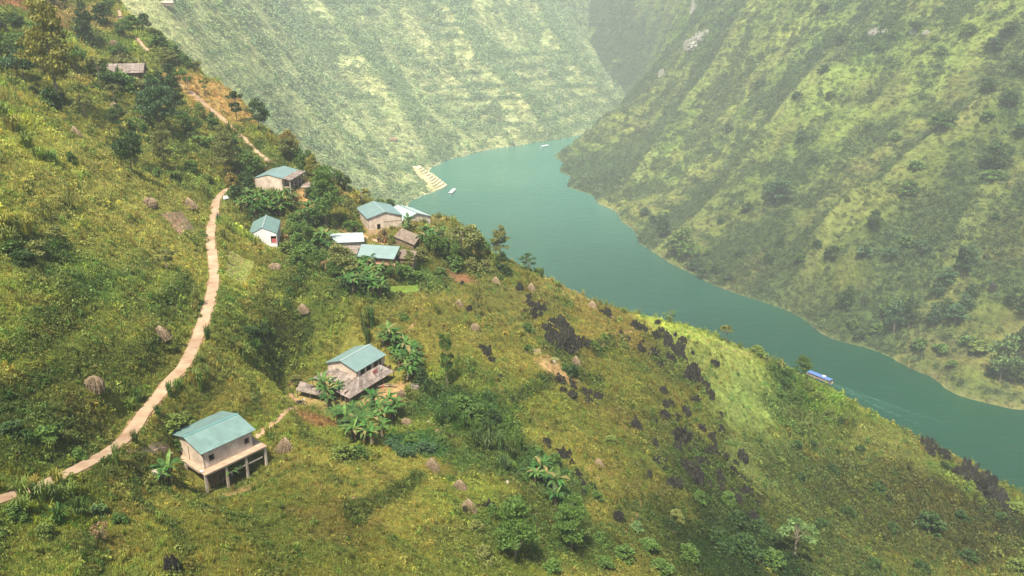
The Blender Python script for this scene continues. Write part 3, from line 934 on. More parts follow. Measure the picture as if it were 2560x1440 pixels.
def mountain_color(x, y, z, seed, green_bias=0.0):
    n1 = fbm(x, y, 70, 4, seed)
    n2 = fbm(x, y, 22, 4, seed + 3)
    n3 = fbm(x, y, 190, 3, seed + 7)
    a = np.array([0.125, 0.148, 0.045]); gold = np.array([0.185, 0.180, 0.062]); green = np.array([0.062, 0.098, 0.034]); brown = np.array([0.125, 0.110, 0.050])
    lime = np.array([0.145, 0.185, 0.055])
    def mx(c, col, f):
        f = np.clip(f, 0, 1)[..., None]
        return c * (1 - f) + col * f
    c = np.broadcast_to(a, x.shape + (3,)).copy()
    c = mx(c, gold, ss(0.0, 0.35, n1 - green_bias))
    c = mx(c, lime, ss(0.0, 0.4, n3) * 0.7)
    c = mx(c, green, ss(0.0, 0.3, -n1 + green_bias) * 0.8)
    c = mx(c, brown, ss(0.1, 0.35, n2) * 0.6)
    c = mx(c, green, ss(0.1, 0.4, -n2 + green_bias * 0.5) * 0.5)
    if seed == 210:      # darker scrub near; paler with distance, haze painted into the colour
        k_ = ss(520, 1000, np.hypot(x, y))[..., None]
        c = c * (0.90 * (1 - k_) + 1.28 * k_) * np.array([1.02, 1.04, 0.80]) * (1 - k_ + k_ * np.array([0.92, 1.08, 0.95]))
    if seed == 310:      # even dry-grass tone, paled to paint distance haze into the colour
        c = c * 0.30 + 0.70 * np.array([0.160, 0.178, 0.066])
    bush = np.clip(ss(0.05, 0.35, -n1 + green_bias) + 0.5 * ss(0.15, 0.4, -n2), 0, 1)
    f_ = (z + 4.0 * n1 + 1.2 * n2) / (11.0 if seed == 210 else 17.0)
    f_ = f_ - np.floor(f_)
    ln = np.exp(-((f_ - 0.5) / (0.10 if seed == 210 else 0.15)) ** 2) * ss(-0.25, 0.1, fbm(x, y, 110, 2, seed + 11)) * (0.75 if seed == 210 else 0.95)
    c = mx(c, green * 0.8, ln)
    bush = np.clip(bush + 0.45 * ln, 0, 1)
    # a bare band just above the water
    s = (1 - ss(0.4, 1.4, z + 1.2 * n2)) * 0.4
    c = mx(c, np.array([0.30, 0.235, 0.13]), s)
    bush = bush * (1 - s)
    return c, bush

def spur_growth(H, x, y, c, bush):  # bushes left of the crest; its lit and shaded sides painted in too
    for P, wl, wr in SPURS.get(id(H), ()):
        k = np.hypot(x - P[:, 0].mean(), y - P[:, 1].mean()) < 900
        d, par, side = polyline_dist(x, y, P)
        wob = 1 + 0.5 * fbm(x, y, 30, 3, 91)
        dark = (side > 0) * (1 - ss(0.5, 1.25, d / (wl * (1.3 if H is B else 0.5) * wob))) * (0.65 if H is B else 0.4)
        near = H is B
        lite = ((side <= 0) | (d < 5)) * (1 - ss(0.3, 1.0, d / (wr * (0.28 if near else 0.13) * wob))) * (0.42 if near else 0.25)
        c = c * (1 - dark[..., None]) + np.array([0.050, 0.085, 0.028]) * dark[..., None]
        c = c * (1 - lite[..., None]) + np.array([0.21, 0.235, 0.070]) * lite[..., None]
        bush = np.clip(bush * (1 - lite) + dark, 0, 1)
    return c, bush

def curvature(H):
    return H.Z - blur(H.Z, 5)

curB = curvature(B)
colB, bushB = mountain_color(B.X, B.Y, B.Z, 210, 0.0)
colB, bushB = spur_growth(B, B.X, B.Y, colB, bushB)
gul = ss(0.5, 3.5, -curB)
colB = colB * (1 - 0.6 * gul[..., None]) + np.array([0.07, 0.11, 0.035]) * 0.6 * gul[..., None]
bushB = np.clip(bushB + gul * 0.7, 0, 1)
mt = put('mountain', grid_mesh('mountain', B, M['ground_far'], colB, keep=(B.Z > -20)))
tag(mt, 'steep grassy mountain on the far side of the river, right', kind='structure')

# ------------------------------------------------------------------ mountains on the left and far bank
G = Height(-1300, 1000, 430, 3300, 6.5)
shoreG = [(1030, 520), (1050, 497), (1080, 480), (1118, 466), (1108, 440), (1095, 412), (1130, 396), (1180, 383), (1230, 372), (1280, 366), (1340, 355), (1440, 338), (1500, 325), (1580, 300), (1640, 270)]
cg = []
for px, py in shoreG:
    p = atz(px, py, 0)
    cg.append(p)
    cg.append((p[0] + 15, p[1] - 30, -14))
    cg.append((p[0] + 50, p[1] - 110, -40))
for t in [(587, 90, 815), (678, 160, 838), (747, 215, 855), (810, 267, 868), (879, 333, 882), (950, 400, 900), (1020, 440, 925),
          (380, -40, 700), (450, 60, 690), (560, 200, 720), (650, 300, 750), (750, 380, 790), (886, 430, 840), (940, 460, 860), (990, 490, 875), (500, 120, 700), (850, 450, 815), (415, 8, 700),
          (760, 150, 1150), (900, 300, 1080), (1000, 380, 1040), (820, 230, 1110), (960, 350, 1060), (650, 50, 1170), (700, 0, 1260), (900, 100, 1240), (900, 0, 1350), (1000, 200, 1210), (1100, 300, 1165), (1150, 350, 1130),
          (1200, 330, 1200), (1200, 150, 1340), (1200, 0, 1500), (1300, 300, 1240), (1300, 150, 1400), (1400, 250, 1370), (1400, 100, 1560), (1400, 0, 1700), (1480, 280, 1400), (1520, 200, 1600),
          (1550, 100, 1900), (1600, 150, 2000), (1650, 200, 1950), (1600, 0, 2150), (1690, 60, 2200), (1700, 0, 2300), (1780, 0, 2300), (1500, 0, 1950)]:
    cg.append(at(*t))
for t in [(380, -40, 720), (560, 0, 950), (700, 0, 1260), (900, 0, 1350), (1200, 0, 1500), (1400, 0, 1700), (1600, 0, 2150), (1780, 0, 2300)]:
    p = at(*t)
    r = p[:2] / np.linalg.norm(p[:2])
    for off, dz in ((150, 110), (350, 240), (800, 420)):
        cg.append((p[0] + r[0] * off, p[1] + r[1] * off, p[2] + dz))
# behind the first spur the ground drops into a side valley
for px, py, d in [(678, 160, 838), (747, 215, 855), (810, 267, 868), (879, 333, 882)]:
    p = at(px, py, d)
    r = p[:2] / np.linalg.norm(p[:2])
    for off, dz in ((35, -25), (90, -60)):
        cg.append((p[0] + r[0] * off, p[1] + r[1] * off, max(-5, p[2] + dz)))
for x, y, z in [(-300, 430, 40), (-150, 450, -30), (-500, 500, 150), (-900, 600, 300), (-1300, 900, 450), (700, 2900, 350), (900, 2200, 200), (500, 2600, 200), (350, 1800, -25), (420, 1600, -25), (330, 1450, -25), (430, 2000, 20)]:
    cg.append((x, y, z))
G.fit(cg, coarse=2, sm=1.0)
G.Z = blur(G.Z, 1.3)
spur(G, [(1090, 10), (1140, 90), (1187, 175), (1256, 237), (1320, 297), (1366, 340)], 26, 110, 45, 3, 40)
spur(G, [(1330, 20), (1394, 156), (1440, 210), (1490, 252)], 26, 110, 50, 3, 40)
spur(G, [(1420, 5), (1470, 50), (1510, 110), (1580, 190)], 36, 120, 50, 3, 40)
spur(G, [(800, 20), (900, 160), (980, 280), (1060, 380)], 16, 90, 50, 3, 40)
spur(G, [(587, 90), (678, 160), (747, 215), (810, 267), (879, 333), (950, 400)], 8, 30, 60, 3, 40)
spur(G, [(800, 400), (886, 432), (940, 462), (1000, 495)], 9, 30, 50, 3, 20)
G.Z = np.where(G.Z > 225, 225 + 45 * (1 - np.exp(-(G.Z - 225) / 45)), G.Z)
dG = ss(-2, 40, G.Z)
G.Z += dG * (17 * fbm(G.X, G.Y, 130, 4, 71) + 5 * fbm(G.X, G.Y, 42, 4, 72)) + 1.2 * fbm(G.X, G.Y, 18, 2, 73)
bk = G.Z + 3 * fbm(G.X, G.Y, 120, 2, 74)
tg = np.floor(bk / 9) * 9 + 9 * ss(0.5, 1, bk / 9 - np.floor(bk / 9))
G.Z += (tg - bk) * 0.35 * dG * ss(-0.1, 0.3, fbm(G.X, G.Y, 200, 2, 75))
colG, bushG = mountain_color(G.X, G.Y, G.Z, 310, -0.12)
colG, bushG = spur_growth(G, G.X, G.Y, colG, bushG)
colG = np.minimum(colG * 2.35 * np.array([1.0, 1.0, 1.30]), 0.5)  # haze over the far slopes brightened into their colour
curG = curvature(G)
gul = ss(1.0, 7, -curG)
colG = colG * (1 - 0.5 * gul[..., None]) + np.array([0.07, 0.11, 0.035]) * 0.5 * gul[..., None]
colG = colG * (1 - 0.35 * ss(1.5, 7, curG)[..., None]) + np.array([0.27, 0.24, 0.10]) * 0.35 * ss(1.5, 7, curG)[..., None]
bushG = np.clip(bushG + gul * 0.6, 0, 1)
farm = ss(1750, 2000, np.hypot(G.X, G.Y))
colG = colG * (1 - 0.8 * farm[..., None]) + np.array([0.05, 0.09, 0.04]) * 0.8 * farm[..., None]
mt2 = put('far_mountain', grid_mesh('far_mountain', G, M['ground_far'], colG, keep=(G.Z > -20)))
tag(mt2, 'hazy mountain slopes with old terraces behind the river bend', kind='structure')

# ------------------------------------------------------------------ water
wv = []
mb = MB()
mb.add([(-1500, -300, 0), (2500, -300, 0), (2500, 4200, 0), (-1500, 4200, 0)], [(0, 1, 2, 3)])
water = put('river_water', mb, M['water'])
tag(water, 'calm green river winding between the mountains', kind='structure')

# ------------------------------------------------------------------ haze
hz = MB()
zt = float(max(A.Z.max(), B.Z.max(), G.Z.max(), CZ)) + 25
hz.box(((-1500 + 2500) / 2 , 1950, (zt - 65) / 2), (2020, 2280, (zt + 65) / 2))
haze_m = bpy.data.materials.new('haze_air')
haze_m.use_nodes = True
nt = haze_m.node_tree
nt.nodes.clear()
ho = nt.nodes.new('ShaderNodeOutputMaterial')
hv = nt.nodes.new('ShaderNodeVolumePrincipled')
hv.inputs['Color'].default_value = HAZE_COLOR + (1,)
hv.inputs['Density'].default_value = HAZE_DENSITY
hv.inputs['Anisotropy'].default_value = 0.0
nt.links.new(hv.outputs[0], ho.inputs['Volume'])
haze = put('haze', hz, haze_m)
tag(haze, 'pale haze filling the valley', kind='stuff')
#@@END
# ------------------------------------------------------------------ words for labels
_ORD = ['first', 'second', 'third', 'fourth', 'fifth', 'sixth', 'seventh', 'eighth', 'ninth', 'tenth', 'eleventh', 'twelfth', 'thirteenth', 'fourteenth', 'fifteenth', 'sixteenth',
        'seventeenth', 'eighteenth', 'nineteenth', 'twentieth']
_TENS = {2: 'twenty', 3: 'thirty', 4: 'forty', 5: 'fifty', 6: 'sixty', 7: 'seventy', 8: 'eighty', 9: 'ninety'}
_TTH = {2: 'twentieth', 3: 'thirtieth', 4: 'fortieth', 5: 'fiftieth', 6: 'sixtieth', 7: 'seventieth', 8: 'eightieth', 9: 'ninetieth'}

def ordinal(n):
    if n <= 20:
        return _ORD[n - 1]
    t, u = divmod(n, 10)
    if u == 0:
        return _TTH.get(t, 'hundredth')
    return (_TENS.get(t, 'hundred and') + '-' + _ORD[u - 1])

def place_words(px, py):
    """where in the photo: what it stands beside"""
    L = [((540, 1130), 190, 'beside the stilt house'), ((890, 1050), 130, 'below the house with sheet lean-tos'), ((1010, 890), 100, 'right of the house with sheet lean-tos'),
         ((665, 500), 100, 'below the two-storey house'), ((665, 590), 70, 'by the white house'), ((930, 690), 100, 'below the village sheds'), ((1040, 590), 60, 'in front of the twin block houses'),
         ((800, 560), 80, 'between the white house and the sheds'), ((530, 355), 80, 'beside the upper road'), ((330, 200), 110, 'by the old farmhouse'), ((940, 520), 70, 'behind the twin block houses'),
         ((1170, 640), 110, 'at the village end by the river'), ((1385, 1200), 90, 'in the dark green gully'), ((790, 420), 110, 'behind the two-storey house'), ((130, 250), 120, 'at upper left under the big tree'),
         ((1400, 860), 90, 'by the large black outcrop'), ((1650, 880), 90, 'along the edge of the bright field'), ((1700, 1000), 110, 'below the bright field'), ((1760, 1150), 130, 'on the dark lower spur'),
         ((1340, 760), 70, 'on the golden slope under the ridge'), ((1430, 970), 90, 'under the small bare patch'), ((2430, 1200), 130, 'on the far right crest'), ((480, 900), 130, 'beside the curving road'),
         ((640, 850), 90, 'in the hedge between two fields'), ((930, 800), 80, 'above the house with sheet lean-tos'), ((1400, 700), 80, 'along the ridge above the river'), ((1900, 900), 120, 'on the crest beyond the bright field'),
         ((1360, 1340), 160, 'at the bottom edge of the spur')]
    best = None
    for (x, y), r, w in L:
        d = math.hypot(px - x, py - y) / r
        if best is None or d < best[0]:
            best = (d, w)
    if best[0] < 1.0:
        return best[1]
    if px > 1400 and py < 0.47 * (px - 1400) + 330:
        return 'on the mountain across the river'
    if px < 560:
        return 'on the left hillside' if py > 400 else 'on the upper left hillside'
    return 'on the middle slope' if px < 1300 else 'on the right-hand spur'

class Labels:
    """collects things of one kind, then gives each its own label, counted from the left where it stands"""
    def __init__(s):
        s.items = []
    def add(s, o, px, py, what):
        s.items.append((o, px, py, what))
    def done(s):
        g = {}
        for it in s.items:
            g.setdefault((it[3], place_words(it[1], it[2])), []).append(it)
        for (what, where), L in g.items():
            L.sort(key=lambda t: t[1])
            for i, (o, px, py, w) in enumerate(L):
                if len(L) == 1:
                    o['label'] = '%s %s' % (what, where)
                elif len(L) == 2:
                    o['label'] = '%s %s, the %s of two' % (what, where, ('left', 'right')[i])
                elif i == 0 or i == len(L) - 1:
                    o['label'] = '%s %s, the %s one' % (what, where, 'leftmost' if i == 0 else 'rightmost')
                else:
                    o['label'] = '%s %s, %s from the left' % (what, where, ordinal(i + 1))

# ------------------------------------------------------------------ roads and footpaths
def ribbon(line, half, lift, H=None, wob=0.0, seed=0, thick=0.0):
    L = np.asarray(line)
    n = len(L)
    d = np.gradient(L[:, :2], axis=0)
    d /= np.linalg.norm(d, axis=1)[:, None] + 1e-9
    nr = np.stack([-d[:, 1], d[:, 0]], 1)
    wl = half * (1 + wob * fbm(np.arange(n) * 0.7, np.zeros(n) + seed, 2, 2, 5))
    wr = half * (1 + wob * fbm(np.arange(n) * 0.7, np.zeros(n) + seed + 40, 2, 2, 6))
    m = MB()
    rows = []
    for j, k in enumerate((-1.0, -0.5, 0, 0.5, 1.0)):
        w = np.where(k < 0, wl, wr)
        p = L[:, :2] + nr * (k * w)[:, None]
        z = (H.z(p[:, 0], p[:, 1]) if H is not None else L[:, 2]) + lift
        if H is not None and abs(k) < 1:
            z = np.maximum(z, H.z(L[:, 0], L[:, 1]) + lift - 0.1)
        rows.append(np.c_[p, z])
    vs = [tuple(rows[j][i]) for i in range(n) for j in range(5)]
    fs = [(i * 5 + j, i * 5 + j + 1, (i + 1) * 5 + j + 1, (i + 1) * 5 + j) for i in range(n - 1) for j in range(4)]
    m.add(vs, fs)
    return m, rows

def build_road(R, half, name, label):
    m, _ = ribbon(R, half + 0.3, 0.07, A, 0.35, 3)
    base = put(name, m, M['dirt'])
    tag(base, label, kind='structure')
    k = 5
    i = 0
    while i + k < len(R):
        seg = R[i:i + k + 1]
        # direction per point from the whole road, so neighbouring slabs meet
        sm = MB()
        vs = []
        for j, q in enumerate(seg):
            a = R[max(i + j - 2, 0)]
            b = R[min(i + j + 2, len(R) - 1)]
            d = (b - a)[:2]
            d = d / (np.linalg.norm(d) + 1e-9)
            nrm = np.array([-d[1], d[0]])
            off = 0.012 if j == 0 else (-0.012 if j == k else 0)
            c = q[:2] + d * off
            zc = A.z(c[0], c[1])
            w = half * (1 + 0.04 * math.sin((i + j) * 0.55))
            for s_ in (-1, 1):
                p = c + nrm * w * s_
                vs.append((p[0], p[1], zc + 0.20))
            for s_ in (-1, 1):
                p = c + nrm * w * s_
                vs.append((p[0], p[1], zc - 0.05))
        fs = []
        for j in range(len(seg) - 1):
            a = j * 4
            fs += [(a, a + 1, a + 5, a + 4), (a, a + 4, a + 6, a + 2), (a + 1, a + 3, a + 7, a + 5)]
        fs += [(0, 2, 3, 1), (len(vs) - 4, len(vs) - 3, len(vs) - 1, len(vs) - 2)]
        sm.add(vs, fs)
        put('slab', sm, M['road'], base)
        i += k
    return base
build_road(road1, 0.88, 'road', 'pale concrete track curving down the left hillside')
build_road(road2, 0.85, 'upper_road', 'pale concrete track climbing behind the two-storey house')
build_road(road3, 1.0, 'hilltop_road', 'short visible stretch of track near the hilltop')
build_road(road4, 1.3, 'summit_road', 'topmost visible stretch of track at the skyline')
PLAB = {'path_to_stilt_house': 'beaten earth lane between the stilt house and the farmhouse', 'path_from_road': 'thin footpath from the road to the stilt house', 'path_behind_shed': 'footpath curling behind the sheet roofed lean-to',
        'path_field': 'footpath across the yellow field below the vegetable bed', 'path_rocks': 'faint footpath slanting down by the lone thin tree', 'path_right': 'footpath climbing past the large black outcrop',
        'path_low': 'footpath over the low rocky spur', 'path_village': 'bare earth lane between the village houses', 'path_upper': 'thin path behind the tall village tree', 'path_ridge': 'faint path along the ridge of the bright field',
        'path_bottom': 'worn bare path near the bottom of the spur'}
for k, (l, w) in path_lines.items():
    if len(l) > 3:
        big = w > 0.6
        m, _ = ribbon(l, w, 0.09 if big else 0.07, A, 0.3, len(k))
        tag(put('footpath', m, M['sand' if (big or 'house' in k or 'from_road' in k) else 'dirt']), PLAB[k], kind='structure')

# ------------------------------------------------------------------ foliage meshes
def leaf_quads(cent, nrm_bias, size, rng, elong=1.0, droop=0.0):
    """one quad per centre with random orientation, biased to face up"""
    n = len(cent)
    nv = rng.normal(size=(n, 3)) + np.array([0, 0, nrm_bias])
    nv /= np.linalg.norm(nv, axis=1)[:, None]
    t = rng.normal(size=(n, 3))
    t -= (t * nv).sum(1)[:, None] * nv
    t /= np.linalg.norm(t, axis=1)[:, None]
    b = np.cross(nv, t)
    s = size * rng.uniform(0.6, 1.3, n)[:, None]
    t *= s * elong
    b *= s
    bend = nv * s * 0.35
    v = np.stack([cent - t, cent + b * 0.8 - bend * 0.3, cent + t - bend, cent - b * 0.8 - bend * 0.3], 1).reshape(-1, 3)
    return v

def quads_for(n):
    return np.arange(n * 4).reshape(n, 4)

def crown_mesh(name, kind, seed, nleaf):
    """crown for a tree of unit height 1 and crown width 1 (scaled per tree)"""
    rng = np.random.default_rng(seed)
    cl = []
    if kind == 'layered':
        k = 15
        for i in range(k):
            t = i / (k - 1)
            z = 0.34 + 0.60 * t
            rr = 0.46 * (1 - 0.75 * t ** 1.6) * (0.7 + 0.3 * min(1, t * 5))
            for j in range(4 if t < 0.8 else 2):
                a = rng.uniform(0, 6.28)
                r = rr * rng.uniform(0.35, 0.95)
                cl.append((r * math.cos(a), r * math.sin(a), z + rng.uniform(-.03, .03) + 0.05 * (1 - r / 0.46), rng.uniform(0.10, 0.17), 0.30))
    elif kind == 'round':
        for i in range(26):
            a = rng.uniform(0, 6.28); u = rng.uniform(-0.8, 1)
            r = 0.38 * math.sqrt(max(0, 1 - u * u)) * rng.uniform(.7, 1.05)
            cl.append((r * math.cos(a), r * math.sin(a), 0.62 + 0.27 * u, rng.uniform(0.10, 0.18), 0.8))
    elif kind == 'column':
        for i in range(30):
            a = rng.uniform(0, 6.28); u = rng.uniform(0, 1)
            r = 0.33 * math.sin(math.pi * min(1, 0.12 + u * 0.9)) ** 0.6 * rng.uniform(.4, 1)
            cl.append((r * math.cos(a), r * math.sin(a), 0.08 + 0.88 * u, rng.uniform(0.12, 0.22), 0.45))
    elif kind == 'umbrella':
        for i in range(14):
            a = rng.uniform(0, 6.28); r = 0.44 * math.sqrt(rng.uniform(0, 1))
            cl.append((r * math.cos(a), r * math.sin(a), 0.84 - 0.12 * (r / .44) ** 2 + rng.uniform(-.03, .03), rng.uniform(0.10, 0.15), 0.35))
    elif kind == 'tiers':
        for z, w in ((0.42, 0.30), (0.55, 0.44), (0.80, 0.40), (0.90, 0.34)):
            for j in range(6):
                a = rng.uniform(0, 6.28); r = w * math.sqrt(rng.uniform(0, 1))
                cl.append((r * math.cos(a), r * math.sin(a), z + rng.uniform(-.02, .02), rng.uniform(0.11, 0.16), 0.35))
    elif kind == 'sparse':
        for i in range(20):
            a = rng.uniform(0, 6.28); u = rng.uniform(-0.9, 1)
            r = 0.42 * math.sqrt(max(0, 1 - u * u)) * rng.uniform(.5, 1.05)
            cl.append((r * math.cos(a), r * math.sin(a), 0.66 + 0.28 * u, rng.uniform(0.07, 0.12), 0.5))
    elif kind == 'bush':
        for i in range(26):
            a = rng.uniform(0, 6.28); u = rng.uniform(0, 1)
            r = 0.40 * math.sqrt(max(0, 1 - u * u)) * rng.uniform(.4, 1.08)
            cl.append((r * math.cos(a), r * math.sin(a), 0.10 + 0.72 * u, rng.uniform(0.12, 0.20), 0.8))
    cl = np.array(cl)
    w = cl[:, 3] ** 2
    pick = rng.choice(len(cl), nleaf, p=w / w.sum())
    d = rng.normal(size=(nleaf, 3))
    d /= np.linalg.norm(d, axis=1)[:, None]
    d *= (rng.uniform(0.25, 1, nleaf) ** 0.5)[:, None]
    cc = cl[pick]
    cent = cc[:, :3] + d * cc[:, 3:4] * np.stack([np.ones(nleaf), np.ones(nleaf), cc[:, 4]], 1)
    cent[:, 2] = np.maximum(cent[:, 2], 0.0)
    size = {'layered': 0.028, 'round': 0.031, 'column': 0.038, 'umbrella': 0.033, 'tiers': 0.032, 'sparse': 0.024, 'bush': 0.042}[kind]
    v = leaf_quads(cent, 0.9, size * (1500 / nleaf) ** 0.4, rng, 1.3)
    return mesh_np(name, v, quads_for(nleaf), M['crown'], None, smooth=False), cl

def trunk_mesh(kind, cl, seed):
    rng = random.Random(seed)
    m = MB()
    top = {'layered': 0.93, 'round': 0.7, 'column': 0.8, 'umbrella': 0.82, 'tiers': 0.88, 'sparse': 0.8, 'bush': 0.4}[kind]
    pts = [(rng.uniform(-.012, .012) * (i > 0) * i * 0.4, rng.uniform(-.012, .012) * (i > 0) * i * 0.4, top * i / 6 - (0.02 if i == 0 else 0)) for i in range(7)]
    tk = 2.0 if kind in ('umbrella', 'tiers', 'sparse') else 1.3
    m.tube(pts, [0.020 * tk * (1 - 0.12 * i) for i in range(7)], 6)
    pick = sorted(range(len(cl)), key=lambda i: rng.random())[:12 if kind != 'bush' else 6]
    for i in pick:
        x, y, z = cl[i][:3]
        zb = max(0.12, min(top * 0.97, z - 0.5 * math.hypot(x, y) - 0.02))
        m.tube([(0, 0, zb), (x * 0.5, y * 0.5, zb + (z - zb) * 0.45), (x * 0.95, y * 0.95, z)], [0.009, 0.006, 0.003], 4, cap=False)
    me = m.mesh('trunk_' + kind)
    me.materials.append(M['bark'])
    return me

TREES = {}
for kind, nl in (('layered', 4800), ('round', 3600), ('column', 1500), ('umbrella', 1100), ('tiers', 1500), ('sparse', 900), ('bush', 1300)):
    TREES[kind] = []
    for sd in (1, 2, 3):
        cm, cl = crown_mesh('crown_' + kind, kind, sd * 31 + len(kind), nl)
        TREES[kind].append((cm, trunk_mesh(kind, cl, sd)))
FAR_TREES = {}
for kind, nl in (('layered', 900), ('round', 800), ('bush', 600), ('column', 500)):
    FAR_TREES[kind] = []
    for sd in (1, 2, 3):
        cm, cl = crown_mesh('crown_far_' + kind, kind, sd * 17 + len(kind), nl)
        FAR_TREES[kind].append((cm, trunk_mesh(kind, cl, sd)))

PAL = {'dark': (0.026, 0.052, 0.012), 'mid': (0.056, 0.100, 0.018), 'lime': (0.14, 0.19, 0.035), 'yellow': (0.22, 0.21, 0.035), 'olive': (0.11, 0.12, 0.032), 'pale': (0.085, 0.135, 0.040),
       'orange': (0.24, 0.18, 0.04), 'brown': (0.17, 0.12, 0.055), 'blue': (0.038, 0.075, 0.028)}
PALW = {'dark': 'dark green', 'mid': 'green', 'lime': 'bright green', 'yellow': 'yellowing', 'olive': 'olive green', 'pale': 'pale green', 'orange': 'orange tinged', 'brown': 'brownish', 'blue': 'deep green'}
KINDW = {'layered': 'tiered branching tree', 'round': 'round crowned tree', 'column': 'upright columnar tree', 'umbrella': 'flat umbrella shaped tree', 'tiers': 'tree with two flat tiers of leaves', 'sparse': 'thin sparse tree', 'bush': 'leafy bush'}
tree_labels = Labels()
_tn = [0]

def add_tree(px, py, hpx, wpx, kind, pal, H=None, far=False, what=None, group=None, base=None):
    H = H or A
    b = base if base is not None else H.hit(px, py)
    k_ = 0
    while b is None and k_ < 12:      # the foot stands just behind the crest line
        k_ += 1
        b = H.hit(px, py + 4 * k_)
    if b is None:
        return None
    d = np.linalg.norm(b - CAM)
    dep = math.asin((CZ - b[2]) / d) if d > 0 else 0
    h = max(0.5, hpx * d / FOC / max(0.6, math.cos(dep)))
    w = wpx * d / FOC
    _tn[0] += 1
    lib = FAR_TREES if far and kind in FAR_TREES else TREES
    cm, tm = lib[kind][_tn[0] % 3]
    name = 'bush' if kind == 'bush' else 'tree'
    r = thing(name, 'tree', 'bush' if kind == 'bush' else 'tree', (b[0], b[1], H.z(b[0], b[1]) - 0.1), random.uniform(0, 6.28), group or ('bushes on the hillside' if kind == 'bush' else 'trees on the hillside'))
    r.scale = (w, w, h)
    col = PAL[pal]
    j = random.uniform(0.85, 1.15) * (1.0 if pal in ('lime', 'yellow', 'orange') else 1.5)
    o = put('crown', cm, None, r, color=tuple(c * j for c in col))
    put('trunk', tm, None, r)
    tree_labels.add(r, px, py, what or (PALW[pal] + ' ' + KINDW[kind]))
    return r

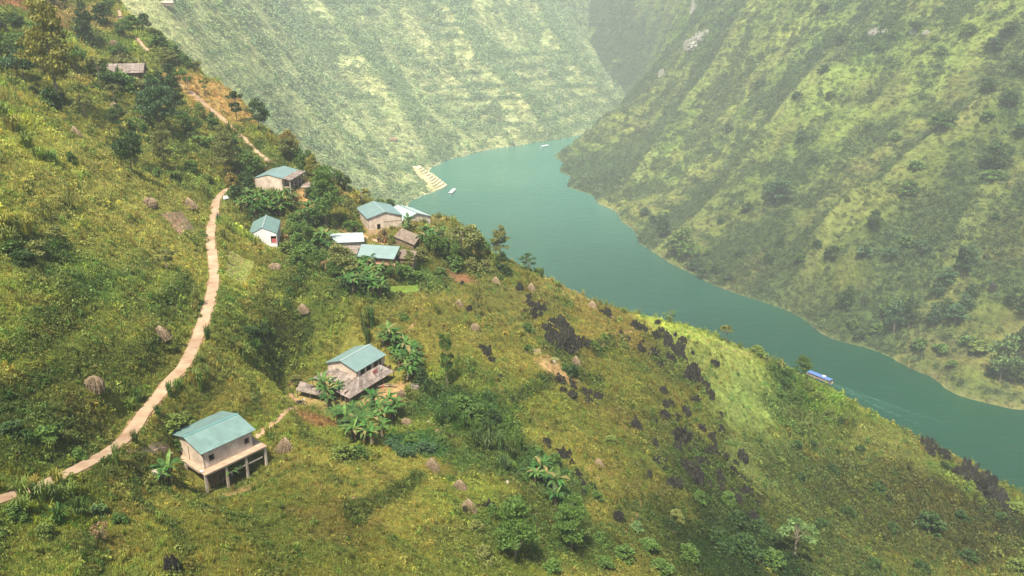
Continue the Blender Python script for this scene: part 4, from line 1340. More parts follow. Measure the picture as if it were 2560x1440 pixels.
NEAR_TREES = [
    # base px, py, height px, crown width px, kind, colour
    (147, 262, 208, 135, 'layered', 'yellow', 'tall yellow topped tree'), (219, 112, 88, 40, 'column', 'dark', None), (205, 100, 60, 34, 'column', 'dark', None), (330, 430, 100, 78, 'round', 'dark', None),
    (402, 335, 120, 100, 'layered', 'blue', None), (440, 300, 90, 60, 'layered', 'dark', None), (215, 305, 66, 48, 'sparse', 'olive', None), (287, 262, 50, 34, 'umbrella', 'olive', None), (254, 232, 90, 46, 'umbrella', 'olive', None), (362, 262, 66, 44, 'umbrella', 'olive', None),
    (416, 430, 106, 62, 'layered', 'olive', None), (568, 450, 120, 74, 'layered', 'olive', None), (593, 308, 76, 38, 'tiers', 'dark', None), (648, 330, 76, 62, 'layered', 'dark', None), (471, 235, 46, 24, 'umbrella', 'mid', None), (512, 240, 44, 26, 'sparse', 'lime', None),
    (722, 396, 66, 60, 'layered', 'orange', None), (722, 402, 60, 60, 'round', 'olive', None), (742, 412, 50, 44, 'bush', 'mid', None), (730, 378, 46, 44, 'round', 'yellow', None),
    (783, 448, 58, 46, 'layered', 'yellow', None), (818, 575, 150, 96, 'layered', 'mid', 'tall dark tiered tree beside the village'), (798, 470, 56, 50, 'layered', 'olive', None), (868, 482, 42, 34, 'column', 'dark', None), (905, 517, 46, 60, 'sparse', 'yellow', None),
    (950, 515, 26, 30, 'bush', 'pale', None), (975, 520, 34, 34, 'bush', 'blue', None), (1000, 522, 26, 30, 'bush', 'mid', None), (1156, 652, 100, 112, 'round', 'olive', 'broad round crowned tree'), (1120, 655, 66, 66, 'round', 'mid', None), (1188, 655, 80, 60, 'round', 'lime', None),
    (1250, 652, 86, 58, 'layered', 'olive', None), (1256, 682, 54, 40, 'column', 'dark', None), (1320, 672, 48, 54, 'sparse', 'blue', None), (1345, 668, 30, 30, 'bush', 'pale', None),
    (852, 700, 86, 96, 'layered', 'olive', None), (815, 690, 44, 30, 'sparse', 'brown', None), (1118, 968, 132, 48, 'tiers', 'mid', 'tall thin tree with small tiered crown'), (1672, 795, 36, 36, 'sparse', 'pale', None), (1815, 850, 46, 40, 'umbrella', 'olive', 'small umbrella tree over a haystack'),
    (2004, 930, 50, 48, 'layered', 'mid', None), (1893, 885, 26, 46, 'bush', 'lime', None), (1850, 860, 16, 14, 'bush', 'lime', None), (2140, 1008, 24, 34, 'sparse', 'olive', None), (2178, 1030, 34, 28, 'sparse', 'pale', None),
    (1288, 1408, 140, 118, 'layered', 'mid', None), (1428, 1380, 120, 96, 'layered', 'mid', None), (1985, 1395, 80, 90, 'umbrella', 'pale', None), (418, 675, 56, 58, 'sparse', 'olive', None), (262, 1360, 50, 50, 'sparse', 'brown', None),
    (1193, 798, 82, 34, 'sparse', 'olive', None), (60, 200, 70, 80, 'round', 'blue', None), (30, 150, 60, 80, 'round', 'mid', None), (110, 120, 50, 60, 'round', 'mid', None), (20, 90, 50, 70, 'round', 'dark', None), (145, 20, 36, 40, 'round', 'dark', None), (108, 18, 22, 26, 'bush', 'dark', None),
    (255, 60, 46, 50, 'column', 'dark', None), (300, 150, 40, 46, 'round', 'mid', None), (330, 75, 34, 50, 'bush', 'mid', None), (360, 60, 36, 40, 'bush', 'dark', None), (420, 170, 44, 60, 'layered', 'olive', None), (440, 150, 36, 40, 'bush', 'mid', None), (400, 120, 30, 50, 'bush', 'mid', None), (385, 80, 24, 40, 'bush', 'lime', None),
    (466, 168, 30, 36, 'bush', 'mid', None), (492, 178, 26, 34, 'bush', 'olive', None), (345, 190, 44, 60, 'sparse', 'olive', None), (300, 175, 40, 60, 'sparse', 'olive', None), (425, 200, 40, 30, 'column', 'dark', None), (535, 330, 44, 40, 'column', 'mid', None),
    (560, 415, 70, 60, 'layered', 'mid', None), (605, 405, 32, 46, 'round', 'mid', None), (590, 400, 50, 40, 'column', 'dark', None), (770, 425, 50, 40, 'round', 'mid', None), (835, 470, 50, 50, 'round', 'mid', None), (850, 455, 40, 40, 'layered', 'olive', None),
    (750, 440, 36, 36, 'bush', 'mid', None), (800, 500, 50, 50, 'round', 'mid', None), (780, 500, 40, 44, 'bush', 'dark', None), (1085, 640, 60, 50, 'round', 'mid', None), (1100, 630, 50, 50, 'layered', 'dark', None), (1140, 620, 50, 60, 'round', 'lime', None), (1170, 600, 36, 50, 'round', 'olive', None), (1205, 640, 40, 46, 'round', 'mid', None),
    (300, 330, 60, 50, 'layered', 'dark', None), (380, 300, 70, 60, 'round', 'dark', None), (350, 350, 50, 46, 'round', 'mid', None), (460, 330, 50, 50, 'layered', 'mid', None), (490, 340, 46, 40, 'round', 'mid', None), (250, 200, 50, 50, 'round', 'mid', None), (190, 180, 60, 60, 'round', 'mid', None), (80, 150, 60, 70, 'round', 'mid', None),
    (500, 300, 40, 36, 'layered', 'lime', None), (720, 360, 44, 44, 'layered', 'olive', None), (310, 95, 40, 46, 'round', 'mid', None), (270, 35, 34, 40, 'round', 'mid', None), (450, 200, 30, 36, 'round', 'mid', None),
    (800, 680, 60, 50, 'round', 'mid', None), (835, 700, 50, 44, 'layered', 'mid', None), (985, 700, 50, 46, 'round', 'mid', None), (1025, 670, 44, 40, 'layered', 'olive', None), (760, 610, 60, 56, 'round', 'mid', None), (730, 600, 46, 46, 'round', 'lime', None), (660, 560, 36, 40, 'bush', 'dark', None),
]
for px, py, h, w, kind, pal, what in NEAR_TREES:
    add_tree(px, py, h, w, kind, pal, what=what)
NEAR_TREES2 = 0
NEAR_BUSHES = [(300, 228, 40, 50, 'dark'), (340, 232, 38, 50, 'dark'), (376, 226, 40, 44, 'mid'), (270, 222, 36, 44, 'dark'), (320, 238, 30, 40, 'mid'), (400, 215, 36, 36, 'dark'), (130, 275, 52, 50, 'dark'), (88, 245, 32, 26, 'dark'), (160, 268, 34, 30, 'dark'), (430, 215, 30, 34, 'dark'), (480, 430, 34, 36, 'mid'), (395, 445, 26, 30, 'mid'), (180, 410, 30, 26, 'mid'), (600, 440, 44, 46, 'mid'), (625, 430, 46, 50, 'mid'), (590, 500, 40, 44, 'dark'), (615, 470, 46, 40, 'dark'), (580, 470, 40, 34, 'orange'),
               (640, 430, 40, 44, 'mid'), (520, 460, 30, 30, 'lime'), (735, 575, 44, 50, 'mid'), (765, 575, 46, 50, 'dark'), (790, 560, 40, 46, 'mid'), (745, 625, 46, 54, 'mid'), (715, 640, 40, 46, 'lime'), (770, 650, 46, 54, 'mid'), (745, 665, 40, 46, 'mid'), (790, 615, 46, 50, 'lime'), (865, 520, 40, 44, 'olive'), (840, 500, 40, 44, 'orange'),
               (890, 580, 30, 40, 'mid'), (870, 575, 30, 34, 'mid'), (960, 605, 36, 34, 'brown'), (980, 612, 28, 26, 'lime'), (1000, 640, 34, 36, 'olive'), (1050, 650, 36, 46, 'olive'), (1010, 690, 30, 54, 'mid'), (1040, 700, 26, 44, 'mid'), (960, 690, 30, 44, 'mid'), (1135, 672, 40, 52, 'mid'), (1100, 690, 24, 40, 'mid'), (1180, 680, 40, 44, 'olive'), (1215, 680, 36, 44, 'olive'),
               (1235, 655, 26, 30, 'lime'), (1270, 690, 24, 28, 'dark'), (930, 730, 34, 46, 'dark'), (880, 720, 40, 40, 'dark'), (905, 735, 40, 46, 'dark'), (860, 730, 40, 34, 'dark'), (630, 840, 30, 46, 'dark'), (660, 830, 26, 36, 'dark'), (725, 740, 28, 26, 'mid'), (745, 715, 30, 26, 'mid'), (755, 690, 30, 26, 'mid'), (718, 775, 26, 24, 'mid'),
               (740, 960, 28, 34, 'olive'), (1055, 960, 46, 46, 'dark'), (1075, 985, 40, 42, 'dark'), (1010, 800, 20, 30, 'mid'), (1150, 1030, 46, 60, 'mid'), (1190, 1050, 46, 60, 'mid'), (1120, 1040, 40, 50, 'dark'), (1230, 1060, 40, 50, 'dark'), (1350, 1185, 40, 60, 'mid'), (1385, 1165, 34, 44, 'mid'),
               (1140, 1030, 40, 50, 'mid'), (430, 1065, 30, 60, 'lime'), (460, 1055, 26, 50, 'lime'), (445, 1120, 24, 30, 'mid'), (120, 1100, 36, 60, 'mid'), (30, 1090, 40, 60, 'dark'), (200, 1150, 30, 40, 'mid'), (95, 640, 40, 50, 'olive'), (60, 660, 36, 60, 'dark'), (140, 600, 36, 44, 'olive'), (30, 640, 40, 60, 'mid'),
               (115, 1345, 40, 44, 'lime'), (40, 1300, 36, 50, 'mid'), (250, 1290, 30, 50, 'pale'), (300, 1310, 30, 40, 'mid'), (860, 1150, 40, 60, 'lime'), (895, 1145, 34, 50, 'mid'), (1010, 1140, 26, 60, 'blue'), (1060, 1130, 26, 60, 'blue'), (1030, 1110, 24, 50, 'mid'), (980, 1120, 24, 50, 'blue'), (1100, 1110, 20, 40, 'mid'),
               (1490, 1250, 24, 34, 'mid'), (1525, 1110, 26, 34, 'lime'), (1745, 1260, 34, 40, 'mid'), (1690, 1300, 26, 40, 'olive'), (1620, 1380, 36, 56, 'mid'), (1560, 1400, 36, 50, 'mid'), (1720, 1400, 36, 60, 'mid'), (1800, 1370, 40, 70, 'dark'), (1860, 1390, 50, 80, 'dark'), (1840, 1320, 40, 60, 'dark'), (1900, 1340, 40, 60, 'dark'),
               (1820, 1260, 30, 44, 'mid'), (1930, 1420, 40, 70, 'mid'), (1510, 1420, 30, 50, 'mid'), (1650, 1430, 30, 60, 'mid'), (1380, 1430, 30, 50, 'mid'), (1210, 1400, 36, 50, 'olive'), (1190, 1330, 30, 40, 'olive'), (1230, 1290, 30, 40, 'mid'), (1500, 1360, 30, 44, 'mid'), (1590, 1330, 26, 40, 'pale'),
               (1985, 1000, 30, 40, 'mid'), (2020, 970, 30, 40, 'lime'), (2045, 1000, 30, 46, 'lime'), (2075, 1040, 26, 44, 'lime'), (1960, 940, 24, 24, 'dark'), (1955, 965, 26, 30, 'dark'), (1950, 1000, 26, 30, 'mid'), (1990, 1120, 26, 50, 'pale'), (2100, 1060, 24, 30, 'dark'), (2030, 1120, 26, 40, 'mid'), (2150, 1130, 24, 40, 'mid'), (2080, 1180, 28, 44, 'mid'),
               (2200, 1230, 26, 50, 'olive'), (2000, 1200, 26, 44, 'mid'), (2120, 1290, 28, 50, 'mid'), (2230, 1330, 28, 50, 'dark'), (2050, 1320, 30, 50, 'mid'), (2320, 1330, 60, 90, 'olive'), (2400, 1300, 30, 50, 'olive'), (2360, 1170, 22, 34, 'mid'), (2450, 1260, 22, 30, 'lime'), (2540, 1280, 30, 60, 'lime'), (2500, 1300, 24, 50, 'mid'), (2540, 1430, 40, 60, 'lime'), (2300, 1430, 30, 60, 'dark'), (2180, 1420, 30, 60, 'mid'), (2420, 1400, 30, 60, 'mid'),
               (1320, 880, 20, 30, 'mid'), (1430, 940, 34, 40, 'dark'), (1320, 830, 26, 34, 'mid'), (1480, 870, 22, 34, 'mid'), (1300, 840, 20, 26, 'yellow'), (1560, 870, 18, 28, 'lime'), (1410, 925, 20, 24, 'mid')]
for px, py, h, w, pal in NEAR_BUSHES:
    if px > 1950:
        h, w = h * 0.75, w * 0.7
        pal = 'dark' if pal in ('pale', 'olive', 'mid') and py > 1040 else pal
    add_tree(px, py, h, w, 'bush', pal)

MOUNTAIN_TREES = [(2483, 428, 60, 84, 'layered', 'dark'), (1942, 512, 58, 84, 'layered', 'blue'), (1925, 500, 44, 50, 'round', 'blue'), (2074, 250, 20, 26, 'round', 'dark'), (2269, 484, 34, 50, 'bush', 'mid'), (2344, 332, 44, 66, 'layered', 'mid'), (2360, 322, 40, 50, 'round', 'dark'), (2032, 410, 20, 28, 'bush', 'dark'),
                  (2002, 362, 34, 38, 'layered', 'blue'), (1867, 530, 26, 34, 'bush', 'dark'), (1705, 640, 66, 76, 'layered', 'mid'), (1680, 640, 40, 50, 'round', 'dark'), (1660, 595, 60, 36, 'column', 'dark'), (1720, 650, 40, 60, 'round', 'mid'), (2183, 578, 50, 44, 'layered', 'dark'), (2117, 778, 60, 40, 'layered', 'dark'), (2105, 770, 40, 36, 'round', 'dark'),
                  (2232, 838, 80, 54, 'layered', 'blue'), (2270, 822, 70, 50, 'layered', 'dark'), (2255, 800, 50, 50, 'layered', 'mid'), (2215, 800, 50, 44, 'layered', 'mid'), (2365, 712, 40, 60, 'layered', 'blue'), (2402, 690, 66, 60, 'layered', 'dark'), (2420, 660, 40, 50, 'layered', 'blue'), (2303, 634, 30, 44, 'round', 'blue'), (2270, 612, 24, 36, 'bush', 'mid'),
                  (2531, 768, 44, 44, 'layered', 'dark'), (2427, 748, 34, 36, 'layered', 'dark'), (2498, 955, 100, 80, 'layered', 'pale'), (2532, 962, 60, 50, 'round', 'dark'), (2550, 900, 70, 50, 'layered', 'dark'), (2555, 800, 60, 44, 'layered', 'dark'), (2220, 650, 30, 40, 'round', 'blue'), (2158, 645, 34, 40, 'bush', 'blue'), (2330, 822, 56, 44, 'layered', 'blue'),
                  (2386, 812, 46, 60, 'layered', 'blue'), (2360, 790, 40, 50, 'layered', 'dark'), (2410, 780, 40, 50, 'layered', 'blue'), (2340, 745, 36, 44, 'layered', 'blue'), (2485, 550, 18, 24, 'bush', 'dark'), (1950, 615, 24, 30, 'bush', 'dark'), (1920, 655, 26, 34, 'bush', 'dark'), (2000, 660, 26, 34, 'layered', 'mid'), (2080, 640, 26, 40, 'bush', 'dark'), (2040, 620, 24, 34, 'bush', 'dark'),
                  (1800, 560, 18, 22, 'bush', 'dark'), (1850, 640, 20, 28, 'bush', 'dark'), (1770, 640, 20, 26, 'bush', 'mid'), (2450, 880, 26, 60, 'bush', 'lime'), (2420, 860, 22, 40, 'bush', 'mid'), (2150, 850, 24, 34, 'bush', 'dark'), (2130, 820, 24, 34, 'bush', 'mid'), (2190, 830, 24, 34, 'bush', 'mid'), (2300, 870, 24, 44, 'bush', 'mid'), (2350, 880, 22, 40, 'bush', 'mid'),
                  (2480, 940, 24, 34, 'bush', 'dark'), (2380, 920, 20, 30, 'bush', 'mid'), (1820, 700, 18, 30, 'bush', 'dark'), (1760, 690, 22, 40, 'bush', 'dark'), (1740, 670, 24, 44, 'bush', 'dark'), (1790, 680, 22, 40, 'bush', 'dark'), (1650, 580, 40, 30, 'column', 'dark'), (1630, 560, 26, 30, 'bush', 'dark'), (1610, 540, 24, 30, 'bush', 'dark'),
                  (2465, 230, 30, 50, 'layered', 'dark'), (2520, 270, 34, 50, 'layered', 'dark'), (2540, 190, 30, 50, 'layered', 'dark'), (2480, 130, 30, 60, 'layered', 'dark'), (2420, 90, 26, 50, 'layered', 'mid'), (2520, 90, 28, 50, 'layered', 'dark'), (2550, 340, 26, 44, 'layered', 'dark'), (2230, 100, 24, 30, 'layered', 'mid'), (2290, 80, 24, 36, 'round', 'dark'), (2200, 130, 22, 34, 'layered', 'mid'),
                  (2350, 140, 22, 34, 'layered', 'mid'), (2100, 110, 22, 30, 'bush', 'dark'), (2060, 180, 20, 30, 'bush', 'dark'), (1990, 250, 22, 30, 'bush', 'dark'), (2060, 30, 22, 36, 'bush', 'dark'), (1900, 220, 20, 28, 'bush', 'dark'), (1820, 330, 22, 30, 'bush', 'dark'), (2470, 300, 24, 34, 'bush', 'mid'), (2480, 445, 20, 50, 'bush', 'mid'), (2240, 350, 20, 30, 'bush', 'mid'), (2170, 320, 18, 26, 'bush', 'mid'), (2290, 420, 20, 34, 'bush', 'mid'), (2210, 430, 30, 24, 'layered', 'pale')]
for px, py, h, w, kind, pal in MOUNTAIN_TREES:
    add_tree(px, py, h, w, kind, pal, H=B, far=True, group='trees on the mountain across the river')
tree_labels.done()
# neighbours on the mountain are told apart by rows from top to bottom
mt_items = [it for it in tree_labels.items if it[0].get('group') == 'trees on the mountain across the river']
bands = {}
for it in mt_items:
    bands.setdefault((it[3], int(it[2] // 160)), []).append(it)
BW = {0: 'near the top of the photo', 1: 'high', 2: 'halfway up', 3: 'on the middle flank', 4: 'low', 5: 'just above the shore', 6: 'at the waterline'}
for (what, b), L in bands.items():
    L.sort(key=lambda t: t[1])
    for i, it in enumerate(L):
        pos = '' if len(L) == 1 else (', the %s' % ('leftmost' if i == 0 else 'rightmost') if i in (0, len(L) - 1) else ', %s from left' % ordinal(i + 1))
        it[0]['label'] = '%s %s across the river%s' % (what, BW.get(b, 'low'), pos)

# ------------------------------------------------------------------ banana plants
def banana_leaf_mesh(L, W, droop, seed, split):
    rng = random.Random(seed)
    m = MB()
    n = 9
    rows = []
    ang = 1.15
    x, z = 0.0, 0.0
    for i in range(n + 1):
        t = i / n
        w = W * (math.sin(math.pi * min(1, 0.10 + t * 0.88)) ** 0.7) * (0.25 if t < 0.12 else 1)
        rows.append((x, z, w * rng.uniform(0.82, 1.08)))
        a = ang - droop * (t ** 1.2)
        x += math.cos(a) * L / n
        z += math.sin(a) * L / n
    for s_ in (-1, 1):
        for i in range(n):
            (x0, z0, w0), (x1, z1, w1) = rows[i], rows[i + 1]
            g = 0.12 if (split and rng.random() < 0.6) else 0.0
            sag = 0.28
            m.quad((x0, 0, z0), (x1, 0, z1), (x1 - (x1 - x0) * g, s_ * w1, z1 - sag * w1 * rng.uniform(.6, 1.4)), (x0 + (x1 - x0) * g, s_ * w0, z0 - sag * w0 * rng.uniform(.6, 1.4)))
    me = m.mesh('banana_leaf')
    me.materials.append(M['banana'])
    return me
BLEAF = [banana_leaf_mesh(2.3, 0.23, 2.3, 1, True), banana_leaf_mesh(2.4, 0.26, 2.0, 2, True), banana_leaf_mesh(2.1, 0.21, 2.7, 3, True), banana_leaf_mesh(1.9, 0.20, 1.0, 4, False)]
def stem_mesh(seed):
    rng = random.Random(seed)
    m = MB()
    m.tube([(0, 0, -0.2), (0.03, 0.02, 0.8), (0.0, 0.05, 1.7)], [0.17, 0.13, 0.08], 8)
    for k in range(5):      # withered leaves hanging down the stem
        a = rng.uniform(0, 6.28)
        c, s_ = math.cos(a), math.sin(a)
        w = 0.13
        m.quad((0.1 * c - w * s_, 0.1 * s_ + w * c, 1.6), (0.1 * c + w * s_, 0.1 * s_ - w * c, 1.6), (0.38 * c + w * s_, 0.38 * s_ - w * c, rng.uniform(.4, .8)), (0.38 * c - w * s_, 0.38 * s_ + w * c, rng.uniform(.4, .8)))
    me = m.mesh('banana_stem')
    me.materials.append(M['stem'])
    return me
BSTEM = [stem_mesh(1), stem_mesh(2)]
ban_labels = Labels()
def banana(px, py, size_px, nl=13, crown=True, H=None):
    """px, py: the middle of the leaves in the photo; the stem stands on the ground below"""
    H = H or A
    hx = None
    # find the base: go down from the crown until the ground is size_px*0.45 lower
    b = H.hit(px, py + size_px * 0.42)
    if b is None:
        return
    d = np.linalg.norm(b - CAM)
    hgt = size_px * d / FOC
    sc = hgt / 2.95
    r = thing('banana_plant', '', 'banana plant', (b[0], b[1], H.z(b[0], b[1])), random.uniform(0, 6.28), 'banana plants around the houses', sc)
    put('stem', BSTEM[random.randrange(2)], None, r)
    base = random.choice([(0.050, 0.115, 0.022), (0.062, 0.130, 0.026), (0.040, 0.095, 0.020), (0.080, 0.150, 0.032)])
    a0 = random.uniform(0, 6.28)
    for k in range(nl):
        j = 3 if k == nl - 1 else random.choice([0, 0, 1, 2])
        c = tuple(v * random.uniform(0.8, 1.25) for v in base)
        if j == 3:
            c = (0.13, 0.22, 0.05)
        elif random.random() < 0.10:
            c = (0.20, 0.17, 0.06)
        a = a0 + k * 2.4 + random.uniform(-.25, .25)
        put('leaf', BLEAF[j], None, r, loc=(0.07 * math.cos(a), 0.07 * math.sin(a), 1.62 + random.uniform(-.1, .12)), rot=(0, random.uniform(-0.28, 0.12) if j != 3 else -0.35, a), scale=random.uniform(0.82, 1.1), color=c)
    ban_labels.add(r, px, py, 'banana plant')
for t in [(809, 966, 62), (840, 975, 46), (847, 1041, 56), (822, 1005, 44), (936, 1003, 54), (909, 1035, 56), (899, 1066, 72), (930, 1060, 62), (972, 1008, 50), (982, 1035, 52), (955, 1075, 52), (870, 1075, 50), (915, 1090, 54), (945, 1030, 50), (880, 1030, 46), (960, 1045, 50),
          (972, 837, 52), (985, 860, 54), (1013, 868, 50), (1024, 903, 66), (1040, 912, 54), (1000, 905, 50), (958, 850, 40), (1020, 935, 50), (990, 880, 44), (425, 1184, 70), (408, 1198, 44), (578, 1190, 50),
          (625, 492, 34), (646, 503, 36), (658, 490, 34), (644, 524, 36), (675, 526, 38), (706, 509, 42), (721, 488, 34), (617, 508, 34), (632, 515, 36), (660, 512, 36), (690, 495, 34), (735, 500, 32), (604, 520, 36), (700, 530, 34), (722, 520, 34), (690, 515, 34), (676, 500, 34),
          (812, 599, 54), (800, 612, 40), (824, 620, 40), (1022, 558, 38), (1014, 572, 30), (1063, 585, 44), (1080, 592, 40), (1094, 585, 36), (1075, 610, 40), (1055, 600, 34), (1100, 610, 36), (922, 685, 46), (900, 672, 44), (935, 705, 50), (948, 682, 44), (870, 708, 48), (915, 662, 42), (955, 715, 46), (890, 690, 44), (880, 655, 38), (905, 705, 46), (935, 725, 46), (925, 655, 38),
          (771, 524, 40), (787, 540, 42), (796, 516, 40), (760, 540, 38), (775, 552, 36), (1120, 600, 36), (1110, 585, 32), (500, 355, 30), (514, 362, 28), (530, 357, 28), (583, 353, 28), (545, 365, 26), (570, 350, 26), (468, 330, 24), (478, 345, 24), (320, 205, 26), (300, 195, 24), (340, 212, 26), (250, 195, 22), (225, 180, 22), (285, 205, 24), (390, 215, 26),
          (865, 1050, 54), (885, 1085, 56), (930, 1095, 54), (820, 985, 54), (990, 1020, 50), (1040, 880, 50), (1030, 925, 52), (985, 845, 44), (905, 695, 48), (885, 715, 48), (925, 715, 50), (950, 730, 44), (865, 690, 44), (1070, 600, 44), (1090, 605, 40), (640, 535, 36), (670, 530, 38), (1391, 1214, 66), (1353, 1173, 54), (1389, 1245, 54), (1370, 1195, 50), (1340, 1190, 46), (352, 290, 26), (370, 300, 26), (345, 312, 26)]:
    banana(*t)
ban_labels.done()

# ------------------------------------------------------------------ tall grass clumps
def grass_mesh(seed, n=46, h=1.0):
    rng = np.random.default_rng(seed)
    V = []
    for k in range(n):
        a = rng.uniform(0, 6.28)
        r0 = rng.uniform(0, 0.16)
        lean = rng.uniform(0.1, 0.75)
        H_ = h * rng.uniform(0.6, 1.05)
        w = 0.018
        c, s_ = math.cos(a), math.sin(a)
        p = [(r0, 0.0), (r0 + lean * 0.22, H_ * 0.5), (r0 + lean * 0.5, H_ * 0.82), (r0 + lean * 0.78, H_ * (0.92 - 0.3 * lean))]
        ws = [w, w * 1.6, w * 1.2, w * 0.3]
        for i in range(3):
            (x0, z0), (x1, z1) = p[i], p[i + 1]
            V += [(x0 * c - ws[i] * s_, x0 * s_ + ws[i] * c, z0), (x0 * c + ws[i] * s_, x0 * s_ - ws[i] * c, z0), (x1 * c + ws[i + 1] * s_, x1 * s_ - ws[i + 1] * c, z1), (x1 * c - ws[i + 1] * s_, x1 * s_ + ws[i + 1] * c, z1)]
    return np.array(V)
GRASS = []
for sd in range(4):
    v = grass_mesh(sd + 5, 70)
    GRASS.append(mesh_np('grass_clump', v, quads_for(len(v) // 4), M['crown'], None, smooth=False))
gl = Labels()
for px, py, h, w, pal in [(500, 975, 62, 40, 'lime'), (520, 950, 40, 30, 'lime'), (488, 965, 40, 34, 'yellow'), (492, 768, 54, 34, 'lime'), (498, 785, 34, 30, 'yellow'), (512, 852, 42, 26, 'mid'), (505, 850, 36, 22, 'mid'), (470, 905, 26, 30, 'lime'), (420, 992, 44, 30, 'mid'), (415, 975, 34, 30, 'lime'), (365, 1010, 40, 40, 'mid'), (345, 1030, 36, 40, 'lime'),
                          (612, 905, 54, 50, 'lime'), (595, 890, 40, 40, 'yellow'), (640, 880, 36, 40, 'mid'), (585, 880, 40, 40, 'mid'), (910, 830, 60, 36, 'lime'), (930, 820, 60, 40, 'mid'), (900, 800, 50, 34, 'yellow'), (920, 860, 44, 34, 'mid'), (445, 865, 34, 34, 'lime'), (430, 885, 30, 34, 'lime'), (460, 845, 30, 30, 'yellow'), (395, 1040, 30, 30, 'mid'),
                          (1355, 700, 34, 20, 'mid'), (1378, 700, 26, 20, 'mid'), (1405, 708, 26, 16, 'mid'), (1427, 715, 28, 24, 'mid'), (1438, 730, 34, 24, 'mid'), (1452, 738, 36, 28, 'mid'), (1320, 702, 28, 20, 'lime'), (1515, 772, 26, 16, 'lime'), (1500, 765, 20, 20, 'lime'), (1545, 775, 20, 26, 'lime'), (1465, 745, 26, 26, 'lime'), (1395, 720, 20, 26, 'lime'), (1560, 785, 18, 26, 'lime'),
                          (1022, 1000, 44, 40, 'lime'), (1082, 1000, 44, 34, 'mid'), (1040, 1010, 36, 34, 'lime'), (1100, 1070, 60, 40, 'mid'), (1130, 1065, 60, 44, 'mid'), (1160, 1080, 60, 44, 'mid'), (1190, 1100, 60, 44, 'mid'), (1220, 1090, 50, 40, 'mid'), (1250, 1130, 60, 44, 'pale'), (1280, 1150, 60, 44, 'mid'), (1300, 1130, 50, 40, 'mid'), (1220, 1130, 60, 50, 'pale'), (1190, 1120, 60, 44, 'mid'), (1260, 1180, 50, 44, 'pale'), (1320, 1060, 40, 20, 'yellow'), (1330, 1048, 34, 18, 'orange'),
                          (40, 1250, 60, 60, 'lime'), (80, 1230, 50, 50, 'yellow'), (110, 1260, 60, 60, 'lime'), (150, 1270, 60, 60, 'mid'), (180, 1250, 50, 60, 'lime'), (60, 1290, 50, 60, 'lime'), (130, 1220, 50, 50, 'yellow'), (20, 1240, 50, 60, 'lime'), (150, 1310, 50, 60, 'mid'), (200, 1290, 46, 60, 'mid'), (75, 1110, 36, 40, 'mid'), (130, 1130, 40, 40, 'lime'), (170, 1110, 36, 36, 'olive'), (295, 1165, 60, 26, 'lime'), (330, 1110, 40, 30, 'mid'),
                          (10, 590, 60, 70, 'yellow'), (40, 600, 60, 70, 'lime'), (70, 590, 50, 60, 'yellow'), (20, 620, 50, 70, 'lime'), (100, 400, 30, 50, 'lime'), (130, 405, 30, 50, 'lime'), (70, 370, 36, 60, 'lime'), (35, 330, 40, 60, 'yellow'), (10, 300, 40, 50, 'lime'),
                          (560, 600, 30, 30, 'lime'), (575, 580, 26, 30, 'lime'), (520, 500, 40, 26, 'lime'), (510, 485, 30, 24, 'lime'), (630, 615, 30, 16, 'lime'), (640, 616, 22, 14, 'lime'), (450, 455, 26, 50, 'mid'), (425, 450, 24, 40, 'mid')]:
    b = A.hit(px, py)
    if b is None:
        continue
    d = np.linalg.norm(b - CAM)
    h_ = h * d / FOC / 0.88
    w_ = w * d / FOC / 1.25
    for l_, w__ in ALLROADS[:4]:
        q_ = l_[np.argmin(np.hypot(l_[:, 0] - b[0], l_[:, 1] - b[1]))]
        e_ = np.array([b[0] - q_[0], b[1] - q_[1]])
        dd_ = np.hypot(*e_)
        if dd_ < w__ + 0.5:
            e_ = e_ / (dd_ + 1e-6) if dd_ > 0.3 else np.array([1.0, 0])
            b = np.array([q_[0] + e_[0] * (w__ + 0.5), q_[1] + e_[1] * (w__ + 0.5), b[2]])
    o = put('tall_grass_clump', GRASS[random.randrange(4)], None, None, (b[0], b[1], A.z(b[0], b[1]) - 0.05), (0, 0, random.uniform(0, 6.28)), (w_, w_, h_), tuple(v * random.uniform(.9, 1.2) for v in PAL[pal]))
    tag(o, '', 'grass', 'tall grass clumps')
    gl.add(o, px, py, '%s clump of tall grass' % PALW[pal])
gl.done()

# ------------------------------------------------------------------ rocks
def rock_mesh(seed):
    rng = np.random.default_rng(seed)
    import bmesh
    bm = bmesh.new()
    bmesh.ops.create_icosphere(bm, subdivisions=4, radius=1.0)
    co = np.array([v.co[:] for v in bm.verts])
    n = co / np.linalg.norm(co, axis=1)[:, None]
    off = rng.uniform(0, 50)
    q = fbm(n[:, 0] * 2.2 + off, n[:, 1] * 2.2 + n[:, 2] * 0.9, 1.0, 3, seed)
    q2 = np.abs(fbm(n[:, 0] * 5 + off, n[:, 1] * 5 + n[:, 2], 1.0, 3, seed + 9))
    r = 0.72 + 0.42 * q + 0.55 * q2 + 0.10 * np.abs(fbm(n[:, 0] * 11 + off, n[:, 1] * 11 - n[:, 2] * 3, 1.0, 2, seed + 19))
    co = n * r[:, None]
    # sharp pinnacles: push the upper part up where the plan noise is high
    pn = fbm(n[:, 0] * 3 + off, n[:, 1] * 3 + off, 0.8, 2, seed + 4)
    co[:, 2] += np.clip(co[:, 2], 0, 1) * (0.15 + 0.9 * np.clip(pn + 0.2, 0, 1))
    for v, c in zip(bm.verts, co):
        v.co = c
    me = bpy.data.meshes.new('rock')
    bm.to_mesh(me)
    bm.free()
    me.materials.append(M['rock'])
    return me
ROCKS = [rock_mesh(s) for s in range(6)]
rl = Labels()
